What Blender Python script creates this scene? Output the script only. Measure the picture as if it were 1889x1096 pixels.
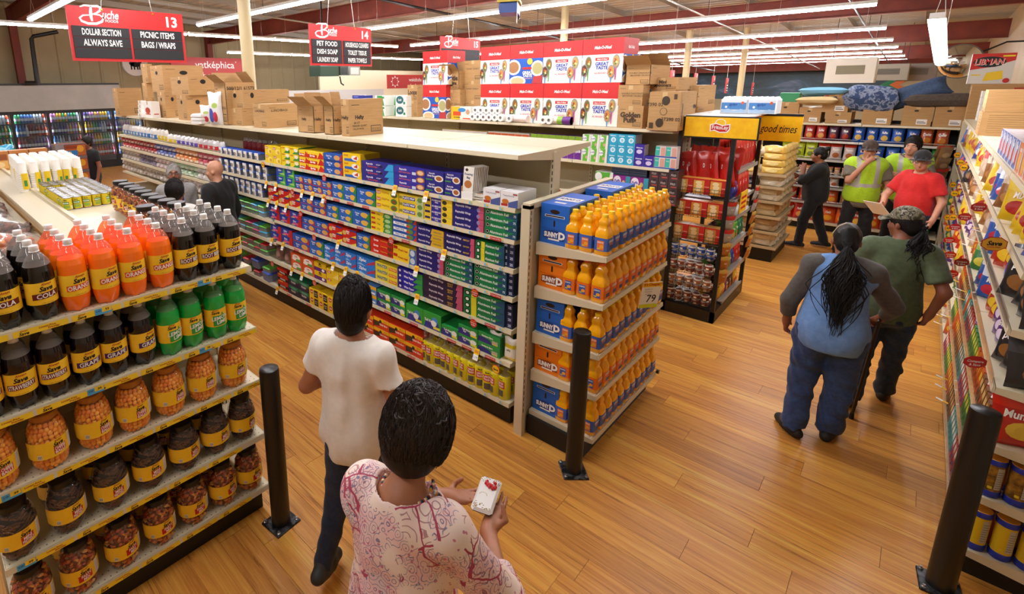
import bpy, math, random
import numpy as np
from mathutils import Vector, Matrix
R = random.Random(7)
PI = math.pi
SC = bpy.context.scene
COL = SC.collection
for o in list(bpy.data.objects): bpy.data.objects.remove(o)

# ---------------------------------------------------------------- camera (photo 1889x1096; cropped frame -> lens shift)
FPX, CX, CY, EYE = 934.49, 755.24, 365.84, 2.64
YAW, PITCH, ROLL = 0.78753, 0.21978, -0.01306
_f = np.array([math.cos(YAW)*math.cos(PITCH), math.sin(YAW)*math.cos(PITCH), -math.sin(PITCH)])
_r = np.cross(_f, [0, 0, 1]); _r /= np.linalg.norm(_r); _u = np.cross(_r, _f)
_r, _u = _r*math.cos(ROLL)+_u*math.sin(ROLL), -_r*math.sin(ROLL)+_u*math.cos(ROLL)
CM = np.array([_r, -_u, _f])
cam = bpy.data.cameras.new('camera'); camo = bpy.data.objects.new('camera', cam); COL.objects.link(camo)
mw = Matrix.Identity(4)
for i in range(3):
    mw[i][0], mw[i][1], mw[i][2] = _r[i], _u[i], -_f[i]
mw[2][3] = EYE
camo.matrix_world = mw
cam.sensor_fit = 'HORIZONTAL'; cam.sensor_width = 36; cam.lens = FPX/1889*36
cam.shift_x = (944.5-CX)/1889; cam.shift_y = (CY-548)/1889
cam.clip_start = .05; cam.clip_end = 200
SC.camera = camo
SC.view_settings.view_transform = 'Standard'; SC.view_settings.look = 'None'
SC.view_settings.gamma = 1; SC.view_settings.exposure = EXPOSURE = 0.0
SC.view_settings.use_curve_mapping = False
SC.cycles.use_denoising = True
SC.cycles.max_bounces = 8; SC.cycles.diffuse_bounces = 4; SC.cycles.glossy_bounces = 3
SC.cycles.transparent_max_bounces = 12; SC.cycles.caustics_reflective = False; SC.cycles.caustics_refractive = False
W = bpy.data.worlds.new('world'); SC.world = W; W.use_nodes = True
W.node_tree.nodes['Background'].inputs[0].default_value = (.8, .85, 1, 1)
W.node_tree.nodes['Background'].inputs[1].default_value = .3
TUBE_POWER = 60.0       # emission strength of the strip lights

def ray(px, py): return CM.T @ np.array([(px-CX)/FPX, (py-CY)/FPX, 1.])
def onz(px, py, z): d = ray(px, py); return d*((z-EYE)/d[2])+[0, 0, EYE]
def onx(px, py, x): d = ray(px, py); return d*(x/d[0])+[0, 0, EYE]
def ony(px, py, y): d = ray(px, py); return d*(y/d[1])+[0, 0, EYE]
def proj(x, y, z):
    c = CM @ np.array([x, y, z-EYE]); return CX+FPX*c[0]/c[2], CY+FPX*c[1]/c[2]
def y_at(px, x, z):            # where along a shelf edge (fixed x, z) a picture column falls
    a, b = -.5, 16.
    for _ in range(40):
        m = (a+b)/2
        if proj(x, m, z)[0] > px: a = m
        else: b = m
    return a

# ---------------------------------------------------------------- materials
def lin(h):
    h = h.lstrip('#'); c = [int(h[i:i+2], 16)/255 for i in (0, 2, 4)]
    return tuple(((x+.055)/1.055)**2.4 if x > .04045 else x/12.92 for x in c)+(1,)
MATS = {}
def mat(hexc, rough=.5, metal=0, coat=0, name=None, spec=.5):
    key = (hexc, rough, metal, coat, name)
    if key in MATS: return MATS[key]
    m = bpy.data.materials.new(name or 'paint_'+hexc.strip('#')); m.use_nodes = True
    b = m.node_tree.nodes['Principled BSDF']
    b.inputs['Base Color'].default_value = lin(hexc); b.inputs['Roughness'].default_value = rough
    b.inputs['Metallic'].default_value = metal; b.inputs['Coat Weight'].default_value = coat
    b.inputs['Specular IOR Level'].default_value = spec
    m.diffuse_color = lin(hexc)
    MATS[key] = m
    return m
class NT:
    def __init__(s, name):
        s.m = bpy.data.materials.new(name); s.m.use_nodes = True; s.t = s.m.node_tree
        s.b = s.t.nodes['Principled BSDF']; s.out = s.t.nodes['Material Output']
    def n(s, ty, **kw):
        n = s.t.nodes.new(ty)
        for k, v in kw.items():
            if k.startswith('i_'):
                n.inputs[k[2:].replace('_', ' ')].default_value = v
            else: setattr(n, k, v)
        return n
    def l(s, a, b): s.t.links.new(a, b)
    def ramp(s, fac, stops, interp='LINEAR'):
        r = s.n('ShaderNodeValToRGB'); r.color_ramp.interpolation = interp
        e = r.color_ramp.elements
        while len(e) < len(stops): e.new(.5)
        for i, (p, c) in enumerate(stops): e[i].position = p; e[i].color = lin(c) if isinstance(c, str) else c
        s.l(fac, r.inputs[0]); return r.outputs[0]
    def math(s, op, a, b=None, c=None):
        n = s.n('ShaderNodeMath', operation=op)
        for i, v in enumerate((a, b, c)):
            if v is None: continue
            if isinstance(v, (int, float)): n.inputs[i].default_value = v
            else: s.l(v, n.inputs[i])
        return n.outputs[0]
    def mix(s, fac, a, b, blend='MIX'):
        n = s.n('ShaderNodeMix', data_type='RGBA', blend_type=blend)
        for sock, v in ((n.inputs[0], fac), (n.inputs[6], a), (n.inputs[7], b)):
            if isinstance(v, str): sock.default_value = lin(v)
            elif isinstance(v, (int, float)): sock.default_value = v
            elif isinstance(v, tuple): sock.default_value = v
            else: s.l(v, sock)
        return n.outputs[2]
    def noise(s, vec, scale, detail=4, rough=.55, dist=0):
        n = s.n('ShaderNodeTexNoise', i_Scale=scale, i_Detail=detail, i_Roughness=rough, i_Distortion=dist)
        if vec is not None: s.l(vec, n.inputs['Vector'])
        return n
    def bump(s, h, strength=.3, dist=.01):
        b = s.n('ShaderNodeBump', i_Strength=strength, i_Distance=dist); s.l(h, b.inputs['Height']); s.l(b.outputs[0], s.b.inputs['Normal'])
    def pos(s, scale=(1, 1, 1), world=True):
        g = s.n('ShaderNodeNewGeometry') if world else s.n('ShaderNodeTexCoord')
        mp = s.n('ShaderNodeMapping'); mp.inputs['Scale'].default_value = scale
        s.l(g.outputs['Position' if world else 'Object'], mp.inputs[0]); return mp.outputs[0]

def wood_mat():
    k = NT('vinyl_wood_plank')
    oi = k.n('ShaderNodeObjectInfo')
    g = k.n('ShaderNodeNewGeometry')
    off = k.n('ShaderNodeVectorMath', operation='MULTIPLY_ADD')
    comb = k.n('ShaderNodeCombineXYZ'); k.l(oi.outputs['Random'], comb.inputs[0]); k.l(oi.outputs['Random'], comb.inputs[1])
    k.l(comb.outputs[0], off.inputs[0]); off.inputs[1].default_value = (37, 91, 0); k.l(g.outputs['Position'], off.inputs[2])
    def mp(sc):
        m = k.n('ShaderNodeMapping'); m.inputs['Scale'].default_value = sc; k.l(off.outputs[0], m.inputs[0]); return m.outputs[0]
    n1 = k.noise(mp((9, .4, 1)), 2.2, 6, .65, 1.2)
    n2 = k.noise(mp((60, 1.6, 1)), 2.0, 4, .6, .4)
    n3 = k.noise(mp((26, .6, 1)), 1.5, 5, .65, 1.6)
    base = k.ramp(n1.outputs[0], [(.25, '#996a34'), (.42, '#b88a48'), (.55, '#c99c54'), (.75, '#dcb670')])
    tint = k.ramp(oi.outputs['Random'], [(0, '#b58f60'), (.25, '#e0c288'), (.5, '#cfa970'), (.72, '#eccf94'), (.9, '#bd9262'), (1, '#f6dca2')])
    c = k.mix(.62, base, tint, 'OVERLAY')
    st = k.ramp(n3.outputs[0], [(.57, (1, 1, 1, 1)), (.66, (.40, .25, .14, 1)), (.70, (1, 1, 1, 1))])
    c = k.mix(.85, c, st, 'MULTIPLY')
    fine = k.ramp(n2.outputs[0], [(.3, (.72, .66, .6, 1)), (.6, (1, 1, 1, 1))])
    c = k.mix(.5, c, fine, 'MULTIPLY')
    k.l(c, k.b.inputs['Base Color']); k.b.inputs['Roughness'].default_value = .33
    k.b.inputs['Specular IOR Level'].default_value = .45
    k.bump(n2.outputs[0], .08, .002)
    return k.m
def cardboard():
    k = NT('corrugated_cardboard')
    n = k.noise(k.pos((1, 1, 30)), 6, 3)
    k.l(k.ramp(n.outputs[0], [(.3, '#a98150'), (.7, '#bd9562')]), k.b.inputs['Base Color']); k.b.inputs['Roughness'].default_value = .8
    return k.m
def clear(name, tint='#ffffff', dens=.12, rough=.05):
    """thin clear plastic: mostly see-through with a sharp reflective surface"""
    k = NT(name); k.t.nodes.remove(k.b)
    tr = k.n('ShaderNodeBsdfTransparent'); tr.inputs[0].default_value = lin(tint)
    gl = k.n('ShaderNodeBsdfGlossy'); gl.inputs['Roughness'].default_value = rough
    g = k.n('ShaderNodeNewGeometry'); dt = k.n('ShaderNodeVectorMath', operation='DOT_PRODUCT'); k.l(g.outputs['Normal'], dt.inputs[0]); k.l(g.outputs['Incoming'], dt.inputs[1])
    fac = k.math('MULTIPLY_ADD', k.math('POWER', k.math('SUBTRACT', 1., k.math('ABSOLUTE', dt.outputs['Value'])), 5.), .75, .04)
    mx = k.n('ShaderNodeMixShader'); k.l(fac, mx.inputs[0]); k.l(tr.outputs[0], mx.inputs[1]); k.l(gl.outputs[0], mx.inputs[2])
    df = k.n('ShaderNodeBsdfDiffuse'); df.inputs[0].default_value = lin(tint)
    m2 = k.n('ShaderNodeMixShader'); m2.inputs[0].default_value = dens; k.l(mx.outputs[0], m2.inputs[1]); k.l(df.outputs[0], m2.inputs[2])
    k.l(m2.outputs[0], k.out.inputs[0]); return k.m
def emit(name, hexc, strength):
    k = NT(name); k.b.inputs['Base Color'].default_value = lin(hexc)
    k.b.inputs['Emission Color'].default_value = lin(hexc); k.b.inputs['Emission Strength'].default_value = strength
    return k.m
def noisy(name, stops, scale=(1, 1, 1), s=4, rough=.6, bump=0, metal=0, detail=4, world=True, dist=0, coat=0):
    k = NT(name); n = k.noise(k.pos(scale, world), s, detail, .6, dist)
    k.l(k.ramp(n.outputs[0], stops), k.b.inputs['Base Color']); k.b.inputs['Roughness'].default_value = rough
    k.b.inputs['Metallic'].default_value = metal; k.b.inputs['Coat Weight'].default_value = coat
    if bump: k.bump(n.outputs[0], bump, .01)
    return k.m
WOOD = wood_mat(); CARD = cardboard()
CREAM = mat('#d3c6a6', .42, name='cream_powder_coat'); CREAM2 = mat('#c2b594', .5, name='cream_back_panel')
BLACKM = mat('#0d0d0d', .4, name='black_metal'); KICK = mat('#0a0a0a', .5, name='black_kick'); WHITE = mat('#efeee8', .5, name='white_print')
INK = mat('#1a1410', .6, name='black_ink'); YEL = mat('#f0c21a', .4, name='yellow_print'); RED = mat('#c01818', .45, name='red_print')
CLEARP = clear('clear_plastic', '#ffffff', .02, .06); FILM = clear('clear_film', '#f6f2ee', .09, .14)
GUTTER = mat('#4a4238', .6, name='slot_dark')

# ---------------------------------------------------------------- text outlines as flat polygons
_TX = {}
def text_geo(s, bold=0., shear=0.):
    key = (s, bold, shear)
    if key in _TX: return _TX[key]
    c = bpy.data.curves.new('lettering', 'FONT'); c.body = s; c.size = 1; c.offset = bold; c.shear = shear
    c.resolution_u = 2; c.fill_mode = 'FRONT'; c.align_x = 'CENTER'; c.align_y = 'CENTER'; c.space_line = .82
    o = bpy.data.objects.new('lettering', c); COL.objects.link(o)
    dg = bpy.context.evaluated_depsgraph_get(); dg.update()
    me = o.evaluated_get(dg).to_mesh()
    v = np.array([(p.co.x, p.co.y) for p in me.vertices]) if len(me.vertices) else np.zeros((0, 2))
    f = [tuple(p.vertices) for p in me.polygons]
    bpy.data.objects.remove(o); bpy.data.curves.remove(c)
    if len(v):
        v = v-(v.min(0)+v.max(0))/2
    _TX[key] = (v, f); return _TX[key]

# ---------------------------------------------------------------- mesh builder
class MB:
    def __init__(s): s.v = []; s.f = []; s.mi = []; s.sm = []; s.mats = []
    def _m(s, m):
        if m not in s.mats: s.mats.append(m)
        return s.mats.index(m)
    def add(s, vs, fs, m, smooth=False):
        b = len(s.v); s.v.extend(tuple(map(float, p)) for p in vs); k = s._m(m)
        for f in fs: s.f.append(tuple(i+b for i in f)); s.mi.append(k); s.sm.append(smooth)
        return s
    def quad(s, a, b, c, d, m): return s.add([a, b, c, d], [(0, 1, 2, 3)], m)
    def box(s, x0, y0, z0, x1, y1, z1, m, **fm):
        """fm: per-face materials: front(-y) back(+y) left(-x) right(+x) top bottom"""
        p = [(x0, y0, z0), (x1, y0, z0), (x1, y1, z0), (x0, y1, z0), (x0, y0, z1), (x1, y0, z1), (x1, y1, z1), (x0, y1, z1)]
        F = dict(bottom=(0, 3, 2, 1), top=(4, 5, 6, 7), front=(0, 1, 5, 4), right=(1, 2, 6, 5), back=(2, 3, 7, 6), left=(3, 0, 4, 7))
        b = len(s.v); s.v.extend(p)
        for n, f in F.items():
            s.f.append(tuple(i+b for i in f)); s.mi.append(s._m(fm.get(n, m))); s.sm.append(False)
        return s
    def bevbox(s, x0, y0, z0, x1, y1, z1, m, r=.004):
        """box with chamfered vertical edges and top"""
        a = [(x0+r, y0), (x1-r, y0), (x1, y0+r), (x1, y1-r), (x1-r, y1), (x0+r, y1), (x0, y1-r), (x0, y0+r)]
        cx, cy = (x0+x1)/2, (y0+y1)/2
        def ins(q): return [(x+(r if x < cx else -r), y+(r if y < cy else -r)) for x, y in q]
        rings = [[(x, y, z0) for x, y in a], [(x, y, z1-r) for x, y in a], [(x, y, z1) for x, y in ins(a)]]
        vs = sum(rings, []); fs = []
        for k in range(2):
            for i in range(8):
                j = (i+1) % 8; fs.append((k*8+i, k*8+j, k*8+8+j, k*8+8+i))
        fs.append(tuple(range(16, 24))); fs.append(tuple(range(7, -1, -1)))
        return s.add(vs, fs, m)
    def lathe(s, prof, seg, m, cx=0, cy=0, smooth=True, lobes=None, cap=True, a0=0, a1=2*PI, sq=0):
        vs = []; n = len(prof); full = abs(a1-a0-2*PI) < 1e-6; ns = seg if full else seg+1
        for k, (r, z) in enumerate(prof):
            for i in range(ns):
                a = a0+(a1-a0)*i/seg; rr = r
                if lobes and k < len(lobes) and lobes[k]: rr = r*(1-lobes[k]*(.5+.5*math.cos(5*a)))
                if sq: rr = r*(abs(math.cos(a))**sq+abs(math.sin(a))**sq)**(-1/sq)
                vs.append((cx+rr*math.cos(a), cy+rr*math.sin(a), z))
        fs = []
        for k in range(n-1):
            for i in range(seg):
                j = (i+1) % ns if full else i+1
                fs.append((k*ns+i, k*ns+j, (k+1)*ns+j, (k+1)*ns+i))
        s.add(vs, fs, m, smooth)
        if cap and full:
            b = len(s.v)-len(vs)
            for k, rev in ((0, True), (n-1, False)):
                if prof[k][0] > 1e-5:
                    q = [b+k*ns+i for i in range(ns)]
                    s.f.append(tuple(q[::-1] if rev else q)); s.mi.append(s._m(m)); s.sm.append(False)
        return s
    def cyl(s, a, b, r, m, seg=8, r2=None, smooth=True): return s.tube([a, b], [r, r if r2 is None else r2], m, seg, smooth)
    def tube(s, pts, rad, m, seg=6, smooth=True, cap=True):
        pts = [Vector(p) for p in pts]; n = len(pts); vs = []
        if not isinstance(rad, (list, tuple)): rad = [rad]*n
        t0 = (pts[1]-pts[0]).normalized(); u = t0.orthogonal().normalized()
        for i in range(n):
            t = (pts[min(i+1, n-1)]-pts[max(i-1, 0)]); t = t.normalized() if t.length > 1e-9 else t0
            u = (u-t*u.dot(t)); u = u.normalized() if u.length > 1e-6 else t.orthogonal().normalized(); w = t.cross(u)
            for k in range(seg):
                a = 2*PI*k/seg; vs.append(tuple(pts[i]+(u*math.cos(a)+w*math.sin(a))*rad[i]))
        fs = [(i*seg+k, i*seg+(k+1) % seg, (i+1)*seg+(k+1) % seg, (i+1)*seg+k) for i in range(n-1) for k in range(seg)]
        if cap: fs += [tuple(range(seg-1, -1, -1)), tuple(range((n-1)*seg, n*seg))]
        return s.add(vs, fs, m, smooth)
    def sphere(s, c, r, m, seg=8, rings=6, sc=(1, 1, 1)):
        vs = []; fs = []
        for i in range(rings+1):
            th = PI*i/rings
            for k in range(seg):
                a = 2*PI*k/seg
                vs.append((c[0]+sc[0]*r*math.sin(th)*math.cos(a), c[1]+sc[1]*r*math.sin(th)*math.sin(a), c[2]+sc[2]*r*math.cos(th)))
        for i in range(rings):
            for k in range(seg): fs.append((i*seg+k, (i+1)*seg+k, (i+1)*seg+(k+1) % seg, i*seg+(k+1) % seg))
        return s.add(vs, fs, m, True)
    # flat print on a plane: o = origin, u = right, w = up (unit vectors)
    def poly2(s, pts, o, u, w, m): return s.add([tuple(Vector(o)+Vector(u)*x+Vector(w)*y) for x, y in pts], [tuple(range(len(pts)))], m)
    def rect(s, x0, y0, x1, y1, o, u, w, m): return s.poly2([(x0, y0), (x1, y0), (x1, y1), (x0, y1)], o, u, w, m)
    def disc(s, x, y, rx, ry, o, u, w, m, seg=14): return s.poly2([(x+rx*math.cos(2*PI*i/seg), y+ry*math.sin(2*PI*i/seg)) for i in range(seg)], o, u, w, m)
    def text(s, t, x, y, h, o, u, w, m, bold=0., shear=0., maxw=None, rot=0):
        v, f = text_geo(t, bold, shear)
        if not len(v): return s
        k = h/.72; sx = k
        if maxw:
            wd = (v[:, 0].max()-v[:, 0].min())*k
            if wd > maxw: sx = k*maxw/wd
        c, sn = math.cos(rot), math.sin(rot); O, U, Wv = Vector(o), Vector(u), Vector(w)
        vs = [tuple(O+U*(x+a*sx*c-b*k*sn)+Wv*(y+a*sx*sn+b*k*c)) for a, b in v]
        return s.add(vs, f, m)
    def text_cyl(s, t, ang, z, h, r, m, bold=0., shear=0., maxw=None, slope=0):
        """lettering wrapped round a vertical cylinder; ang = 0 faces -y"""
        v, f = text_geo(t, bold, shear)
        if not len(v): return s
        k = h/.72; sx = k; wd = (v[:, 0].max()-v[:, 0].min())*k
        if maxw and wd > maxw: sx = k*maxw/wd
        vs = []
        for a, b in v:
            th = ang+a*sx/r; vs.append((r*math.sin(th), -r*math.cos(th), z+b*k+slope*a*sx))
        return s.add(vs, f, m)
    def band(s, ang0, ang1, z0, z1, r, m, seg=10, slope=0):
        vs = []
        for i in range(seg+1):
            th = ang0+(ang1-ang0)*i/seg; d = slope*(th-(ang0+ang1)/2)*r
            vs += [(r*math.sin(th), -r*math.cos(th), z0+d), (r*math.sin(th), -r*math.cos(th), z1+d)]
        return s.add(vs, [(2*i, 2*i+2, 2*i+3, 2*i+1) for i in range(seg)], m, True)
    def mesh(s, name):
        me = bpy.data.meshes.new(name); me.from_pydata(s.v, [], s.f)
        for m in s.mats: me.materials.append(m)
        me.polygons.foreach_set('material_index', s.mi); me.polygons.foreach_set('use_smooth', s.sm)
        me.update()
        if any(s.sm): me.set_sharp_from_angle(angle=.75)
        return me
    def build(s, name, parent=None, loc=None, rz=0):
        o = bpy.data.objects.new(name, s.mesh(name)); COL.objects.link(o)
        if parent: o.parent = parent
        if loc is not None: o.location = loc
        o.rotation_euler.z = rz
        return o

def tag(o, label, cat, group=None, kind=None):
    o['label'] = label; o['category'] = cat
    if group: o['group'] = group
    if kind: o['kind'] = kind
    return o
def thing(name, label, cat, loc=(0, 0, 0), rz=0, group=None):
    o = bpy.data.objects.new(name, None); COL.objects.link(o); o.empty_display_size = .05
    o.location = loc; o.rotation_euler = (0, 0, rz); return tag(o, label, cat, group)
def struct(o): o['kind'] = 'structure'; return o
# a prototype: (root mesh or None, [(part name, mesh, [(sub name, mesh)])]); every copy shares mesh data
class Proto:
    def __init__(s, name, root=None, parts=()): s.name, s.root, s.parts = name, root, list(parts)
    def put(s, loc, rz, label, cat, group=None, rx=0, ry=0, sc=None, name=None):
        o = bpy.data.objects.new(name or s.name, s.root); COL.objects.link(o)
        o.location = loc; o.rotation_euler = (rx, ry, rz)
        if sc: o.scale = (sc, sc, sc) if isinstance(sc, (int, float)) else sc
        for p in s.parts:
            c = bpy.data.objects.new(p[0], p[1]); COL.objects.link(c); c.parent = o
            for q in (p[2] if len(p) > 2 else ()):
                d = bpy.data.objects.new(q[0], q[1]); COL.objects.link(d); d.parent = c
        return tag(o, label, cat, group)
ORD = ['first', 'second', 'third', 'fourth', 'fifth', 'sixth', 'seventh', 'eighth', 'ninth', 'tenth', 'eleventh', 'twelfth', 'thirteenth', 'fourteenth', 'fifteenth', 'sixteenth', 'seventeenth', 'eighteenth', 'nineteenth', 'twentieth']
def nth(i):
    if i < 20: return ORD[i]
    t = {2: 'twenty', 3: 'thirty', 4: 'forty', 5: 'fifty', 6: 'sixty'}[(i+1)//10]
    return t+'-'+ORD[i % 10] if (i+1) % 10 else {3: 'thirtieth', 4: 'fortieth', 5: 'fiftieth', 6: 'sixtieth', 2: 'twentieth'}[(i+1)//10]
# ================================================================ setting
YW = -1.35; XF = 35.; YL = 20.6; XB = -6.
def zroof(x): return 5.45-.05*x
wallm = noisy('painted_metal_wall', [(.3, '#b3a88c'), (.7, '#bdb294')], (1, 1, 1), 1.5, .6)
tanm = noisy('tan_wall_paint', [(.3, '#a3946f'), (.7, '#ad9e78')], (1, 1, 1), 1.2, .65)
def ribbed_wall(name, a, b, z1, m, pitch=.3, nrm=(0, 1)):
    k = MB(); L = math.hypot(b[0]-a[0], b[1]-a[1]); n = int(L/pitch); pts = []
    for i in range(n+1):
        for t, d in ((0, 0), (.8, 0), (.86, .025), (.94, .025)):
            f = (i+t)*pitch/L
            if f <= 1: pts.append((a[0]+(b[0]-a[0])*f+nrm[0]*d, a[1]+(b[1]-a[1])*f+nrm[1]*d))
    pts.append(b); vs = [(x, y, 0) for x, y in pts]+[(x, y, z1) for x, y in pts]; q = len(pts)
    k.add(vs, [(i, i+1, q+i+1, q+i) for i in range(q-1)], m); return struct(k.build(name))
struct(MB().box(XB, YW-.1, 0, XF, YW, 5.8, wallm).build('wall_right'))
ribbed_wall('wall_left', (XB, YL), (XF, YL), 5.8, tanm, .6, (0, -1))
struct(MB().box(XF, YW, 0, XF+.1, YL, 5.8, tanm).build('wall_far'))
struct(MB().box(XB-.1, YW, 0, XB, YL, 5.8, wallm).build('wall_near'))
# floor: a bed with separate vinyl planks laid along y
fl = struct(MB().box(XB, YW, -.06, XF, YL, -.006, mat('#5a3a1c', .7)).build('floor'))
PW, PL = .178, 1.52
pk = MB(); pk.bevbox(-PW/2+.0006, -PL/2+.0006, -.006, PW/2-.0006, PL/2-.0006, 0, WOOD, .0012); plank_me = pk.mesh('plank')
cand = []; rest = []
nx = int((XF-XB)/PW)
for i in range(nx):
    x = XB+PW*(i+.5); off = R.random()*PL; j = 0
    while True:
        y = YW+off-PL/2+PL*j; j += 1
        if y > YL: break
        if x > .2 and x < 11.5 and y < 9:
            d = CM @ np.array([x, y, -EYE])
            if d[2] > .3:
                px, py = CX+FPX*d[0]/d[2], CY+FPX*d[1]/d[2]
                if -60 < px < 1950 and 380 < py < 1180 and not (3.15 < x < 4.0 and 2.6 < y) and not (x < 1.2 and y > 2.8) and not (x > 3.8 and y < -.7) and not (6.2 < x < 7.1 and y > 2):
                    cand.append((x*x+y*y, x, y)); continue
        rest.append((x, y))
cand.sort()
for q in cand[300:]: rest.append(q[1:])
for _, x, y in cand[:300]:
    o = bpy.data.objects.new('plank', plank_me); COL.objects.link(o); o.parent = fl; o.location = (x, y, 0)
rk = MB()
for x, y in rest:
    rk.add([(x-PW/2+.0006, y-PL/2+.0006, 0), (x+PW/2-.0006, y-PL/2+.0006, 0), (x+PW/2-.0006, y+PL/2-.0006, 0), (x-PW/2+.0006, y+PL/2-.0006, 0)], [(0, 1, 2, 3)], WOOD)
ro = rk.build('far_planks', fl); ro['kind'] = 'stuff'
# ribbed roof deck, purlins, red frames
rm = noisy('ceiling_metal', [(.3, '#a5a49c'), (.7, '#b3b2aa')], (1, 1, 1), 1.0, .5)
k = MB(); pts = []
x = XB
while x < XF:
    for t, d in ((0, 0), (.16, 0), (.19, -.035), (.27, -.035)): pts.append((x+t, zroof(x+t)+d))
    x += .305
q = len(pts)
k.add([(a, YW, z) for a, z in pts]+[(a, YL, z) for a, z in pts], [(i, i+1, q+i+1, q+i) for i in range(q-1)], rm)
struct(k.build('ceiling'))
redm = noisy('red_oxide_steel', [(.3, '#6d2a1c'), (.7, '#83331f')], (1, 1, 1), 3, .6)
for x in (3.0, 9.2, 15.4, 21.6, 27.8, 33.4):
    zt = zroof(x)-.2; d = .46
    k = MB(); k.box(x-.01, YW, zt-d, x+.01, YL, zt, redm)
    k.box(x-.1, YW, zt-d-.014, x+.1, YL, zt-d, redm); k.box(x-.1, YW, zt, x+.1, YL, zt+.014, redm)
    k.box(x-.1, YL-.3, 0, x+.1, YL-.05, zt, redm)
    struct(k.build('beam'))
k = MB()
for y in np.arange(.3, 20, 1.55):
    pass
    a, b = zroof(XB), zroof(XF)
    k.add([(XB, y, a-.19), (XB, y+.02, a-.19), (XB, y+.02, a-.036), (XB, y, a-.036), (XF, y, b-.19), (XF, y+.02, b-.19), (XF, y+.02, b-.036), (XF, y, b-.036)],
          [(0, 1, 5, 4), (1, 2, 6, 5), (3, 0, 4, 7), (0, 3, 2, 1), (4, 5, 6, 7)], rm)
struct(k.build('ceiling_purlin'))
# conduits under the roof
for i, (y0, y1, x0, x1, r) in enumerate(((3.6, 3.6, -2, 30, .02), (7.8, 7.8, -2, 30, .03), (11.5, 11.5, -2, 30, .022), (1.2, 1.2, 2, 30, .018))):
    k = MB(); k.tube([(x0, y0, zroof(x0)-.82), (x1, y1, zroof(x1)-.82)], r, mat('#8d8676', .4, .6) if i % 2 == 0 else BLACKM, 8)
    for x in np.arange(x0+2.4, x1, 3.1):
        z = zroof(x)-.82; k.tube([(x, y0+(y1-y0)*(x-x0)/(x1-x0), z), (x, y0+(y1-y0)*(x-x0)/(x1-x0), zroof(x)-.05)], .006, BLACKM, 4)
    tag(k.build('conduit_pipe'), ('grey conduit pipe under the roof over the checkout aisles', 'thick black pipe under the ribbed roof, beyond the aisle signs', 'thin grey pipe under the roof near the far lights', 'thin black pipe under the roof above the snack aisle')[i], 'pipe')
# square-section cream columns
colm = mat('#c9b78a', .5)
for i, (x, y, r) in enumerate(((3.69, 6.95, .088), (12.0, 6.55, .09), (16.5, 5.05, .09), (20.2, 4.45, .09))):
    k = MB(); k.lathe([(r, 0), (r, zroof(x)-.1)], 20, colm, x, y); k.box(x-.14, y-.14, 0, x+.14, y+.14, .015, colm)
    struct(k.build('column'))

# strip lights in rows along y (z follows the roof), a perimeter row along x
LENS = emit('strip_light_lens', '#fbf9ff', TUBE_POWER); HOUS = mat('#e4e2da', .4)
def strip_mesh(L):
    h = MB(); h.box(-.045, -L/2, .03, .045, L/2, .075, HOUS); h.box(-.055, -L/2, .026, .055, L/2, .032, HOUS)
    l = MB(); pr = [(-.05, .026), (-.042, .0), (-.02, -.016), (.02, -.016), (.042, .0), (.05, .026)]
    vs = [(x, -L/2+.01, z) for x, z in pr]+[(x, L/2-.01, z) for x, z in pr]
    l.add(vs, [(i, i+1, 7+i, 6+i) for i in range(5)], LENS); l.add(vs, [(5, 4, 3, 2, 1, 0), tuple(range(6, 12))], LENS)
    w = MB()
    for s in (-.35, .35):
        w.tube([(-.04, s*L, .07), (0, s*L, .35)], .002, HOUS, 3); w.tube([(.04, s*L, .07), (0, s*L, .35)], .002, HOUS, 3); w.tube([(0, s*L, .35), (0, s*L, 1.2)], .002, HOUS, 3)
    return h.mesh('housing'), l.mesh('lens'), w.mesh('hanger')
LIGHT = {}
def strip(x, y, z, L, rz, label, group):
    L = round(L, 2)
    if L not in LIGHT:
        a, b, c = strip_mesh(L); LIGHT[L] = Proto('strip_light', None, [('housing', a), ('lens', b), ('hanger', c)])
    return LIGHT[L].put((x, y, z), rz, label, 'light', group)
rows = [(-1.0, 3.97), (2.15, 3.97), (5.1, 4.0), (8.2, 3.93), (11.3, 3.79), (14.4, 3.63), (17.5, 3.56), (20.6, 3.52), (23.7, 3.5), (26.8, 3.46), (29.9, 3.44)]
for i, (x, z) in enumerate(rows):
    y0, y1, n = .75, (12.6, 12.6, 11.75, 11.75, 11.2, 11.6, 11.6, 11.6, 11.6, 11.6, 11.6)[i], 5
    L = (y1-y0)/n
    for j in range(n):
        if i == 0 and j > 2: continue
        strip(x, y0+L*(j+.5), z, L-.012, 0, 'white strip light, %s along in the %s lamp row' % (nth(j), nth(i)), 'strip lights in rows over the aisles')
for j in range(6):
    strip(-.6+2.45*j, 13.4, 3.95, 2.4, PI/2, 'crosswise strip light before the cooler wall, %s from left' % nth(j), 'crosswise strip lights near the coolers')
for j in range(4):
    strip(9.2+2.45*j, 16.4, 3.75, 2.4, PI/2, 'small crosswise strip light beyond second aisle sign, %s from left' % nth(j), 'far crosswise strip lights')
o = strip(7.2, -.02, 2.935, 2.42, -PI/2, 'single tilted strip light hanging by one end near the right wall', None); o.rotation_euler = (0, 0, -PI/2-.04); o.rotation_euler = Matrix(((0, .993, 0), (-1, 0, 0), (0, 0, 1))).to_euler(); o.rotation_euler = (Vector((2.4, -.093, -.285)).to_track_quat('Y', 'Z')).to_euler()

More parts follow.
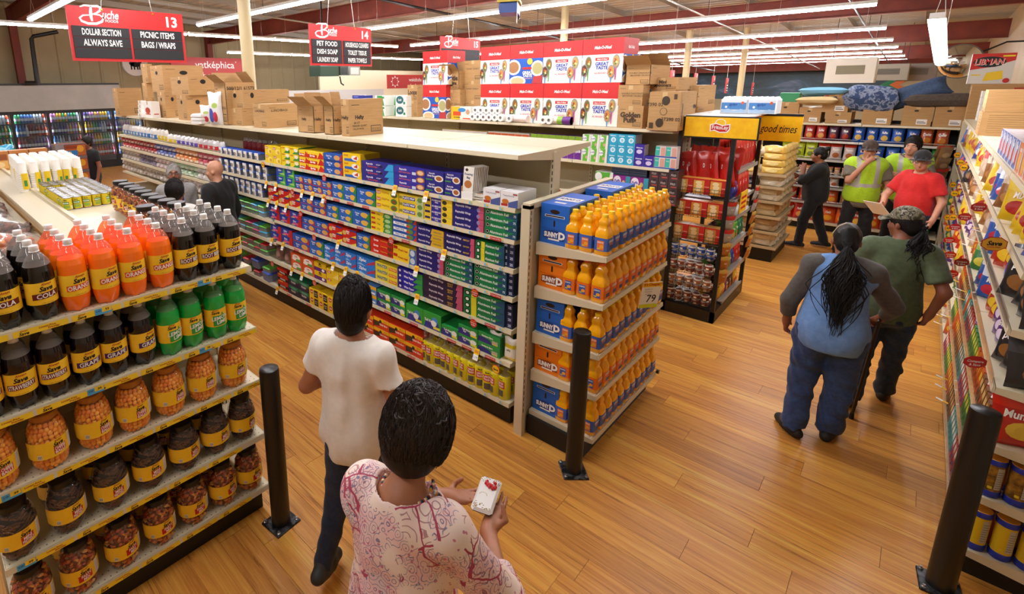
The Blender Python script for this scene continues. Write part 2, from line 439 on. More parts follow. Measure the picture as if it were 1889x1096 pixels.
# far wall: dark mural band with a zigzag end
k = MB(); ml = NT('mural_print')
n = ml.noise(ml.pos((1, .35, .8)), 1.1, 5, .6, 1.6)
ml.l(ml.ramp(n.outputs[0], [(.3, '#10242b'), (.48, '#1f3a44'), (.58, '#27485a'), (.66, '#4b5f77'), (.74, '#7a7f86')]), ml.b.inputs['Base Color'])
xm = XF-.03
ylf = 13.; yr = 1.6
k.add([(xm, ylf, 1.6), (xm, yr+.1, 1.6), (xm, yr-.5, 2.0), (xm, yr+.1, 2.35), (xm, yr-.5, 2.8), (xm, yr, 3.4), (xm, ylf, 3.4)], [(0, 1, 2, 3, 4, 5, 6)], ml.m)
for c, d in (('#1d7a4a', 0), ('#d2691e', .35)):
    m = mat(c, .6); e = yr-d
    k.add([(xm-.005, e+.1, 1.6), (xm-.005, e-.25, 1.6), (xm-.005, e-.85, 2.0), (xm-.005, e-.25, 2.35), (xm-.005, e-.85, 2.8), (xm-.005, e-.35, 3.4), (xm-.005, e, 3.4), (xm-.005, e-.5, 2.8), (xm-.005, e+.1, 2.35), (xm-.005, e-.5, 2.0)],
          [(0, 1, 2, 9), (9, 2, 3, 8), (8, 3, 4, 7), (7, 4, 5, 6)], m)
tag(k.build('wall_mural'), 'dark blue wall mural with a green and orange zigzag end', 'mural')

# drinks coolers along the left wall
YC = 19.7
cool = thing('drinks_cooler', 'long black framed drinks cooler under a pale grey soffit', 'cooler', (0, YC, 0))
k = MB(); k.box(-1.2, 0, 0, 5.55, .04, .25, BLACKM); k.box(-1.2, 0, 1.9, 5.55, .08, 2.0, BLACKM); k.box(-1.2, .6, 0, 5.55, .7, 2.0, mat('#15161a', .6))
for i in range(9): k.box(-1.2+.93*i-.09, -.02, .2, -1.2+.93*i+.0, .06, 1.95, BLACKM)
k.build('frame', cool)
k = MB(); k.box(-1.2, -.1, 2.0, 5.55, .5, 2.78, noisy('soffit_panel', [(.3, '#a6a49c'), (.7, '#b4b2aa')], (1, 1, 1), 2, .4)); k.box(-1.2, -.12, 2.78, 5.55, .5, 2.84, BLACKM); k.build('soffit', cool)
coolcol = ['#c21f2e', '#d23b52', '#8c1a2c', '#3a2740', '#5a4a86', '#c77fb0', '#e0a32a', '#3f9e64', '#4b79b8', '#cfd0d8', '#7a2036', '#e25f3c']
cb = {}; COOL_LED = emit('cooler_led', '#eef0ff', 34.0)
for c in coolcol:
    k = MB(); k.lathe([(.03, 0), (.034, .02), (.034, .15), (.028, .19), (.012, .225), (.012, .25)], 8, mat(c, .25)); k.lathe([(.035, .06), (.035, .12)], 8, mat('#e6dfe2', .4), cap=False)
    k.lathe([(.014, .25), (.014, .268)], 8, mat(c, .4)); cb[c] = Proto('drink_bottle', k.mesh('drink_bottle'))
for d in range(3, 8):
    x0 = -1.2+.93*d
    for s in range(4):
        z = .42+.4*s
        sh = MB(); sh.box(x0+.02, .06, z-.02, x0+.84, .5, z, mat('#22242a', .5)); sh.build('shelf', cool)
        base = R.randrange(len(coolcol))
        for b in range(10):
            if d == 3 and b < 4: continue
            c = coolcol[(base+b//R.choice((2, 3, 3)))%len(coolcol)]
            cb[c].put((x0+.06+.08*b, YC+.12, z), 0, sc=(1.1, 1.1, 1.32), label= 'cooler drink bottle, %s along on %s shelf up behind %s glass door' % (nth(b), nth(s), nth(d-3)), cat='bottle', group='drinks in the glass door cooler')
    g = MB(); g.box(x0+.02, .0, .24, x0+.82, .008, 1.9, clear('cooler_glass', '#dfe8ea', .02)); g.build('glass_door', cool)
    lt = MB(); lt.box(x0+.865, .07, .3, x0+.905, .09, 1.85, COOL_LED); lt.box(x0+.02, .05, 1.9, x0+.82, .09, 1.915, COOL_LED); lt.build('led_strip', cool)

# ------------------------------------------------ aisle signs
def logo(k, x, y, s, o, u, w, m):
    """flowing script store lettering with a looped swash"""
    def stroke(pts, r):
        n = len(pts); L = []; Rr = []
        for i, p in enumerate(pts):
            a = pts[max(i-1, 0)]; b = pts[min(i+1, n-1)]; dx, dy = b[0]-a[0], b[1]-a[1]; l = math.hypot(dx, dy) or 1
            t = r*(.35+.65*math.sin(PI*(i+.3)/(n-.4)))
            L.append((p[0]-dy/l*t, p[1]+dx/l*t)); Rr.append((p[0]+dy/l*t, p[1]-dx/l*t))
        for i in range(n-1): k.poly2([(x+s*q[0], y+s*q[1]) for q in (Rr[i], Rr[i+1], L[i+1], L[i])], o, u, w, m)
    stroke([(-.62, .36), (-.45, .43), (-.2, .42), (.02, .44), (.13, .38), (.1, .26), (-.04, .16), (-.2, .1)], .05)      # cap B bowl top
    stroke([(-.2, .1), (.06, .09), (.2, -.02), (.12, -.17), (-.1, -.27), (-.4, -.28), (-.62, -.2), (-.68, -.08), (-.55, .03), (-.3, .06)], .05)
    stroke([(-.22, .42), (-.25, .2), (-.26, 0), (-.24, -.18)], .062)
    k.text('uche', x+s*.47, y+s*.12, .34*s, o, u, w, m, .02, .3, .62*s)
    k.text('FOODS', x+s*.5, y-s*.13, .11*s, o, u, w, m, .01)
GOLD = mat('#caa23c', .3, .8)
def aisle_sign(loc, w, h, num, left, right, label, tilt=0, tpart=.36):
    t = thing('aisle_sign', label, 'sign', loc, 0); t.rotation_euler.y = tilt
    o, u, v = (0, -.012, 0), (1, 0, 0), (0, 0, 1)
    k = MB(); k.box(-w/2, -.01, 0, w/2, .01, h, mat('#c8201f', .4)); k.build('board', t)
    k = MB(); logo(k, -w*.255, h*(1-tpart*.5), h*.46, o, u, v, WHITE); k.text(num, w*.39, h*(1-tpart*.5), h*.2, o, u, v, WHITE, .03); k.build('lettering', t)
    pm = mat('#1b1a1c', .5); n = 3; ph = h*(1-tpart-.05)/n
    for col, words in ((0, left), (1, right)):
        x0 = -w/2+.03 if col == 0 else .012; x1 = -.012 if col == 0 else w/2-.03
        for i in range(3):
            z1 = h*(1-tpart)-ph*i
            k = MB(); k.box(x0, -.018, z1-ph+.004, x1, -.01, z1, pm)
            if i < len(words) and words[i]: k.text(words[i], (x0+x1)/2, z1-ph/2, ph*.6, (0, -.019, 0), u, v, WHITE, .022, 0, (x1-x0)*(.68 if len(words[i]) < 15 else .84))
            k.build('panel', t)
    k = MB()
    for s in (-.22, .22): k.tube([(s*w, 0, h-.02), (s*w*.55, 0, h+.95)], .003, mat('#cfcabf', .4, .5), 4); k.sphere((s*w, -.01, h-.025), .014, GOLD, 6, 4)
    k.build('hanging_wire', t)
    return t
aisle_sign((2.06, 6.6, 2.945), 1.22, .575, '13', ['DOLLAR SECTION', 'ALWAYS SAVE'], ['PICNIC ITEMS', 'BAGS / WRAPS'], 'red and black hanging aisle sign listing picnic items')
aisle_sign((5.12, 6.6, 2.95), 1.21, .60, '14', ['PET FOOD', 'DISH SOAP', 'LAUNDRY SOAP'], ['HOUSEHOLD CLEANERS', 'TOILET TISSUE', 'PAPER TOWELS'], 'red and black hanging aisle sign listing pet food')
aisle_sign((8.05, 6.6, 2.93), 1.22, .6, '15', ['', '', ''], ['', '', 'TOWE'], 'red aisle sign mostly hidden behind the red cereal cases')
for i, px in enumerate((1238, 1282, 1315, 1340, 1364, 1388)):
    x = 13.2+2.6*i; p = onx(px, 147+3*i, x)
    k = MB(); y0, z0 = float(p[1]), float(p[2])
    k.box(-.1, -.01, 0, .18, .01, .52, mat('#c8201f', .4)); k.box(-.02, -.016, .03, .16, -.01, .33, mat('#1b1a1c', .5))
    for j in range(3): k.box(0, -.018, .07+.09*j, .14, -.016, .11+.09*j, WHITE)
    k.text(str(16+i), .11, .43, .1, (0, -.012, 0), (1, 0, 0), (0, 0, 1), WHITE, .02); k.tube([(0, 0, .52), (0, 0, zroof(x)-z0+.28)], .004, HOUS, 3)
    tag(k.build('small_aisle_sign', None, (x, y0, z0-.3)), 'small distant red hanging aisle sign, %s from left before the mural' % nth(i), 'sign', 'distant aisle signs')
# wall signs with Native-language words
def flat_sign(name, a, b, z0, z1, col, lines, label, icon=None):
    o = Vector((a[0], a[1], 0)); d = Vector((b[0]-a[0], b[1]-a[1], 0)); w = d.length; u = d/w; n = Vector((u.y, -u.x, 0))
    t = thing(name, label, 'sign', (a[0], a[1], z0), math.atan2(u.y, u.x)); h = z1-z0
    MB().box(0, -.02, 0, w, .02, h, mat(col, .45)).build('board', t)
    k = MB()
    for s, x, y, hh in lines: k.text(s, x*w, y*h, hh*h, (0, -.022, 0), (1, 0, 0), (0, 0, 1), WHITE, .008, 0)
    if icon:
        cx, cy, r = icon
        for i in range(8):
            a1 = 2*PI*i/8; k.poly2([(cx*w+r*h*math.cos(a1-.22), cy*h+r*h*math.sin(a1-.22)), (cx*w+r*h*1.5*math.cos(a1), cy*h+r*h*1.5*math.sin(a1)), (cx*w+r*h*math.cos(a1+.22), cy*h+r*h*math.sin(a1+.22))], (0, -.022, 0), (1, 0, 0), (0, 0, 1), WHITE)
            a2 = a1+PI/8; k.disc(cx*w+r*h*.95*math.cos(a2), cy*h+r*h*.95*math.sin(a2), .03*h, .03*h, (0, -.022, 0), (1, 0, 0), (0, 0, 1), WHITE, 6)
    k.build('lettering', t); return t
p0, p1 = ony(343, 133, 18.5), ony(451, 133, 18.5); zt, zb = ony(400, 107, 18.5)[2], ony(400, 150, 18.5)[2]
flat_sign('wall_sign', (p0[0]-.5, 18.5), (p1[0]+.1, 18.5), zb, zt, '#b3241f', [('yatképhica', .56, .66, .3), ('v', .845, .83, .1), ('beverage', .6, .2, .3)], 'red wall sign reading beverage behind the cardboard boxes')
p0, p1 = ony(714, 150, 16.5), ony(792, 150, 16.5); zt, zb = ony(740, 138, 16.5)[2], ony(740, 163, 16.5)[2]
flat_sign('wall_sign', (p0[0], 16.5), (p1[0], 16.5), zb, zt, '#b3241f', [('wakážužu', .64, .64, .26), ('checkout', .64, .2, .26)], 'red wall sign with white sun reading checkout', (.17, .5, .3))
c = ony(250, 118, 20.4); k = MB()
k.tube([(c[0], 20.575, c[2]), (c[0], 20.42, c[2])], .42, WHITE, 32, False)
o, u, v = (c[0], 20.415, c[2]), (1, 0, 0), (0, 0, 1)
for x, y, a, b in ((0, -.02, .17, .09), (.15, .07, .07, .06), (-.12, .02, .09, .08)): k.disc(x, y, a, b, o, u, v, INK)
for x in (-.15, -.05, .06, .13): k.rect(x-.02, -.2, x+.025, -.04, o, u, v, INK)
tag(k.build('round_sign'), 'round white wall sign with a black bear', 'sign')
# hanging blue box with cable at the top of the picture
t = thing('hanging_device', 'blue box with yellow lid and looped black cable under roof', 'device', tuple(onx(940, 18, 5.0)), .5)
k = MB(); k.bevbox(-.17, -.1, -.05, .17, .1, .06, mat('#12459a', .35), .012); k.box(.13, -.09, -.03, .2, .09, .05, mat('#10284f', .4)); k.build('box', t)
MB().bevbox(-.19, -.12, .06, .16, .12, .1, mat('#d6c24a', .5), .01).build('lid', t)
k = MB(); k.tube([(.15, -.05, .1)]+[(.25+.13*math.cos(a), -.08, .06+.14*math.sin(a)) for a in np.linspace(2.2, -3.6, 16)], .008, BLACKM, 6); k.tube([(-.02, 0, .1), (-.02, 0, 1.2)], .006, BLACKM, 5); k.tube([(.1, 0, .1), (.1, 0, 1.2)], .006, BLACKM, 5); k.build('cable', t)
k = MB(); k.tube([(-.17, -.1, .08), (-.21, -.1, .0), (-.2, -.1, -.1), (-.23, -.1, -.16)], .004, WHITE, 4); k.tube([(-.2, -.1, -.06), (-.17, -.1, -.17)], .004, WHITE, 4); k.build('tie', t)
# far hung heaters, box units, mirror
def unit(px, py, x, w, h, d, col, label, vent):
    p = onx(px, py, x); t = thing('hanging_heater', label, 'heater', tuple(p), 0)
    MB().bevbox(0, -w/2, -h/2, d, w/2, h/2, mat(col, .4), .02).build('housing', t)
    k = MB(); k.box(-.01, -w*.28, -h*.15, 0, w*.28, h*.2, mat(vent, .5)); 
    for i in range(4): k.box(-.015, -w*.28, -h*.12+i*h*.08, -.01, w*.28, -h*.09+i*h*.08, mat('#6a6658', .5))
    k.build('grille', t); k = MB()
    for s in (-.4, .4): k.tube([(d/2, s*w, h/2), (d/2, s*w, zroof(x+d/2)-p[2]-.03)], .01, BLACKM, 4)
    k.build('hanger', t)
unit(1568, 130, 20., 1.15, .72, .6, '#c9c5b4', 'white hanging heater unit with a brown grille', '#7b7048')
unit(1638, 133, 22., .95, .5, .6, '#8f8878', 'grey hanging box unit beside the white heater', '#4c463c')
unit(1690, 133, 23., .95, .55, .5, '#7e7568', 'brown hanging box unit nearest the convex mirror', '#5a5348')
p = onx(1771, 113, 13.); t = thing('convex_mirror', 'round convex security mirror high near the right wall', 'mirror', tuple(p), 0)
k = MB(); k.sphere((.12, 0, 0), .28, mat('#e8e8e8', .03, 1.0), 28, 18, (.5, 1, 1)); k.build('dome', t)
k = MB(); k.tube([(.1, 0, 0), (.15, 0, 0)], .29, mat('#5a564c', .5), 28, False); k.tube([(.14, 0, 0), (.3, -.5, .3), (.3, -1.2, .3)], .015, BLACKM, 6); k.build('bracket', t)
# tv/monitor group hung behind sign 14
p = onx(598, 132, 8.0); t = thing('hanging_monitor', 'dark green boxed screen hanging behind second aisle sign', 'monitor', tuple(p), 0)
MB().bevbox(-.3, -.25, -.12, .3, .25, .14, mat('#24402c', .5), .02).build('case', t)
k = MB(); k.box(.32, -.27, -.1, .58, -.2, .13, mat('#3a4038', .4)); k.box(.62, -.27, -.1, .98, -.2, .13, mat('#8d9189', .4)); k.box(.35, -.275, -.07, .55, -.27, .1, mat('#202a28', .2)); k.box(.66, -.275, -.07, .93, -.27, .1, mat('#c9ccc4', .2)); k.build('screen', t)
k = MB(); k.tube([(0, 0, .14), (0, 0, zroof(8)-p[2]-.03)], .02, BLACKM, 6); k.tube([(.5, 0, -.12), (.55, .02, -.3), (.62, 0, -.35)], .02, BLACKM, 6); k.build('mount', t)
# pale partition by the checkout
k = MB(); a = ony(590, 150, 17.6); b = ony(800, 150, 17.6); k.box(a[0], 17.6, 0, b[0]+3, 17.7, ony(700, 130, 17.6)[2], mat('#cfc4a4', .6)); struct(k.build('partition'))
k = MB(); a = ony(490, 175, 15.0); b = ony(690, 175, 15.0); k.box(a[0], 15, 0, b[0]+.5, 15.1, ony(600, 166, 15.)[2], mat('#b9bdbc', .4)); struct(k.build('partition_panel'))
k = MB(); a = ony(58, 72, 19.3); b = ony(69, 155, 19.3); k.tube([tuple(b), tuple(a), tuple(a+np.array((.06, 0, .08))), tuple(a+np.array((.7, 0, .25)))], .06, BLACKM, 8); k.tube([(b[0]-.3, 19.3, 2.86), (b[0]+.02, 19.3, 2.86), tuple(b)], .05, BLACKM, 8)
tag(k.build('vent_pipe'), 'black elbow pipe rising over the drinks cooler', 'pipe')
# ================================================================ product builders
def deco(k, items, w, h, o, u, v):
    """flat print in face fractions, laid in thin steps over the face"""
    o = Vector(o); n = Vector(u).cross(Vector(v))
    for i, it in enumerate(items):
        oo = o+n*(.0006+.00025*i); t = it[0]
        cl = lambda q: [(min(.998, max(.002, x))*w, min(.998, max(.002, y))*h) for x, y in q]
        if t == 'r': k.rect(it[1]*w, it[2]*h, it[3]*w, it[4]*h, oo, u, v, mat(it[5], .4))
        elif t == 'e': k.poly2(cl([(it[1]+it[3]*math.cos(2*PI*i/16), it[2]+it[4]*math.sin(2*PI*i/16)) for i in range(16)]), oo, u, v, mat(it[5], .4))
        elif t == 'p': k.poly2(cl(it[1]), oo, u, v, mat(it[2], .4))
        elif t == 't': k.text(it[1], it[2]*w, it[3]*h, it[4]*h, oo, u, v, mat(it[5], .4), it[6] if len(it) > 6 else .015, it[7] if len(it) > 7 else 0, (it[8] if len(it) > 8 else .9)*w)
def carton_mesh(name, w, d, h, col, items=(), side=None, top=None, rough=.35, sideitems=(), topitems=(), m=None):
    """front face at y=0 looking to -y, standing on z=0"""
    k = MB(); f = m or mat(col, rough); s = (m or mat(side, rough)) if side else f; t = mat(top, rough) if top else f
    k.box(-w/2, 0, 0, w/2, d, h, f, left=s, right=s, top=t)
    k.box(-w/2+.002, .0008, h, w/2-.002, min(.02, d*.3), h+.0012, t)           # tucked lid flap
    deco(k, items, w, h, (-w/2, 0, 0), (1, 0, 0), (0, 0, 1))
    deco(k, sideitems, d, h, (w/2, 0, 0), (0, 1, 0), (0, 0, 1)); deco(k, [q for q in sideitems if q[0] != 't'], d, h, (-w/2, d, 0), (0, -1, 0), (0, 0, 1))
    deco(k, topitems, w, d, (-w/2, 0, h+.001), (1, 0, 0), (0, 1, 0))
    return k.mesh(name)
_BAG = {}
def bag_mesh(name, w, h, d, bands, texts=(), blobs=(), seed=0, nx=9, ny=12, rough=.28, clearm=None):
    rr = random.Random(seed); ph = [rr.random()*6 for _ in range(6)]
    def thick(u, v):
        e = max(0., 1-abs(2*u-1)**3.2); q = max(0., 1-abs(2*v-1)**3.0)
        wr = .05*math.sin(9*u+ph[0]+3*v)+.05*math.sin(7*v+ph[1]+5*u)+.035*math.sin(17*u-11*v+ph[2])
        return d/2*(e*q)**.55*(1+wr)*(1.05-.25*v)
    def pt(u, v, s):
        x = (u-.5)*w*(1-.07*math.sin(PI*v))*(1+.02*math.sin(8*v+ph[3])); z = v*h*(1-.015*math.sin(PI*u))+.006*math.sin(9*u+ph[4])*(v > .9)
        return (x, s*thick(u, v)+d/2, z)
    k = MB()
    ms = [(a, b, clearm or mat(c, rough, 0, .3)) if not hasattr(c, 'name') else (a, b, c) for a, b, c in bands]
    for s in (-1, 1):
        for j in range(ny):
            v0, v1 = j/ny, (j+1)/ny; vm = (v0+v1)/2
            m = next((q for a, b, q in ms if a <= vm <= b), ms[-1][2])
            for i in range(nx):
                u0, u1 = i/nx, (i+1)/nx
                p = [pt(u0, v0, s), pt(u1, v0, s), pt(u1, v1, s), pt(u0, v1, s)]
                k.add(p if s < 0 else p[::-1], [(0, 1, 2, 3)], m, True)
    # merge
    idx = {}; nv = []; rem = []
    for p in k.v:
        q = (round(p[0], 5), round(p[1], 5), round(p[2], 5))
        if q not in idx: idx[q] = len(nv); nv.append(p)
        rem.append(idx[q])
    k.v = nv; k.f = [tuple(rem[i] for i in f) for f in k.f]
    def dec(poly, m, off):
        k.add([(pt(u, v, -1)[0], pt(u, v, -1)[1]-off, pt(u, v, -1)[2]) for u, v in poly], [tuple(range(len(poly)))], m)
    for n, (u, v, ru, rv, c) in enumerate(blobs):
        R2 = [[(u+ru*q*math.cos(2*PI*i/14), v+rv*q*math.sin(2*PI*i/14)) for i in range(14)] for q in (1, .55)]
        c2 = mat(c, rough, 0, .3); off = .002+.0006*n
        for i in range(14): dec([R2[0][i], R2[0][(i+1) % 14], R2[1][(i+1) % 14], R2[1][i]], c2, off)
        for i in range(14): dec([R2[1][i], R2[1][(i+1) % 14], (u, v)], c2, off)
    for s, u, v, hh, c, mw in texts:
        V, F = text_geo(s, .03, .15)
        if not len(V): continue
        kk = hh/.72; wd = (V[:, 0].max()-V[:, 0].min())*kk; sx = kk*min(1, mw/wd) if wd else kk
        vs = []
        for a, b in V:
            uu = min(.99, max(.01, u+a*sx)); vv = min(.99, max(.01, v+b*kk)); p = pt(uu, vv, -1); vs.append((p[0], p[1]-.0045, p[2]))
        k.add(vs, F, mat(c, rough))
    return k.mesh(name)

# ================================================================ fixtures
def shelf_plate(k, a0, a1, lip, back, zl, axis, m=CREAM, holes=False, lh=.034):
    """one shelf: spans a0..a1 along the run, from its lip line to the back; zl = bottom of the front channel"""
    def P(a, b, z): return (b, a, z) if axis == 'y' else (a, b, z)
    s = 1 if back > lip else -1; zt = zl+lh
    def bx(a0, b0, z0, a1, b1, z1):
        p, q = P(a0, b0, z0), P(a1, b1, z1); k.box(min(p[0], q[0]), min(p[1], q[1]), z0, max(p[0], q[0]), max(p[1], q[1]), z1, m)
    bx(a0+.005, lip+s*.015, zt-.022, a1-.005, back, zt)                                   # plate
    v = [P(a, lip+s*b, z) for a in (a0, a1) for b, z in ((.012, zt), (.004, zt+.003), (0, zl+.004), (.006, zl), (.014, zl+.003))]
    k.add(v, [(i, i+1, i+6, i+5) if s > 0 else (i+5, i+6, i+1, i) for i in range(4)]+[(4, 3, 2, 1, 0), (5, 6, 7, 8, 9)], m)
    for a in (a0, a1):                                                          # tapered end bracket
        e = .004 if a == a0 else -.004
        vs = [P(a+t, b, z) for t in (0, e) for b, z in ((lip+s*.014, zt), (lip+s*.014, zl), (back, zt-.09), (back, zt))]
        k.add(vs, [(0, 1, 2, 3), (7, 6, 5, 4), (0, 4, 5, 1), (1, 5, 6, 2), (2, 6, 7, 3), (3, 7, 4, 0)], m)
    if holes:
        n = int((a1-a0)/.028)
        for i in range(n):
            for r in (.035, .075):
                a = a0+.02+.028*i; p = P(a, lip+s*r, zt+.0006)
                k.add([(p[0]-.003, p[1]-.003, p[2]), (p[0]+.003, p[1]-.003, p[2]), (p[0]+.003, p[1]+.003, p[2]), (p[0]-.003, p[1]+.003, p[2])], [(0, 1, 2, 3)], GUTTER)
def upright(k, x, y, w, d, h, axis, slots=True, face=-1, m=CREAM):
    """square post; dark slots up the face towards -x (axis y) or -y (axis x)"""
    k.box(x-w/2, y-d/2, 0, x+w/2, y+d/2, h, m)
    if slots:
        z = .2
        while z < h-.06:
            if axis == 'y': k.box(x-w/2-.001, y-.004, z, x-w/2, y+.004, z+.03, GUTTER)
            else: k.box(x-.004, y-d/2-.001, z, x+.004, y-d/2, z+.03, GUTTER)
            z += .05
# ---- bollards
for i, (x, y) in enumerate(((1.276, 2.446), (2.929, 1.358), (3.509, -.431))):
    t = thing('bollard', ('black steel bollard at the corner of the soda shelves', 'black steel bollard in front of the orange juice shelves', 'black steel bollard at the snack shelf end, nearest the camera')[i], 'bollard', (x, y, 0), (.1, .75, .1)[i], 'black corner bollards')
    bm = noisy('black_paint', [(.3, '#0b0a09'), (.7, '#161412')], (1, 1, .3), 8, .36)
    k = MB(); k.lathe([(.0565, .01), (.0565, 1.045), (.0535, 1.06), (.048, 1.063), (.0, 1.066)], 28, bm); k.build('post', t)
    k = MB(); k.bevbox(-.085, -.085, 0, .085, .085, .012, noisy('scuffed_plate', [(.42, '#17171a'), (.6, '#5c5d60')], (1, 1, 1), 30, .35, 0, .5), .004); k.build('base_plate', t)
    for a in (-1, 1):
        for b in (-1, 1):
            k = MB(); k.lathe([(.012, .012), (.012, .018), (.007, .022), (.007, .03)], 6, mat('#9a9a9c', .3, .9), a*.068, b*.068); k.build('bolt', t)
# ---- left soda endcap: faces -y
LZ = [1.61, 1.23, .89, .52, .153]          # lip bottoms
T = lambda z: z+.034
LE = thing('endcap_shelf', 'cream end shelf with soda bottles and snack jars on five tiers', 'shelf', (0, 0, 0))
k = MB(); k.box(0, 3.06, 0, 1.28, 3.1, 1.62, CREAM2); k.build('back_panel', LE)
k = MB(); k.box(.02, 2.64, 0, 1.26, 3.06, .15, KICK); k.build('kick_plate', LE)
k = MB()
for x in (.02, 1.26): upright(k, x, 3.06, .04, .03, 1.64, 'x')
k.build('upright', LE)
tagm = mat('#f3cf2c', .4); tagred = mat('#a5231a', .4)
ts = MB(); ts.rect(-.1, .003, .1, .031, (0, 0, 0), (1, 0, 0), (0, 0, 1), tagm)
ts.text('Always', -.062, .0255, .007, (0, -.0006, 0), (1, 0, 0), (0, 0, 1), tagred, .02, .2); ts.text('Save', -.062, .014, .014, (0, -.0006, 0), (1, 0, 0), (0, 0, 1), INK, .03, .25)
ts.text('Lowest Price', .022, .022, .0085, (0, -.0006, 0), (1, 0, 0), (0, 0, 1), tagred, .02, .2); ts.text('Everyday', .045, .0105, .0085, (0, -.0006, 0), (1, 0, 0), (0, 0, 1), tagred, .02, .2)
strip_me = ts.mesh('price_strip')
bt = MB(); bt.rect(0, .002, .07, .032, (0, 0, 0), (1, 0, 0), (0, 0, 1), mat('#4aa3d8', .4)); bt.rect(.03, .012, .068, .034, (0, -.0004, 0), (1, 0, 0), (0, 0, 1), tagm); bt.text('.99', .05, .022, .012, (0, -.0008, 0), (1, 0, 0), (0, 0, 1), INK, .02)
bt.text('5.99', .015, .02, .008, (0, -.0008, 0), (1, 0, 0), (0, 0, 1), INK, .01); blue_me = bt.mesh('price_tag')
for zi, z in enumerate(LZ):
    k = MB(); shelf_plate(k, .01, 1.29, 2.58, 3.06, z, 'x', holes=True); s = k.build('shelf', LE)
    x = .06+.03*zi
    while x < 1.22:
        o = bpy.data.objects.new('price_strip', strip_me); COL.objects.link(o); o.parent = s; o.location = (x+.02, 2.5795, z); x += .215
    for x in ((.5, .98), (.42, .95), (.05,), (.05,), ())[zi]:
        o = bpy.data.objects.new('price_tag', blue_me); COL.objects.link(o); o.parent = s; o.location = (x, 2.5785, z)
# ---- left gondola behind it
LG = thing('shelving_gondola', 'low cream gondola topped with cups, cans and black-lidded jars', 'shelf', (0, 0, 0))
k = MB(); k.box(.86, 3.11, 1.60, 1.29, 9.2, 1.64, CREAM); k.box(1.27, 3.11, 1.585, 1.3, 9.2, 1.645, CREAM); k.build('top_deck', LG)
k = MB(); k.box(.83, 3.11, .0, .86, 9.2, 1.675, CREAM); k.build('centre_rail', LG)
k = MB(); k.add([(.83, 3.11, 1.655), (.83, 9.2, 1.655), (.66, 9.2, 1.61), (.66, 3.11, 1.61), (.83, 3.11, 1.63), (.83, 9.2, 1.63), (.66, 9.2, 1.585), (.66, 3.11, 1.585)], [(0, 1, 2, 3), (4, 7, 6, 5), (3, 2, 6, 7), (0, 3, 7, 4)], CREAM); k.build('sloped_strip', LG)
k = MB(); k.box(.0, 3.11, 1.47, .66, 9.2, 1.5, CREAM); k.box(.0, 3.11, 1.45, .01, 9.2, 1.55, CREAM); k.build('side_shelf', LG)
k = MB(); k.box(.06, 3.11, 0, 1.24, 9.2, .14, KICK); k.build('kick_plate', LG)
for z in (.16, .53, .9, 1.26):
    k = MB(); shelf_plate(k, 3.12, 9.2, 1.29, .86, z, 'y'); k.build('shelf', LG)
# ---- long foil gondola
GX = 3.0; G1Z = [1.735, 1.498, 1.273, 1.048, .786, .511, .165]
G1 = thing('shelving_gondola', 'tall cream gondola stocked with foil, wraps and bags', 'shelf', (0, 0, 0))
k = MB(); k.box(3.54, 1.93, .1, 3.57, 11.1, 2.13, CREAM2); k.build('back_panel', G1)
k = MB(); k.box(3.05, 1.96, 0, 4.06, 11.1, .155, KICK); k.build('kick_plate', G1)
ups = [1.945, 3.03, 4.17, 5.32, 6.5, 7.66, 8.82, 9.97, 11.1]
for y in ups:
    k = MB(); upright(k, 3.535, y, .05 if y > 2 else .09, .035, 2.13, 'y'); k.build('upright', G1)
SHELF1 = {}
for i in range(8):
    for zi, z in enumerate(G1Z):
        zz = z-(.03 if i >= 3 and zi in (3, 4) else 0)
        k = MB(); shelf_plate(k, ups[i]+.004, ups[i+1]-.004, GX, 3.53, zz, 'y'); SHELF1[i, zi] = k.build('shelf', G1)
    k = MB(); shelf_plate(k, ups[i]+.004-(.01 if i == 0 else 0), ups[i+1]-.004, GX, 3.55, 2.118, 'y'); shelf_plate(k, ups[i]+.004, ups[i+1]-.004, 4.12, 3.56, 2.118, 'y'); k.build('top_deck', G1)
for z in (1.54, .165):
    k = MB(); shelf_plate(k, 1.95, 4.2, 4.06, 3.575, z, 'y'); k.build('shelf', G1)
# ---- orange juice endcap
SZ = [1.50, 1.166, .805, .495, .155]
SE = thing('endcap_shelf', 'cream end shelf crowded with orange juice bottles', 'shelf', (0, 0, 0))
k = MB(); k.box(3.02, 1.835, 0, 4.29, 1.86, 1.80, CREAM2); k.box(2.98, 1.815, 1.79, 4.31, 1.875, 1.83, CREAM); k.build('back_panel', SE)
for x in (3.005, 4.285):
    k = MB(); k.box(x-.025, 1.815, 0, x+.025, 1.885, 1.815, CREAM)
    z = .2
    while z < 1.77:
        k.box(x+(.025 if x < 4 else -.026), 1.822, z, x+(.026 if x < 4 else -.025), 1.83, z+.03, GUTTER); k.box(x-.012, 1.814, z, x-.004, 1.815, z+.03, GUTTER); z += .05
    k.build('upright', SE)
k = MB(); k.box(3.05, 1.37, 0, 4.27, 1.815, .15, KICK); k.build('kick_plate', SE)
for z in SZ:
    k = MB(); shelf_plate(k, 3.08, 4.275, 1.30, 1.815, z, 'x', holes=z < .2); k.build('shelf', SE)
t = MB(); t.box(0, -.006, 0, .26, 0, .34, WHITE); t.rect(0, .28, .26, .34, (0, -.007, 0), (1, 0, 0), (0, 0, 1), YEL); t.rect(0, 0, .26, .05, (0, -.007, 0), (1, 0, 0), (0, 0, 1), mat('#d8dc2a', .4))
t.text("It's Cheaper!", .13, .31, .035, (0, -.0075, 0), (1, 0, 0), (0, 0, 1), RED, .03, .1, .23); t.text('79', .15, .125, .1, (0, -.0075, 0), (1, 0, 0), (0, 0, 1), INK, .01)
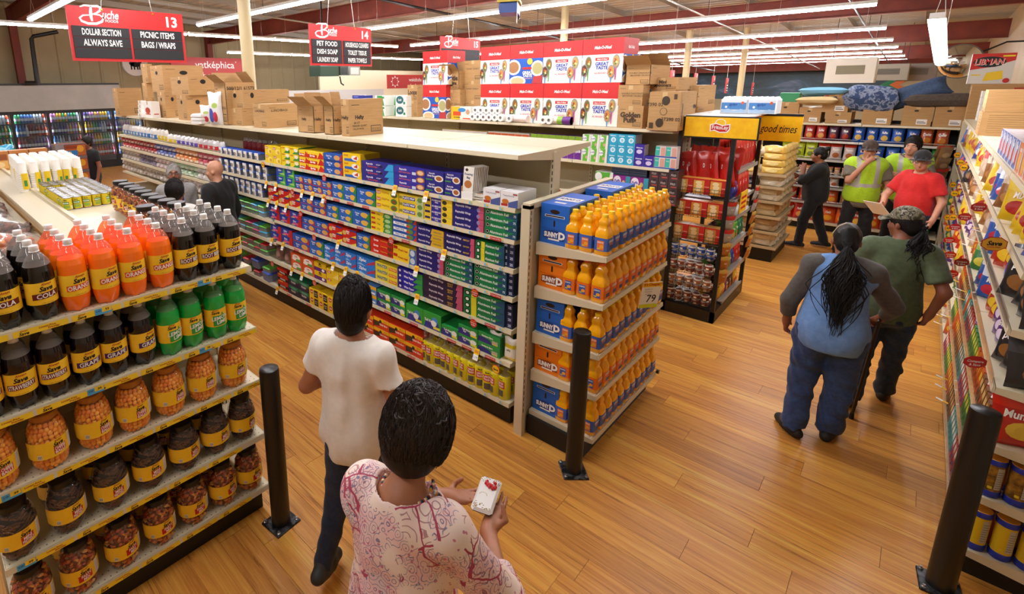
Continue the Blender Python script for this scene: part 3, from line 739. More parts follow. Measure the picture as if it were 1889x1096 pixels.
for j in range(3): t.text(('SUNNY D', 'ORANGE', '64 OZ')[j], .09, .25-.032*j, .018, (0, -.0075, 0), (1, 0, 0), (0, 0, 1), mat('#6a6a66', .5), .0)
o = t.build('price_card', SE, (3.66, 1.285, 1.0)); o.scale = (.62, .62, .62); o.rotation_euler = (.12, .04, -.55); o['label'] = 'white price card with yellow edges reading 79'
k = MB(); k.lathe([(.018, 0), (.018, .02)], 12, BLACKM); o = k.build('stopper', SE, (4.28, 1.3, .2)); o.rotation_euler.x = PI/2
# ---- second gondola with tissue and cereal on top
G2X = 5.92
G2 = thing('shelving_gondola', 'cream gondola stacked with tissue boxes and red cereal cases', 'shelf', (0, 0, 0))
k = MB(); k.box(6.48, 1.9, .1, 6.52, 11.5, 2.1, CREAM2); k.build('back_panel', G2)
k = MB(); k.box(5.98, 1.9, 0, 7.0, 11.5, .15, KICK); k.build('kick_plate', G2)
ups2 = [1.88+1.15*i for i in range(9)]
for y in ups2:
    k = MB(); upright(k, 6.475, y, .05, .04, 2.1, 'y'); k.build('upright', G2)
G2Z = [1.66, 1.25, .85, .5, .16]
for i in range(8):
    for z in G2Z:
        k = MB(); shelf_plate(k, ups2[i]+.004, ups2[i+1]-.004, G2X, 6.47, z, 'y'); k.build('shelf', G2)
    k = MB(); shelf_plate(k, ups2[i]+.004, ups2[i+1]-.004, G2X, 7.08, 2.086, 'y'); k.build('top_deck', G2)
# ---- right snack gondola along the wall: faces +y
RZ = [2.02, 1.69, 1.40, 1.085, .77, .465, .13]
RG = thing('shelving_gondola', 'cream wall gondola of candy and snack bags along the right aisle', 'shelf', (0, 0, 0))
k = MB(); k.box(3.7, -1.04, .1, 11.3, -1.0, 2.0, CREAM2); k.build('back_panel', RG)
k = MB(); k.box(3.72, -1.0, 0, 11.3, -.5, .14, KICK); k.build('kick_plate', RG)
rx = [3.68+1.22*i for i in range(7)]
for zi, z in enumerate(RZ):
    for i in range(6):
        k = MB(); shelf_plate(k, rx[i]+.004, rx[i+1]-.004, -.45, -1.0, z, 'x'); s = k.build('shelf', RG)
        if zi > 1:
            f = MB(); f.box(rx[i]+.01, -.449, z+.034, rx[i+1]-.01, -.446, z+.095, CLEARP); f.build('clear_fence', s)
for i in range(7):
    k = MB(); k.box(rx[i]-.025, -1.0, 0, rx[i]+.025, -.96, 2.0, CREAM); k.build('upright', RG)
k = MB(); k.box(11.0, -1.0, 0, 11.06, -.44, 2.02, CREAM); k.build('end_panel', RG)
# ---- chip shelves along the cross wall: face -x
CXF = 11.35; CZ = [1.565, 1.237, .975, .749, .463, .114]
CG = thing('shelving_gondola', 'dark backed chip shelves across the far end of the aisle', 'shelf', (0, 0, 0))
DARKB = mat('#17120e', .6); STEEL = mat('#b9b4aa', .3, .4)
k = MB(); k.box(11.9, -.5, .1, 11.95, 5.2, 1.95, DARKB); k.build('back_panel', CG)
k = MB(); k.box(CXF+.05, -.45, 0, 11.9, 5.2, .12, KICK); k.build('kick_plate', CG)
for i in range(5):
    y0, y1 = -.45+1.13*i, -.45+1.13*(i+1)
    for z in CZ:
        k = MB(); shelf_plate(k, y0+.004, y1-.004, CXF, 11.9, z, 'y', CREAM if z < .2 else STEEL); s = k.build('shelf', CG)
        if z > .2:
            k = MB(); k.tube([(CXF+.01, y0+.02, z+.07), (CXF+.01, y1-.02, z+.07)], .006, STEEL, 5); k.build('rail', s)
    k = MB(); shelf_plate(k, y0+.004, y1-.004, CXF, 11.9, 1.865, 'y'); k.build('top_deck', CG)
k = MB(); k.box(CXF, -.5, 0, 11.95, -.46, 1.93, CREAM); k.build('end_panel', CG)
# ---- black wire snack rack with yellow headers
FR = thing('snack_rack', 'black wire snack rack with yellow header signs', 'rack', (0, 0, 0))
fx0, fx1, fy0, fy1 = 6.06, 7.27, 1.33, 1.84
for x, y in ((fx0, fy0), (fx1, fy0), (fx0, fy1), (fx1, fy1)):
    k = MB(); k.box(x-.02, y-.02, 0, x+.02, y+.02, 2.27, BLACKM); k.build('post', FR)
k = MB(); k.box(fx0-.02, fy0-.02, 0, fx1+.02, fy1+.02, .13, BLACKM); k.build('base', FR)
k = MB(); k.box(fx0-.03, fy0-.1, 2.27, fx1+.03, fy1, 2.285, mat('#d8d6d0', .5)); k.build('top_board', FR)
FZ = [1.68, 1.335, 1.13, .80, .46, .15]
for z in FZ:
    k = MB(); k.box(fx0+.32, fy0, z-.012, fx1, fy1, z, mat('#8d867c', .4)); k.box(fx0+.3, fy0-.015, z-.03, fx1, fy0-.002, z+.012, mat('#9a9388', .35)); k.build('shelf', FR)
FX = [1.43, 1.18, .90]; FC = [.70, .52, .335, .16]
for z in FX+FC:
    k = MB()
    for j in range(7): k.tube([(fx0-.01, fy0+.03+.075*j, z), (fx0+.3, fy0+.03+.075*j, z)], .004, BLACKM, 4)
    for h in (0, .035, .07): k.tube([(fx0-.012, fy0+.02, z+h), (fx0-.012, fy1-.02, z+h)], .003, BLACKM, 4)
    for j in range(11): k.tube([(fx0-.012, fy0+.03+.045*j, z), (fx0-.012, fy0+.03+.045*j, z+.07)], .002, BLACKM, 3)
    k.build('wire_shelf', FR)
k = MB(); ylw = noisy('yellow_header_print', [(.35, '#f0b000'), (.6, '#f8c614')], (1, 3, 3), 3, .35)
k.box(fx0-.04, 1.115, 2.05, fx0-.02, 1.80, 2.285, BLACKM); k.box(fx0-.045, 1.13, 2.065, fx0-.04, 1.795, 2.272, ylw)
o = (fx0-.046, 1.46, 2.165); u = (0, -1, 0); v = (0, 0, 1)
k.disc(.0, .05, .05, .045, (o[0]-.0003, o[1], o[2]), u, v, WHITE, 18); k.disc(.0, .05, .042, .038, (o[0]-.0006, o[1], o[2]), u, v, YEL, 18)
k.poly2([(-.095, .035), (-.04, .05), (.02, .03), (.09, .045), (.092, -.01), (.07, -.045), (.0, -.05), (-.05, -.03), (-.092, -.04)], (o[0]-.0009, o[1], o[2]), u, v, WHITE)
k.poly2([(-.085, .026), (-.04, .04), (.02, .02), (.08, .035), (.082, -.008), (.063, -.036), (.0, -.04), (-.05, -.02), (-.083, -.03)], (o[0]-.0012, o[1], o[2]), u, v, RED)
k.text('FritoLay', 0, .0, .04, (o[0]-.0016, o[1], o[2]), u, v, WHITE, .02, 0, .15)
k.text('Good Fun', 0, -.072, .014, (o[0]-.0016, o[1], o[2]), u, v, mat('#d9941a', .4), .01, .2)
k.build('header_sign', FR)
k = MB(); k.box(fx1-.03, .94, 1.945, fx1-.015, 1.75, 2.235, ylw); k.box(fx1-.035, .94, 2.235, fx1-.01, 1.76, 2.262, BLACKM)
k.text('good times', 1.27, 2.075, .095, (fx1-.031, 2.43, 0), (0, -1, 0), (0, 0, 1), INK, .005, .35, .36); k.build('side_header_sign', FR)
k = MB(); k.box(6.5, 1.29, 1.18, 6.8, 1.3, 1.42, YEL)
for j in range(3): k.rect(-.11, .02+.06*j, .1, .05+.06*j, (6.65, 1.289, 1.2), (1, 0, 0), (0, 0, 1), RED)
k.build('price_card', FR)
# ---- bread rack
BR = thing('bread_rack', 'beige tray bread rack on black base beyond the snack rack', 'rack', (0, 0, 0))
bx0, bx1, by0, by1 = 8.82, 9.85, 1.27, 2.15
k = MB(); k.box(bx0, by0, 0, bx1, by1, .2, KICK); k.build('base', BR)
BZ = [.2, .425, .655, .885, 1.1, 1.285]
for z in BZ:
    k = MB(); k.box(bx0-.04, by0-.03, z, bx1+.03, by1, z+.018, mat('#b09a72', .6)); k.box(bx0-.045, by0-.035, z, bx0-.035, by1, z+.04, mat('#bba680', .6)); k.box(bx0-.04, by0-.04, z, bx1+.03, by0-.03, z+.04, mat('#bba680', .6)); k.build('tray', BR)
k = MB(); k.box(bx0+.45, by0+.4, .2, bx0+.55, by1, 1.8, mat('#b09a72', .6)); k.build('spine', BR)
# ================================================================ soda bottles
capm = mat('#ded9cf', .45, name='white_cap'); LBL = noisy('yellow_label', [(.3, '#f2bd12'), (.7, '#fbd13c')], (1, 1, 1), 12, .35, world=False)
BH = .335
def soda(liq, word, bandc, clearliq=False, green=False):
    liqm = mat(liq, .12, 0, .5, 'liquid_'+word)
    if green:
        kk = NT('green_soda'); kk.b.inputs['Base Color'].default_value = lin(liq); kk.b.inputs['Roughness'].default_value = .06; kk.b.inputs['Transmission Weight'].default_value = .35; kk.b.inputs['Coat Weight'].default_value = .5; liqm = kk.m
    r = .0585
    lo = [(.030, 0), (.045, .002), (.052, .02), (.0575, .055), (r, .075), (r, .2), (.0575, .222)]
    k = MB(); k.lathe(lo, 30, liqm, lobes=[.5, .3, .16, .05], cap=True)
    up = [(.0575, .222), (.052, .248), (.042, .272), (.03, .291), (.0195, .303), (.0165, .309), (.0165, .318)]
    n = 2
    k.lathe(up[:n], 24, liqm, cap=False); k.lathe(up[n-1:], 24, clear('clear_pet_'+word, '#ffb488' if liq in ('#ff7410',) else ('#9fd8a0' if green else '#cfc8c0'), .2, .05), cap=False)
    k.lathe([(up[n-1][0]-.002, up[n-1][1]-.0), (.0, up[n-1][1])], 20, mat({'#ff7410': '#ff8030'}.get(liq, '#3a2620' if not green else '#48b85a'), .3), cap=False)
    body = k.mesh('soda_body')
    c = MB(); c.lathe([(.0165, .306), (.0205, .307), (.0205, .309), (.0175, .311), (.0185, .314), (.0185, .331), (.017, .334), (0, .335)], 18, capm); cap = c.mesh('cap')
    l = MB(); R1 = r+.0008; l.lathe([(R1, .078), (R1, .178)], 30, LBL, cap=False)
    rr = R1+.0005
    if green:
        g = mat('#2c9a3c', .35); l.band(-.45, .75, .082, .142, rr, g, 12); l.text_cyl('Save', -.2, .16, .017, rr+.0004, INK, .03, .25); l.text_cyl('LEMON', .2, .128, .02, rr+.001, WHITE, .03, .0, slope=.12); l.text_cyl('LIME', .32, .104, .02, rr+.001, WHITE, .03, 0, slope=.12)
        l.band(.35, .5, .14, .155, rr+.0003, g, 4); l.text_cyl('Always', -.2, .173, .008, rr+.0004, tagred, .02, .2)
        l.text_cyl('Save', 2.9, .16, .017, rr+.0004, INK, .03, .25)
    else:
        for a in (0.05, 3.2):
            l.text_cyl('Always', a+.05, .168, .0105, rr+.0004, mat('#b8371a', .4), .02, .2, slope=.06); l.text_cyl('Save', a, .149, .021, rr+.0005, INK, .035, .25, slope=.06)
            l.band(a-.95, a+.95, .104, .131, rr, mat(bandc, .4), 16, slope=.06); l.text_cyl(word, a, .1175, .021, rr+.0006, WHITE, .02, 0, .105, slope=.06)
        l.text_cyl('2 LITER  67.6 FL OZ', 0, .084, .004, rr+.0004, INK, .0)
    return Proto('soda_bottle', body, [('cap', cap), ('label', l.mesh('label'))])
S_COLA = soda('#0e0806', 'COLA', '#6b1712'); S_OR = soda('#ff7410', 'ORANGE', '#d9541a', True); S_ROOT = soda('#0b0605', 'ROOT BEER', '#6b1712')
S_STR = soda('#160507', 'STRAWBERRY', '#7a1712'); S_GR = soda('#0c0610', 'GRAPE', '#43175c'); S_LL = soda('#12c44a', 'LEMON LIME', '#2c9a3c', True, True)
def soda_row(kinds, z, rows, tier, x0=.07, dx=.1265):
    for i, (pr, nm) in enumerate(kinds):
        for r in range(rows):
            y = 2.58+.075+.122*r
            pr.put((x0+dx*i+R.uniform(-.006, .006), y+R.uniform(-.004, .004), z+.001), R.uniform(-.18, .35) if r == 0 else R.uniform(-1, 1),
                   '%s soda bottle, %s of its %s row, %s from the right end' % (nm, tier, nth(r), nth(len(kinds)-1-i)), 'bottle', 'soda bottles on the end shelf', sc=1.0)
soda_row([(S_COLA, 'black cola')]*3+[(S_OR, 'bright orange')]*4+[(S_ROOT, 'dark root beer')]*3, T(LZ[0]), 4, 'top tier')
soda_row([(S_STR, 'dark strawberry')]*3+[(S_GR, 'dark grape')]*3+[(S_LL, 'green lemon lime')]*4, T(LZ[1]), 2, 'second tier')

# ================================================================ snack jars
JR = .081
def jar(name, word, kind):
    prof = [(.05, 0), (.066, .006), (.076, .03), (JR, .07), (JR, .13), (.077, .172), (.066, .2), (.053, .213), (.05, .218), (.05, .224)]
    b = MB(); b.lathe(prof, 28, CLEARP, cap=False)
    rr = random.Random(len(word)); c = MB()
    def inr(z): return float(np.interp(z, [p[1] for p in prof], [p[0] for p in prof]))-.004
    if kind == 'balls':
        core = mat('#c87010', .7); ms = [mat('#f79c1e', .6), mat('#f08a12', .6), mat('#fbac36', .6)]; z = .012
        while z < .2:
            r = inr(z)-.009; n = int(2*PI*r/.0195); o = rr.random()
            for i in range(n):
                a = 2*PI*(i+o)/n; q = r-rr.random()*.003
                c.sphere((q*math.cos(a), q*math.sin(a), z+rr.uniform(-.003, .003)), .0113, ms[rr.randrange(3)], 7, 5)
            z += .0168
    elif kind == 'pretzels':
        core = mat('#1c0d06', .7); ms = [mat('#54301a', .45), mat('#3e2212', .45), mat('#6a4022', .45)]
        for i in range(330):
            z = .01+.195*i/330; r = inr(z)-.006; a = rr.random()*2*PI; t = rr.uniform(-.5, .5); L = rr.uniform(.012, .02)
            pts = [((r-.004*abs(s))*math.cos(a+s*L/r*math.cos(t)), (r-.004*abs(s))*math.sin(a+s*L/r*math.cos(t)), z+s*L*math.sin(t)+.004*math.cos(s*2)) for s in (-1, 0, 1)]
            c.tube(pts, .0036, ms[rr.randrange(3)], 5)
    else:
        core = mat('#7a3408', .7); ms = [mat('#d8791c', .5), mat('#c25a12', .5), mat('#e0a044', .5), mat('#a5420e', .5), mat('#8a5a2a', .5)]
        for i in range(300):
            z = .01+.195*i/300; r = inr(z)-.007; a = rr.random()*2*PI; m = ms[rr.randrange(5)]
            P = (r*math.cos(a), r*math.sin(a), z)
            if rr.random() < .45: c.sphere(P, rr.uniform(.008, .014), m, 6, 4, (1, 1, .55))
            else:
                t = rr.uniform(-1, 1); c.tube([((r-.002)*math.cos(a+s*.14*math.cos(t)), (r-.002)*math.sin(a+s*.14*math.cos(t)), z+s*.012*math.sin(t)) for s in (-1, 0, 1)], .0055, m, 5)
    c.lathe([(inr(z)-.014, z) for z in np.linspace(.006, .21, 9)], 16, core)
    l = MB(); rl = JR+.0007; l.lathe([(rl, .062), (rl, .135)], 28, LBL, cap=False); q = rl+.0006
    l.text_cyl('Always', .12, .1275, .008, q, tagred, .02, .2, slope=.05); l.text_cyl('Save', .12, .114, .0165, q, INK, .035, .25, slope=.05)
    l.band(-.13 if kind != 'mix' else -.25, .5, .073, .104, q-.0001, RED, 8, .05)
    a, z = word.split('|'); l.text_cyl(a, .19, .0955, .0125, q+.0004, WHITE, .025, 0, .046, slope=.05); l.text_cyl(z, .19, .081, .0125, q+.0004, WHITE, .025, 0, .046, slope=.05)
    l.band(.72, 1.05, .066, .132, q, WHITE, 4)
    for i in range(9): l.band(.74, 1.03, .07+.0065*i, .072+.0065*i, q+.0004, mat('#8d8a80', .5), 3)
    l.band(-.95, -.72, .066, .084, q, WHITE, 3)
    for i in range(6): l.band(-.93+.035*i, -.915+.035*i, .068, .082, q+.0004, INK, 1)
    d = MB(); d.lathe([(.053, .215), (.056, .216), (.056, .238), (.053, .241), (0, .241)], 24, mat({'balls': '#b9772a'}.get(kind, '#3a2a20'), .35) if kind == 'balls' else BLACKM)
    return Proto(name, b.mesh('jar_shell'), [('contents', c.mesh('contents')), ('label', l.mesh('label')), ('lid', d.mesh('lid'))])
J_CB = jar('snack_jar', 'CHEESE|BALLS', 'balls'); J_PR = jar('snack_jar', 'MINI|PRETZELS', 'pretzels'); J_MX = jar('snack_jar', 'PARTY|MIX', 'mix')
for ti, (pr, nm, z, xs) in enumerate(((J_CB, 'orange cheese ball', T(LZ[2]), (.06, .253, .443, .62, .80, .98, 1.165)), (J_PR, 'brown mini pretzel', T(LZ[3]), (.08, .275, .47, .655, .84, 1.02, 1.19)), (J_MX, 'orange party mix', T(LZ[4]), (.09, .28, .475, .665, .85, 1.03, 1.2)))):
    for i, x in enumerate(xs):
        pr.put((x, 2.668+.008*R.random(), z+.001), R.uniform(-.1, .25), '%s jar, front row, %s from the left end' % (nm, nth(i)), 'jar', 'snack jars on the end shelf', sc=(1, 1, 1.14))
    for i in range(5 if ti else 1):
        pr.put((xs[i+(1 if ti else 0)]-.09*0, 2.9, z+.001), R.uniform(-1, 1), '%s jar standing behind the front row, %s from left' % (nm, nth(i)), 'jar', 'snack jars on the end shelf')
# black lidded jars on the low gondola
JL = [(222, 333), (233, 338), (243, 343), (253, 347), (264, 352), (276, 358), (290, 363), (307, 368), (330, 372), (268, 379), (290, 390)]
for i, (px, py) in enumerate(JL):
    p = onz(px, py, 1.90)
    J_MX.put((min(p[0], 1.22), p[1], 1.645), R.uniform(-1.6, -.8), 'black lidded snack jar on the low gondola, %s from the far end' % nth(i), 'jar', 'black lidded jars along the low gondola', sc=(1.02, 1.02, 1.06))
# vegetable cans
c = MB(); c.lathe([(.034, 0), (.0345, .004), (.0335, .006), (.0335, .104), (.0345, .106), (.034, .11), (.031, .11), (.031, .107), (0, .107)], 16, mat('#b9b9b6', .25, .9)); canb = c.mesh('can_body')
l = MB(); l.lathe([(.0342, .008), (.0342, .102)], 16, mat('#d8c020', .35), cap=False); l.band(-.8, .8, .05, .075, .0346, mat('#2f7d3a', .4), 8); l.text_cyl('Save', 0, .088, .011, .0349, INK, .03, .2); l.text_cyl('BEANS', 0, .062, .012, .035, WHITE, .03); l.band(-.6, .9, .018, .044, .0346, mat('#8fae3a', .4), 8); l.band(1.2, 1.6, .012, .04, .0346, WHITE, 3); CAN = Proto('food_can', canb, [('label', l.mesh('label'))])
k0 = 0
for r in range(15):
    for cI in range(6):
        if r in (9, 10) and cI == 1 or r > 9 and cI == 0 and r < 11: continue
        x = .905+.0715*cI; y = 5.02+.0715*r
        if r < 1 and cI == 0: pass
        CAN.put((x, y, 1.641), R.uniform(-.9, .9), 'yellow labelled vegetable can, %s row back, %s from the rail' % (nth(r), nth(cI)), 'can', 'vegetable cans on the low gondola')
# stacked foam cups in sleeves
cupm = mat('#efe9dc', .55); cy = mat('#e9c51f', .45)
k = MB(); z = 0
prof = []
for i in range(9): prof += [(.05-.0012*i, .022*i), (.052-.0012*i, .022*i+.004), (.0492-.0012*i, .022*i+.008)]
prof += [(.036, .29), (.034, .295), (0, .295)]
k.lathe(prof, 14, cupm); cups = k.mesh('cup_stack'); l = MB(); l.band(-.5, .6, .03, .19, .0525, cy, 5); l.band(-.2, .3, .06, .12, .0529, mat('#3f8a46', .4), 4); CUP = Proto('cup_stack', cups, [('label', l.mesh('label'))])
for r in range(9):
    for cI in range(6):
        CUP.put((.80+.094*cI+.006*r, 6.28+.115*r, 1.641), R.choice((-.9, -.5, 0, .4, 2.5)), 'stack of white foam cups, %s row back, %s from left' % (nth(r), nth(cI)), 'cups', 'stacked foam cups')
# boxed goods beyond the cups, blue wrapped packs
BXM = carton_mesh('snack_box', .2, .15, .2, '#b5763a', (('r', .08, .1, .92, .5, '#d9a860'), ('r', .1, .55, .9, .85, '#8c4a20'), ('e', .5, .3, .25, .15, '#e8c890')), top='#c98e52')
SBX = Proto('snack_box', BXM)
for i in range(6): SBX.put((.2+.21*i, 8.2, 1.455+.001 if i < 2 else 1.641), 0, 'brown snack carton behind the foam cups, %s from left' % nth(i), 'box', 'brown cartons behind the cups', sc=(1, 1, 1.45 if i < 2 else 1.2))
BW = Proto('wrapped_pack', bag_mesh('wrapped_pack', .3, .2, .16, [(0, 1, '#2a94b8')], blobs=[(.5, .5, .3, .3, '#8fd0e2')], seed=4))
for i in range(3): BW.put((.25+.33*i, 8.65, 1.75), 0, 'shiny blue wrapped pack behind brown cartons, %s from left' % nth(i), 'pack', 'blue wrapped packs', rx=-.3)
# bags heaped on the side shelf beside the rail
def clearbag(seed, fillc, w=.3, h=.34, d=.16):
    """see-through bag with its food inside"""
    rr = random.Random(seed); k = MB(); ms = [mat(c, .5) for c in fillc]
    for i in range(34):
        u, v = rr.uniform(-.38, .38), rr.uniform(.08, .72); k.sphere((u*w, d/2+rr.uniform(-.25, .25)*d, v*h), rr.uniform(.022, .036), ms[rr.randrange(len(ms))], 8, 6, (1, .8, .75))
    return Proto('food_bag', bag_mesh('bag_film', w, h, d, [(0, 1, FILM)], seed=seed), [('contents', k.mesh('contents'))])
CBG = [clearbag(3, ('#d8740a', '#e58a1a', '#c45f08')), clearbag(5, ('#6a2f14', '#7c3a1a', '#54240e')), clearbag(8, ('#8a4a22', '#73391a', '#9a5a2e'))]
n = 0
for r in range(12):
    for cI in range(2):
        kind = 0 if (cI == 1 and r in (3, 4, 5)) else (1 if cI else 2)
        CBG[kind].put((.36+.26*cI+R.uniform(-.03, .03), 3.3+.27*r+R.uniform(-.05, .05), 1.53+.04*cI), PI/2+R.uniform(-.5, .5), ('orange', 'dark brown', 'tan')[kind]+' snack bag lying beside the rail, %s along, %s column' % (nth(r), nth(cI)), 'bag', 'clear snack bags on the low gondola', rx=-1.15+R.uniform(-.15, .15))
# stacked drink cartons on the floor by the far aisle (three cases with a standing arm behind)
CS = carton_mesh('drink_case', .5, .3, .26, '#8f8a8c', (('r', .28, .05, 1, .95, '#5a2d46'), ('r', .3, .1, .98, .9, '#b5622a'), ('r', .3, .12, .7, .5, '#2f7fc0'), ('e', .8, .6, .12, .25, '#e0a12c'), ('r', .32, .62, .7, .86, '#8c3a1c'), ('e', .45, .3, .06, .14, '#e8c890')), side='#a09a98', top='#7a4a3a')
p = ony(196, 300, 11.2)
for i in range(6): Proto('drink_case', CS).put((2.25, 11.4, .01+.272*i), 0, 'shrink wrapped drink case, %s from the bottom of its tower' % nth(i), 'case', 'tower of drink cases by the far shelf')
# ================================================================ orange juice
jm = NT('orange_juice'); jm.b.inputs['Base Color'].default_value = lin('#f8ac08'); jm.b.inputs['Roughness'].default_value = .12; jm.b.inputs['Coat Weight'].default_value = .4; jm.b.inputs['Subsurface Weight'].default_value = 0; jm = jm.m
def juice(labelc, capc):
    k = MB(); pr = [(.045, 0), (.049, .006), (.049, .135), (.047, .15), (.036, .175), (.0305, .19), (.031, .2), (.035, .212), (.032, .228), (.022, .243), (.0185, .25)]
    k.lathe(pr, 24, jm, sq=5); b = k.mesh('juice_body')
    k = MB(); k.lathe([(.0185, .247), (.0205, .248), (.0205, .266), (.019, .269), (0, .269)], 16, mat(capc, .4)); cp = k.mesh('cap')
    l = MB(); q = .0497; l.lathe([(q, .03), (q, .118)], 24, mat(labelc, .35), cap=False, sq=5)
    inv = '#e8742a' if labelc.startswith('#2') or labelc.startswith('#3') or labelc.startswith('#4') else '#2f55a8'
    s = .0502
    for rz in range(4):
        u = (math.cos(rz*PI/2), math.sin(rz*PI/2), 0); nrm = (math.sin(rz*PI/2), -math.cos(rz*PI/2), 0); o = (nrm[0]*s, nrm[1]*s, 0)
        if rz % 2 == 0:
            l.text('SUNNYD', 0, .098, .016, o, u, (0, 0, 1), WHITE, .035, 0, .066); l.rect(-.02, .04, .03, .068, o, u, (0, 0, 1), mat('#1c2f6a', .4)); l.rect(-.025, .076, .03, .084, o, u, (0, 0, 1), mat('#d7561a', .4))
        else:
            l.rect(-.022, .036, .024, .1, o, u, (0, 0, 1), mat(inv, .4)); o2 = (nrm[0]*(s+.0004), nrm[1]*(s+.0004), 0)
            l.text('SUNNYD', 0, .088, .01, o2, u, (0, 0, 1), WHITE, .03, 0, .04); l.disc(.008, .06, .014, .012, o2, u, (0, 0, 1), mat('#f0a02a', .4)); l.rect(-.018, .042, .0, .05, o2, u, (0, 0, 1), mat('#c8d23a', .4))
    return Proto('juice_bottle', b, [('cap', cp), ('label', l.mesh('label'))])
JU_B = juice('#3f62b4', '#f5c60a'); JU_O = juice('#e8711a', '#ef6a10')
def jcase(col, dark):
    it = (('e', .5, .82, .17, .055, '#2a1408'), ('r', .15, .68, .85, .735, '#f2efe8'), ('r', .17, .69, .83, .725, '#1d1d24'), ('r', .47, .45, .53, .6, '#2a1408'), ('p', [(.12, .14), (.5, .1), (.88, .12), (.88, .33), (.5, .36), (.14, .32)], dark),
          ('t', 'SUNNY', .4, .235, .12, '#f4f2ee', .06, .0, .5), ('t', 'D', .78, .24, .17, '#f4f2ee', .06), ('r', .3, .1, .7, .14, '#f2efe8'), ('r', .05, .62, .95, .626, dark), ('r', .05, .38, .95, .386, dark))
    k = MB(); w, d, h = .215, .44, .285; f = mat(col, .45)
    k.box(-w/2, 0, 0, w/2, d, h, f); deco(k, it, w, h, (-w/2, 0, 0), (1, 0, 0), (0, 0, 1))
    deco(k, (('p', [(.1, .32), (.9, .36), (.9, .6), (.1, .6)], '#e9e6df'), ('t', 'SUNNY D', .5, .48, .1, dark, .06, 0, .7), ('r', .3, .12, .7, .2, '#e9e6df')), w, d, (-w/2, 0, h+.001), (1, 0, 0), (0, 1, 0))
    return Proto('juice_case', k.mesh('juice_case'))
JC_B = jcase('#1c62c0', '#123a80'); JC_O = jcase('#ee7d14', '#8a3a08')
for zi, z in enumerate(SZ):
    blue = zi % 2 == 0; zt = T(z)+.001; tn = nth(zi)+' tier'
    jp, jc = (JU_B, JC_B) if blue else (JU_O, JC_O); cn = 'blue' if blue else 'orange'
    jc.put((3.115, 1.70, zt), -PI/2, '%s juice case on the left of the %s' % (cn, tn), 'case', 'juice cases on the end shelf')
    if zi == 0: jc.put((3.78, 1.70, zt), -PI/2, 'blue juice case further back on the first tier', 'case', 'juice cases on the end shelf')
    for r in range(4 if zi == 0 else 2):
        for cI in range(11):
            x = 3.155+.1085*cI; y = 1.362+.1035*r
            if r == 3 and (x < 3.62 or 3.7 < x < 4.28): continue
            jp.put((x+R.uniform(-.003, .003), y+R.uniform(-.003, .003), zt), R.choice((0, 0, PI)), '%s label juice bottle, %s, %s row back, %s from left' % (cn, tn, nth(r), nth(cI)), 'bottle', 'orange juice bottles on the end shelf')
    if zi: jp.put((3.155, 1.569, zt), 0, '%s label juice bottle against the case, %s' % (cn, tn), 'bottle', 'orange juice bottles on the end shelf')
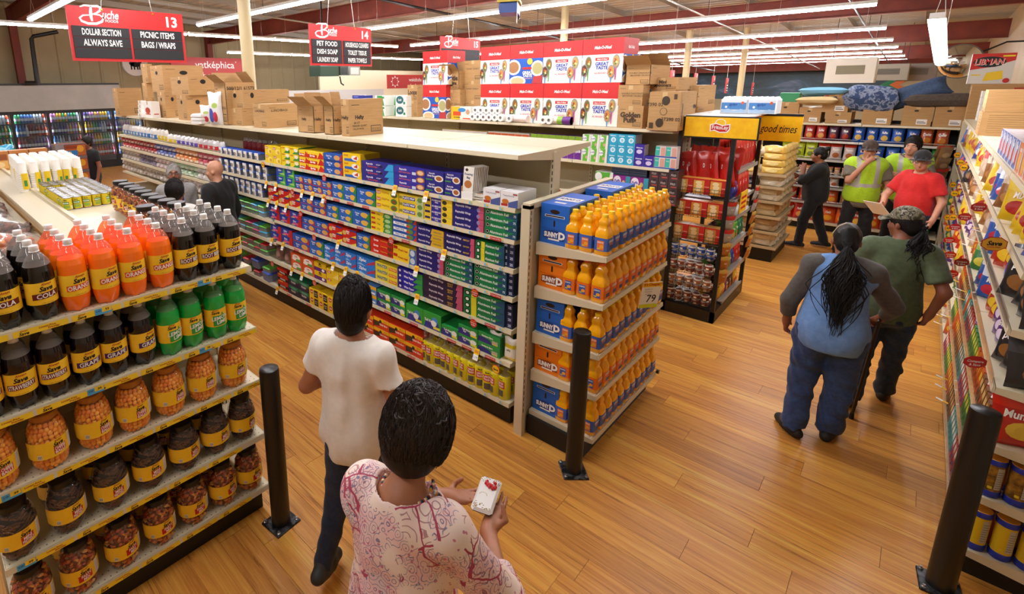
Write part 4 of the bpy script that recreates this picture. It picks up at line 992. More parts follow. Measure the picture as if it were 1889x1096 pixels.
# ================================================================ foil gondola cartons
P_ = {}
def kinds():
    rey = lambda extra: (('p', [(.02, .1), (.8, .1), (.8, .9), (.02, .9)], '#1d1a56'),)+extra
    K = {}
    K['glad_y'] = ('#f0cf1c', 'yellow bag', (('r', .05, .62, .4, .9, '#c02a1c'), ('t', 'GLAD', .225, .76, .2, '#f5f2ea', .03, 0, .32), ('e', .62, .4, .3, .32, '#f6e27a'), ('e', .7, .35, .14, .2, '#e0a32a')), '#d6b112')
    K['glad_g'] = ('#f0d41e', 'yellow and green bag', (('t', 'GLAD', .25, .78, .24, '#c02a1c', .03, 0, .4), ('p', [(.3, 0), (1, 0), (1, .5), (.62, .42)], '#3a8f3c'), ('e', .72, .6, .22, .28, '#efe8d4')), '#2f7a34')
    K['hefty_y'] = ('#f2cf2a', 'red and yellow bag', (('r', 0, 0, .6, .55, '#d0251b'), ('t', 'Baggies', .3, .3, .34, '#f6f4ee', .04, .15, .56), ('p', [(.62, 0), (1, 0), (1, .55), (.8, 1), (.7, .4)], '#d0251b')), '#c4231a')
    K['fold'] = ('#2157b2', 'blue sandwich bag', (('t', 'Fold Top', .3, .6, .26, '#f4f4f4', .03, 0, .5), ('t', 'Bags', .3, .3, .2, '#f4f4f4', .02, 0, .4), ('e', .72, .5, .16, .36, '#d9a05a'), ('p', [(.86, 0), (1, 0), (1, 1), (.94, 1)], '#c8231f'), ('r', 0, 0, 1, .1, '#173f86')), '#173f86')
    K['glad_bl'] = ('#f0c81a', 'yellow and blue bag', (('t', 'GLAD', .2, .76, .24, '#c02a1c', .03, 0, .34), ('p', [(.1, .05), (.8, .05), (.62, .42), (.1, .36)], '#2a5fb4'), ('e', .7, .5, .2, .32, '#f3f0e8'), ('p', [(.6, .4), (.82, .3), (.82, .8)], '#c8402a')), '#d2a812')
    K['parch'] = ('#2d2a86', 'purple and blue parchment', (('p', [(.72, 0), (1, 0), (1, 1), (.86, 1)], '#2f9fd8'), ('t', 'Reynolds', .26, .66, .3, '#f2f0f4', .02, .2, .4), ('t', 'KITCHENS', .55, .68, .16, '#f2f0f4', .02, 0, .18), ('t', 'Parchment Paper', .36, .28, .24, '#d8542a', .02, 0, .44), ('e', .62, .5, .045, .2, '#151230')), '#2f9fd8')
    K['slow'] = ('#38309a', 'purple food liner', (('t', 'Reynolds', .3, .68, .3, '#f2f0f4', .02, .2, .46), ('t', 'Slow Cooker Liners', .36, .3, .22, '#e06a4a', .02, 0, .5), ('e', .86, .5, .13, .42, '#b06a34'), ('e', .86, .5, .09, .3, '#e2c090'), ('r', .6, .1, .72, .5, '#c8d2e8')), '#262070')
    K['oven'] = ('#2c2a80', 'purple oven bag', (('t', 'Reynolds', .36, .82, .14, '#f2f0f4', .02, .2, .6), ('t', 'Oven Bags', .34, .58, .17, '#f2f0f4', .03, 0, .5), ('e', .74, .42, .24, .3, '#e8e4dc'), ('e', .74, .42, .16, .2, '#a8602a'), ('r', .02, .2, .4, .3, '#3c9a48')), '#221f68')
    K['roast'] = ('#e7e5e4', 'white roasting bag', (('r', .04, .05, .42, .22, '#b02a22'), ('p', [(.45, 0), (1, 0), (1, .55), (.45, .3)], '#4a5a94'), ('e', .28, .36, .2, .16, '#c4702a'), ('t', 'Turkey Roasting', .46, .74, .09, '#4a4e6a', .0, .1, .8), ('r', .72, .82, .96, .92, '#a04a4a')), '#d8d6d2')
    K['zipg'] = ('#2447a8', 'blue and green zipper bag', (('p', [(.1, 0), (1, 0), (1, 1), (.8, 1), (.7, .4)], '#49a53c'), ('t', 'Ziploc', .42, .74, .2, '#f4f4f6', .03, .15, .6), ('p', [(.25, .35), (.9, .5), (.95, .2)], '#a8d46a')), '#3c9434')
    K['zipb'] = ('#2458b0', 'blue food storage bag', (('t', 'Storage', .3, .6, .2, '#f4f4f6', .03, .05, .5), ('t', 'Bags', .28, .32, .18, '#f4f4f6', .03, .05, .4), ('e', .72, .52, .2, .36, '#d8a24a'), ('p', [(.84, 0), (1, 0), (1, .9)], '#c82a20'), ('r', 0, 0, .8, .08, '#c82a20')), '#b0261f')
    K['zipbg'] = ('#2a62b4', 'blue and green storage bag', (('t', 'Freezer', .3, .62, .2, '#f4f4f6', .03, .05, .5), ('t', 'Bags', .28, .34, .18, '#f4f4f6', .03, .05, .4), ('e', .7, .52, .22, .34, '#e0b04a'), ('p', [(.74, 0), (1, 0), (1, 1)], '#2f8a3e')), '#2b7d38')
    K['gwrap'] = ('#eacb2a', 'yellow cling wrap', (('r', .02, .3, .2, .8, '#c02a1c'), ('t', 'GLAD', .11, .55, .3, '#f6f2ea', .02, 0, .16), ('t', 'ClingWrap', .42, .62, .3, '#c8841a', .02, .1, .36), ('e', .8, .5, .14, .44, '#4a7d34'), ('e', .8, .46, .08, .26, '#8c4a2a')), '#d4b41c')
    K['pwrap'] = ('#e8c932', 'yellow and blue plastic wrap', (('r', .16, .25, .66, .75, '#20308a'), ('t', 'PLASTIC WRAP', .41, .5, .3, '#f4f2e8', .03, 0, .46), ('p', [(.7, 0), (1, 0), (1, 1), (.76, 1)], '#b8c88a'), ('e', .85, .5, .1, .36, '#6a8a3e'), ('r', .02, .3, .13, .7, '#8a8d3a')), '#d8bc2a')
    K['alum'] = ('#332a92', 'blue and yellow foil', (('r', 0, 0, .26, 1, '#e8c92a'), ('r', .03, .3, .22, .7, '#221c5e'), ('r', .62, 0, 1, 1, '#e8c92a'), ('t', 'ALUMINUM', .44, .62, .28, '#f2f0f4', .02, 0, .32), ('t', 'FOIL', .46, .28, .26, '#f2f0f4', .02), ('e', .74, .5, .08, .36, '#3a3420')), '#d8b820')
    K['rwrap'] = ('#241f6c', 'dark blue foil wrap', (('t', 'Reynolds Wrap', .34, .52, .36, '#eeeaf2', .02, .15, .58), ('p', [(.8, 0), (1, 0), (1, 1), (.84, 1)], '#c2506a'), ('e', .83, .4, .05, .32, '#8b84b8')), '#c2506a')
    K['rwrapy'] = ('#241f6c', 'dark blue and yellow foil wrap', (('t', 'Reynolds Wrap', .28, .54, .3, '#eeeaf2', .02, .15, .46), ('p', [(.52, 0), (1, 0), (1, 1), (.58, 1)], '#d2a91e'), ('t', 'NON-STICK', .78, .5, .24, '#2a2460', .02, 0, .36)), '#bda060')
    K['rheavy'] = ('#221c5c', 'dark blue heavy foil wrap', (('t', 'Reynolds Wrap', .33, .54, .34, '#eeeaf2', .02, .15, .54), ('t', 'HEAVY DUTY', .74, .5, .26, '#d8b422', .02, .1, .2), ('p', [(.86, 0), (1, 0), (1, 1), (.89, 1)], '#c2506a')), '#c2506a')
    K['rbrown'] = ('#2a1c3c', 'very dark heavy foil wrap', (('t', 'Reynolds Wrap', .34, .54, .34, '#d8cfd4', .02, .15, .52), ('t', 'HEAVY', .7, .64, .26, '#c8a022', .02, .1, .2), ('t', 'DUTY', .7, .3, .26, '#c8a022', .02, .1, .2), ('p', [(.84, 0), (1, 0), (1, 1), (.88, 1)], '#b4506a')), '#a84a62')
    K['gfoil'] = ('#127a44', 'green foil', (('e', .1, .5, .07, .4, '#0c1a14'), ('e', .1, .5, .05, .28, '#d8e2d8'), ('e', .1, .5, .04, .22, '#0c1a14'), ('p', [(.62, 0), (1, 0), (1, 1), (.92, 1)], '#1d4a6a'), ('t', 'Aluminum Foil', .46, .52, .42, '#dfe6da', .025, 0, .56), ('t', '75', .93, .5, .34, '#e4ece8', .02)), '#16324e')
    K['gyfoil'] = ('#10743f', 'green and yellow foil', (('e', .1, .5, .07, .4, '#0c1a14'), ('e', .1, .5, .04, .24, '#d8e2d8'), ('r', .2, 0, .33, 1, '#d8ce2a'), ('p', [(.7, 0), (1, 0), (1, 1), (.94, 1)], '#1d4a6a'), ('t', 'Aluminum Foil', .58, .52, .4, '#dfe6da', .025, 0, .46)), '#16324e')
    K['hred'] = ('#cb241c', 'red slider bag', (('t', 'Slider', .4, .66, .24, '#f4f0ea', .03, .15, .5), ('t', 'Bags', .42, .38, .2, '#f4f0ea', .03, .15, .4), ('e', .16, .4, .14, .3, '#d8b45a'), ('p', [(.6, 0), (1, 0), (1, .4)], '#e8d24a'), ('r', .55, .8, 1, 1, '#2a3a8a')), '#a81c16')
    K['zipr'] = ('#27409c', 'blue and red zipper bag', (('t', 'Ziploc', .38, .66, .22, '#f4f4f6', .03, .15, .5), ('p', [(.55, 0), (1, 0), (1, 1), (.8, 1)], '#c4271f'), ('e', .45, .35, .26, .16, '#d85a8a'), ('r', .1, .12, .4, .22, '#e8d24a')), '#b4241c')
    K['saran'] = ('#cc2a1e', 'red cling wrap', (('t', 'Saran', .26, .55, .44, '#f4ece6', .03, .1, .4), ('t', 'Premium Wrap', .62, .62, .22, '#e8c02a', .02, 0, .3), ('e', .88, .5, .1, .42, '#7a3a1e')), '#a82018')
    K['press'] = ('#ecc626', 'yellow sealing wrap', (('r', .02, .5, .2, .9, '#c02a1c'), ('t', "Press'n Seal", .44, .5, .26, '#c02a1c', .03, .1, .4), ('p', [(.7, 0), (1, 0), (1, 1), (.74, 1)], '#3a6ab4'), ('e', .85, .5, .1, .4, '#c8d4dc')), '#d4ae1e')
    K['lett'] = ('#2350a4', 'blue and white plastic wrap', (('r', .03, .28, .6, .8, '#e9ecee'), ('t', 'Plastic Wrap', .31, .54, .32, '#22408c', .02, 0, .5), ('e', .72, .5, .14, .44, '#5a8a34'), ('e', .66, .4, .07, .24, '#c83a26'), ('p', [(.86, 0), (1, 0), (1, 1)], '#c42a20')), '#a8a4a0')
    K['gwrapg'] = ('#e9c928', 'yellow and green wrap', (('r', .03, .35, .22, .75, '#c02a1c'), ('t', 'Cling', .38, .5, .3, '#8c6a1a', .02, .1, .26), ('p', [(.58, 0), (1, 0), (1, 1), (.64, 1)], '#3d8a3a'), ('e', .8, .5, .13, .36, '#a8c88a')), '#3d8a3a')
    K['ziplb'] = ('#2b78cc', 'light blue zipper bag', (('t', 'Ziploc', .32, .6, .36, '#f4f6fa', .03, .15, .5), ('p', [(.5, .1), (1, .5), (1, .9), (.62, .45)], '#b03a5a'), ('p', [(0, 0), (.5, 0), (.2, .24)], '#8cc0ee')), '#2060a8')
    K['waxtex'] = ('#e2cf2e', 'yellow wax paper', (('t', 'WAXTEX', .32, .52, .5, '#1f6a9c', .04, 0, .5), ('r', .62, .2, .98, .7, '#d8701e'), ('t', 'Wax Paper', .8, .45, .24, '#f0e29a', .02, 0, .32)), '#c8b620')
    K['waxp'] = ('#2322a0', 'blue and green wax paper', (('e', .1, .5, .07, .38, '#0b0b1e'), ('e', .1, .5, .045, .24, '#d6d6e4'), ('t', 'Wax Paper', .46, .52, .4, '#f0eef6', .03, 0, .42), ('p', [(.62, 0), (1, 0), (1, 1), (.8, .9)], '#2f9a44')), '#2c8a3e')
    K['tall'] = ('#259044', 'green and purple kitchen bag', (('p', [(.0, 0), (.72, 0), (.5, .5), (.25, .72), (0, .62)], '#2c2c7c'), ('t', 'Tall Kitchen', .46, .62, .19, '#f2f4ee', .03, .1, .72), ('t', 'Bags', .34, .38, .15, '#f2f4ee', .02, .1, .4), ('e', .78, .5, .16, .28, '#e6e6e0'), ('r', .64, .08, .96, .3, '#d8ce3a')), '#1f7a3a')
    K['tallw'] = ('#2f9a3c', 'green kitchen bag with blue mound', (('p', [(.05, 0), (.95, 0), (.85, .5), (.62, .8), (.4, .5), (.15, .4)], '#2c2c86'), ('e', .66, .55, .16, .26, '#3a86d0'), ('t', 'Tall Kitchen', .42, .5, .16, '#f2f4ee', .03, .1, .66), ('e', .6, .4, .14, .2, '#e6e6e0'), ('r', .58, .08, .94, .24, '#d8ce3a')), '#1f7a3a')
    K['garb'] = ('#249046', 'green garbage bag', (('p', [(.0, 0), (.7, 0), (.52, .42), (.2, .55), (0, .5)], '#262878'), ('t', 'Garbage Bags', .42, .66, .17, '#f2f4ee', .03, .1, .7), ('r', .64, .1, .9, .5, '#b0a490'), ('r', .64, .1, .9, .2, '#d8ce3a')), '#1d7038')
    K['redblk'] = ('#c22a20', 'red and black trash bag', (('r', 0, .3, 1, .68, '#17130f'), ('t', 'STRONG', .5, .5, .24, '#e8e2da', .03, .1, .7), ('r', .1, .08, .5, .2, '#e8c02a')), '#8a1a14')
    K['grdk'] = ('#1f6a4a', 'dark green trash bag', (('p', [(0, 0), (1, 0), (1, .55), (0, .75)], '#231f3a'), ('t', 'TRASH', .5, .45, .22, '#d8d4cc', .03, .1, .7), ('e', .55, .8, .3, .14, '#4a9a7a')), '#174a36')
    K['ylblk'] = ('#e4bc22', 'yellow and black trash bag', (('e', .27, .62, .18, .26, '#b8281c'), ('t', 'Glad', .27, .62, .17, '#f4f0e6', .03, .1, .3), ('r', .54, .08, .96, .92, '#1c1813'), ('t', 'BLACK', .75, .6, .12, '#e8e2da', .02, 0, .34), ('t', 'BAGS', .75, .36, .12, '#e8e2da', .02, 0, .34)), '#b8941a')
    K['orwh'] = ('#d8542a', 'orange and white bag', (('e', .5, .55, .36, .34, '#e9e2d6'), ('t', 'Hefty', .5, .62, .2, '#c02a1c', .03, .1, .5), ('r', .4, .1, .9, .4, '#5a9a4a'), ('e', .3, .3, .2, .16, '#f0e8da')), '#b8401e')
    K['ylpur'] = ('#e2b81e', 'yellow and purple bag', (('r', 0, 0, 1, .45, '#5a2470'), ('t', 'Small', .5, .72, .2, '#4a3a10', .02, 0, .6), ('e', .75, .25, .12, .16, '#efe8da'), ('e', .5, .9, .1, .1, '#2a1a10')), '#b8921a')
    K['ylw'] = ('#e6c22c', 'plain yellow bag', (('r', .08, .5, .4, .74, '#c23a22'), ('t', 'Glad', .24, .62, .16, '#f4f0e6', .02, .1, .3), ('p', [(.5, .0), (1, 0), (1, .7)], '#efda7a')), '#c8a41e')
    K['blyl'] = ('#4a86c8', 'blue and yellow bag', (('r', 0, .6, 1, 1, '#e0a41e'), ('t', 'Glad', .4, .78, .18, '#5a3a10', .02, .1, .6), ('r', .3, .1, .9, .3, '#e8eef4')), '#3a6ca4')
    K['chip'] = ('#d03a1e', 'red, yellow and black drawstring bag', (('r', 0, .68, 1, 1, '#e8b31e'), ('p', [(0, .1), (.4, .25), (.5, .66), (0, .62)], '#3a2c22'), ('t', 'Cinch Bags', .64, .42, .17, '#f4ece0', .03, .1, .5), ('e', .46, .7, .08, .16, '#241a12'), ('t', '30 CT', .78, .82, .14, '#c8501e', .02, .1, .3)), '#a82a16')
    return K
KD = kinds()
SHN = ['top', 'second', 'third', 'fourth', 'fifth', 'sixth', 'bottom']
def foil_group(kind, px0, px1, sh, rows, cols=1, h=.056, d=.24, x=GX+.012, jit=.004):
    """cartons side by side along the foil gondola, front faces at x, over picture columns px0..px1 of that shelf's edge"""
    z = T(G1Z[sh])+.001; a, b = y_at(px1, x, z), y_at(px0, x, z); w = (b-a)/cols
    col, nm, it, side = KD[kind]; key = (kind, round(w, 3), h, d)
    if key not in P_: P_[key] = Proto(nm.replace(' ', '_').replace(',', '')+'_carton' if False else 'carton', carton_mesh('carton', w-.004, d, h-.001, col, it, side))
    foil_n.setdefault((kind, sh), 0)
    for c in range(cols):
        s = foil_n[kind, sh] = foil_n[kind, sh]+1
        for r in range(rows):
            P_[key].put((x+R.uniform(0, jit), b-w*(c+.5), z+h*r), -PI/2+R.uniform(-.012, .012), '%s carton, %s up, %s stack, %s foil shelf' % (nm, nth(r), nth(s-1), SHN[sh]), 'carton', 'cartons on the foil gondola, %s shelf' % SHN[sh])
foil_n = {}
C6 = lambda c: 470+c/3.9146
def shelf_list(sh, rows):
    for kind, c0, c1, n, cols, h in rows: foil_group(kind, C6(c0), C6(c1), sh, n, cols, h)
shelf_list(0, [('glad_y', 78, 193, 2, 2, .1), ('glad_g', 195, 322, 3, 2, .073), ('hefty_y', 324, 388, 3, 1, .068), ('hefty_y', 388, 500, 3, 1, .068), ('fold', 502, 636, 3, 1, .07), ('glad_bl', 638, 770, 3, 1, .079), ('parch', 772, 1003, 3, 1, .062),
               ('slow', 1005, 1230, 3, 1, .06), ('oven', 1231, 1365, 2, 1, .09), ('oven', 1367, 1484, 2, 1, .095), ('roast', 1645, 1770, 1, 1, .115), ('roast', 1772, 1900, 1, 1, .115)])
shelf_list(1, [('zipg', 160, 290, 2, 2, .098), ('zipb', 292, 557, 2, 4, .078), ('zipbg', 558, 735, 2, 2, .082), ('zipbg', 737, 872, 2, 1, .075), ('gwrap', 875, 1040, 3, 1, .06), ('pwrap', 1042, 1220, 3, 1, .06), ('alum', 1222, 1425, 4, 1, .05), ('rwrap', 1427, 1652, 4, 1, .05), ('gfoil', 1655, 1890, 4, 1, .05)])
shelf_list(2, [('hred', 100, 330, 2, 3, .09), ('zipb', 332, 515, 2, 2, .075), ('zipbg', 516, 705, 2, 2, .072), ('zipbg', 706, 834, 2, 1, .078), ('gwrapg', 838, 992, 4, 1, .047), ('lett', 995, 1168, 4, 1, .05), ('rwrapy', 1170, 1363, 3, 1, .052), ('rheavy', 1365, 1585, 3, 1, .052), ('gyfoil', 1590, 1800, 3, 1, .052)])
shelf_list(3, [('zipr', 108, 340, 2, 3, .085), ('zipb', 342, 535, 2, 2, .072), ('hred', 537, 735, 2, 2, .078), ('zipbg', 737, 833, 2, 1, .072), ('saran', 835, 995, 3, 1, .052), ('press', 998, 1166, 2, 1, .072), ('rwrap', 1168, 1362, 4, 1, .048), ('gfoil', 1370, 1572, 4, 1, .048), ('gfoil', 1578, 1815, 4, 1, .05)])
shelf_list(4, [('zipr', 120, 275, 2, 2, .095), ('zipb', 277, 395, 2, 1, .085), ('zipbg', 397, 500, 2, 1, .09), ('ziplb', 503, 735, 2, 3, .085), ('ziplb', 737, 870, 2, 1, .088), ('waxtex', 872, 1030, 3, 1, .06), ('waxp', 1032, 1212, 4, 1, .05), ('rbrown', 1215, 1500, 4, 1, .056), ('gyfoil', 1505, 1800, 4, 1, .053)])
shelf_list(5, [('orwh', 265, 430, 2, 2, .1), ('ylpur', 432, 518, 2, 1, .1), ('ylw', 520, 700, 2, 2, .09), ('blyl', 800, 880, 2, 1, .09), ('tall', 885, 1088, 2, 2, .088), ('tallw', 1090, 1345, 1, 2, .15), ('tall', 1347, 1465, 1, 1, .09), ('tall', 1467, 1608, 2, 1, .08), ('garb', 1610, 1768, 2, 1, .085)])
shelf_list(6, [('redblk', 170, 242, 3, 1, .09), ('grdk', 245, 395, 2, 2, .11), ('ylblk', 397, 600, 2, 3, .1), ('chip', 700, 858, 2, 2, .1), ('chip', 860, 1215, 2, 3, .11)])
# dark end rolls showing behind the near foil stacks
NE = Proto('carton', carton_mesh('carton', .05, .3, .048, '#1a2440', (('r', .1, .2, .9, .8, '#2c3c66'), ('t', '25', .5, .5, .4, '#d8dce8', .02))))
for sh, n in ((1, 4), (2, 4), (3, 4), (4, 4)):
    for c in range(2):
        for r in range(n): NE.put((GX+.03, 1.985-.0+.052*c-(.0 if sh != 1 else 0), T(G1Z[sh])+.001+.0485*r), -PI/2, 'dark navy foil carton end, %s up, %s column, %s foil aisle shelf' % (nth(r), nth(c), SHN[sh]), 'carton', 'navy foil carton ends at the near post') if sh > 1 else None
# yellow trash bag rolls on the bottom shelf
def roll(seed):
    rr = random.Random(seed); k = MB(); m = mat('#d8c81e', .25, 0, .3); k.lathe([(.045, 0), (.05, .01), (.05, .19), (.044, .2)], 14, m)
    k.lathe([(.044, .2), (.02, .222), (.012, .235)], 10, FILM, cap=False)
    for i in range(5):
        a = rr.random()*6; k.tube([(0, 0, .228), (.014*math.cos(a), .014*math.sin(a), .25), (.03*math.cos(a), .03*math.sin(a), .268)], [.008, .012, .004], FILM, 5)
    b = k.mesh('bag_roll'); l = MB(); l.band(-.75, .75, .1, .16, .0508, RED, 8); l.text_cyl('LARGE', 0, .143, .018, .0514, WHITE, .03, 0, .06); l.text_cyl('TRASH', 0, .118, .018, .0514, WHITE, .03, 0, .06); l.text_cyl('Save', 0, .178, .015, .0512, INK, .03, .2); l.band(-.55, .55, .03, .085, .0508, mat('#5a5648', .4), 6); l.band(-2.4, -1.6, .03, .12, .0508, mat('#5a5648', .4), 6)
    return Proto('bag_roll', b, [('label', l.mesh('label'))])
ROL = [roll(i) for i in range(3)]
z = T(G1Z[6])+.001; a, b = y_at(C6(1868), 3.06, z), y_at(C6(1222), 3.06, z)
for i in range(12): ROL[i % 3].put((3.055+R.uniform(0, .012), b+(a+.03-b)*(i+.3)/12, z), -PI/2+R.uniform(-.5, .5), 'yellow trash bag roll on the bottom foil aisle shelf, %s from near end' % nth(11-i), 'bag roll', 'yellow trash bag rolls')
for i in range(10): ROL[i % 3].put((3.165, b+(a+.03-b)*(i+.3)/10, z), R.uniform(-2, -1), 'yellow trash bag roll in the second row, %s from near end' % nth(9-i), 'bag roll', 'yellow trash bag rolls')
WB = Proto('bag_pack', bag_mesh('bag_pack', .11, .19, .06, [(0, .2, '#e6c92a'), (.2, .55, '#e9e5d8'), (.55, .75, '#ddc72a'), (.75, 1, '#e4ded0')], [('LARGE', .5, .5, .09, '#1c1813', .7)], seed=2))
z = T(G1Z[5])+.001
for i in range(4): WB.put((3.03+.05*(i % 2), 1.985+.07*i, z), -PI/2, 'white and yellow bag pack at near shelf end, %s from the post' % nth(i), 'bag', 'white bag packs by the post')
# brown wrapped bags, roasting bag tray
BWB = Proto('wrapped_bag', bag_mesh('wrapped_bag', .16, .19, .12, [(0, 1, '#7d5a52')], blobs=[(.5, .5, .25, .2, '#a58678')], seed=6))
z = T(G1Z[5])+.001; a, b = y_at(C6(262), 3.03, z), y_at(C6(140), 3.03, z)
for i in range(4): BWB.put((3.03+.05*(i // 2), b+(a-b)*(i % 2+.5)/2, z+.07*(i//2)), -PI/2, 'brown wrapped bag on sixth foil aisle shelf, %s from left' % nth(i), 'bag', 'brown wrapped bags')
z = T(G1Z[0])+.001; a, b = y_at(C6(1640), 3.02, z), y_at(C6(1490), 3.02, z)
EV = Proto('seasoning_packet', carton_mesh('seasoning_packet', .1, .006, .19, '#e2dccf', (('e', .5, .3, .36, .16, '#b06c34'), ('t', 'Roasting', .5, .7, .09, '#3a4a6a', .02, .1, .8), ('t', 'Bag', .5, .56, .09, '#3a4a6a', .02, .1, .5), ('e', .3, .88, .14, .06, '#3a2a20'))))
TR = MB(); TR.box(-.055, 0, 0, .055, .2, .06, WHITE); TR.box(-.055, .0, .06, -.05, .2, .1, CARD); tr_o = TR.build('display_tray', None, (3.012, b-.062, z), -PI/2); tag(tr_o, 'white display tray holding upright seasoning packets', 'tray')
for i in range(9): EV.put((3.02+.018*i, b-.062-.004*i, z+.062+.0), -PI/2-.05*i, 'upright roasting packet, %s from the front of its white tray' % nth(i), 'packet', 'upright roasting packets', rx=-.1)
for i in range(6): EV.put((3.03+.01*(i % 2), a+.045, z+.004+.009*i), -PI/2+.2*(i % 3-1), 'roasting packet lying flat, %s up beside the white tray' % nth(i), 'packet', 'flat roasting packets', rx=-PI/2, sc=(.9, 1, .5))
# plastic containers in the section left of the foil cartons
def tub(lidc, bodyc, w, d, h, sleeve=None):
    k = MB(); b = clear('tub_'+bodyc.strip('#'), bodyc, .45, .1); tw = .84
    P = lambda q, z: [(-w/2*q, -d/2*q, z), (w/2*q, -d/2*q, z), (w/2*q, d/2*q, z), (-w/2*q, d/2*q, z)]
    k.add(P(tw, 0)+P(.96, h*.82), [(0, 3, 2, 1), (0, 1, 5, 4), (1, 2, 6, 5), (2, 3, 7, 6), (3, 0, 4, 7)], b); body = k.mesh('tub')
    l = MB(); l.bevbox(-w/2, -d/2, h*.82, w/2, d/2, h, mat(lidc, .35), .01); ps = [('lid', l.mesh('lid'))]
    if sleeve:
        q = MB(); q.box(-w*.3, -d/2-.002, h*.05, w*.3, -d/2+.004, h*.98, WHITE); q.rect(-w*.3, h*.1, w*.1, h*.6, (0, -d/2-.0026, 0), (1, 0, 0), (0, 0, 1), mat(sleeve, .4)); q.disc(.05*w, h*.4, w*.16, h*.2, (0, -d/2-.003, 0), (1, 0, 0), (0, 0, 1), mat('#c2a27a', .4)); ps.append(('sleeve', q.mesh('sleeve')))
    return Proto('food_container', body, ps)
TB = tub('#2a4fa8', '#8d94a4', .135, .15, .085, '#5a6a8a'); TG = tub('#6cc04a', '#c8d8c0', .17, .15, .07); TBl = tub('#3fa2c8', '#c0d4dc', .17, .15, .07); TP = tub('#e0447a', '#d8c0c8', .16, .15, .07); TRd = tub('#c8242c', '#d8bcbc', .15, .15, .075); TN = tub('#3a52b4', '#aab2cc', .19, .17, .12)
def tubs(sh, kinds_, n, rows, nm, px0=414, px1=494, h=.085):
    z = T(G1Z[sh]-(.03 if sh in (3, 4) else 0))+.001; a, b = y_at(px1, 3.1, z), y_at(px0, 3.1, z)
    for i in range(n):
        for r in range(rows):
            p, c = kinds_[(i+r) % len(kinds_)]
            p.put((3.09, b+(a-b)*(i+.5)/n, z+h*r), -PI/2+R.uniform(-.1, .1), '%s lidded food container, %s up, %s from left, %s aisle shelf' % (c, nth(r), nth(i), SHN[sh]), 'container', 'food containers left of the foil cartons')
tubs(0, [(TB, 'blue')], 8, 1, '', 414, 490); tubs(1, [(TB, 'blue')], 8, 2, '', 414, 508); tubs(2, [(TB, 'blue')], 8, 2, '', 417, 497)
tubs(3, [(TG, 'green'), (TG, 'green'), (TBl, 'light blue')], 6, 2, '', 428, 499, .07); tubs(4, [(TG, 'green'), (TP, 'pink'), (TBl, 'light blue')], 6, 2, '', 430, 502, .07); tubs(5, [(TRd, 'red'), (TG, 'green')], 6, 2, '', 436, 503, .075); tubs(6, [(TN, 'dark blue'), (TG, 'green'), (TRd, 'red')], 4, 2, '', 440, 512, .115)
# party goods on the far sections
FARK = [[('#e8e6e2', '#5a92c8', 'white'), ('#eceae4', '#3a7ac0', 'white and blue'), ('#e6e2d8', '#e0c22a', 'white and yellow'), ('#d8d4d8', '#5a4aa8', 'violet'), ('#cfcac8', '#c2303a', 'red striped')],
        [('#b8323a', '#efe6e0', 'red'), ('#a82c34', '#d8c8c0', 'dark red'), ('#5a6ab0', '#dcdce4', 'blue'), ('#d8823a', '#f0e0c8', 'orange'), ('#c24a5a', '#e0c2c0', 'rose')],
        [('#ded8d2', '#b4aeb0', 'pale'), ('#7a7488', '#a29cac', 'grey'), ('#dcd6d0', '#c8a4b0', 'pinkish'), ('#a8c8a4', '#d8e4d0', 'pale green'), ('#e2ded6', '#c8c2c0', 'cream')],
        [('#dcd6cc', '#b8b0a8', 'pale'), ('#cfc8c0', '#a49c98', 'beige'), ('#dfdad2', '#b0a8b0', 'white')], [('#d8d2c8', '#a8a09a', 'cream')]]
PGX = {}
for sh in range(4):
    z = T(G1Z[sh])+.001; n = 26; a, b = y_at(411, 3.04, z), y_at(226, 3.04, z)
    for i in range(n):
        q = FARK[sh][min(len(FARK[sh])-1, i*len(FARK[sh])//n)]; h = (.21, .1, .09, .09)[sh]
        if sh == 0 and i > 13: h = .15
        key = (q, h)
        if key not in PGX: PGX[key] = Proto('party_pack', bag_mesh('party_pack', (b-a)/n*.98, h, .1, [(0, .12, q[0]), (.12, .55, q[1]), (.55, 1, q[0])], blobs=[(.5, .35, .2, .12, q[0])], seed=i, nx=6, ny=8))
        for r in range(1 if sh == 0 else 2):
            PGX[key].put((3.02+R.uniform(0, .02), b+(a-b)*(i+.5)/n, z+(h+.002)*r), -PI/2+R.uniform(-.1, .1), '%s party goods pack, %s up, %s from far end, %s aisle shelf' % (q[2], nth(r), nth(i), SHN[sh]), 'pack', 'party goods on the far aisle sections')
# red wrapped sleeves behind the containers
RS = Proto('cup_sleeve', bag_mesh('cup_sleeve', .1, .2, .08, [(0, .75, '#8a2028'), (.75, 1, FILM)], seed=3, nx=6, ny=8))
for i in range(7): RS.put((3.3, 5.75+.13*i, T(G1Z[0])+.001), -PI/2, 'dark red cup sleeve behind the blue lidded containers, %s from near' % nth(i), 'sleeve', 'dark red cup sleeves')
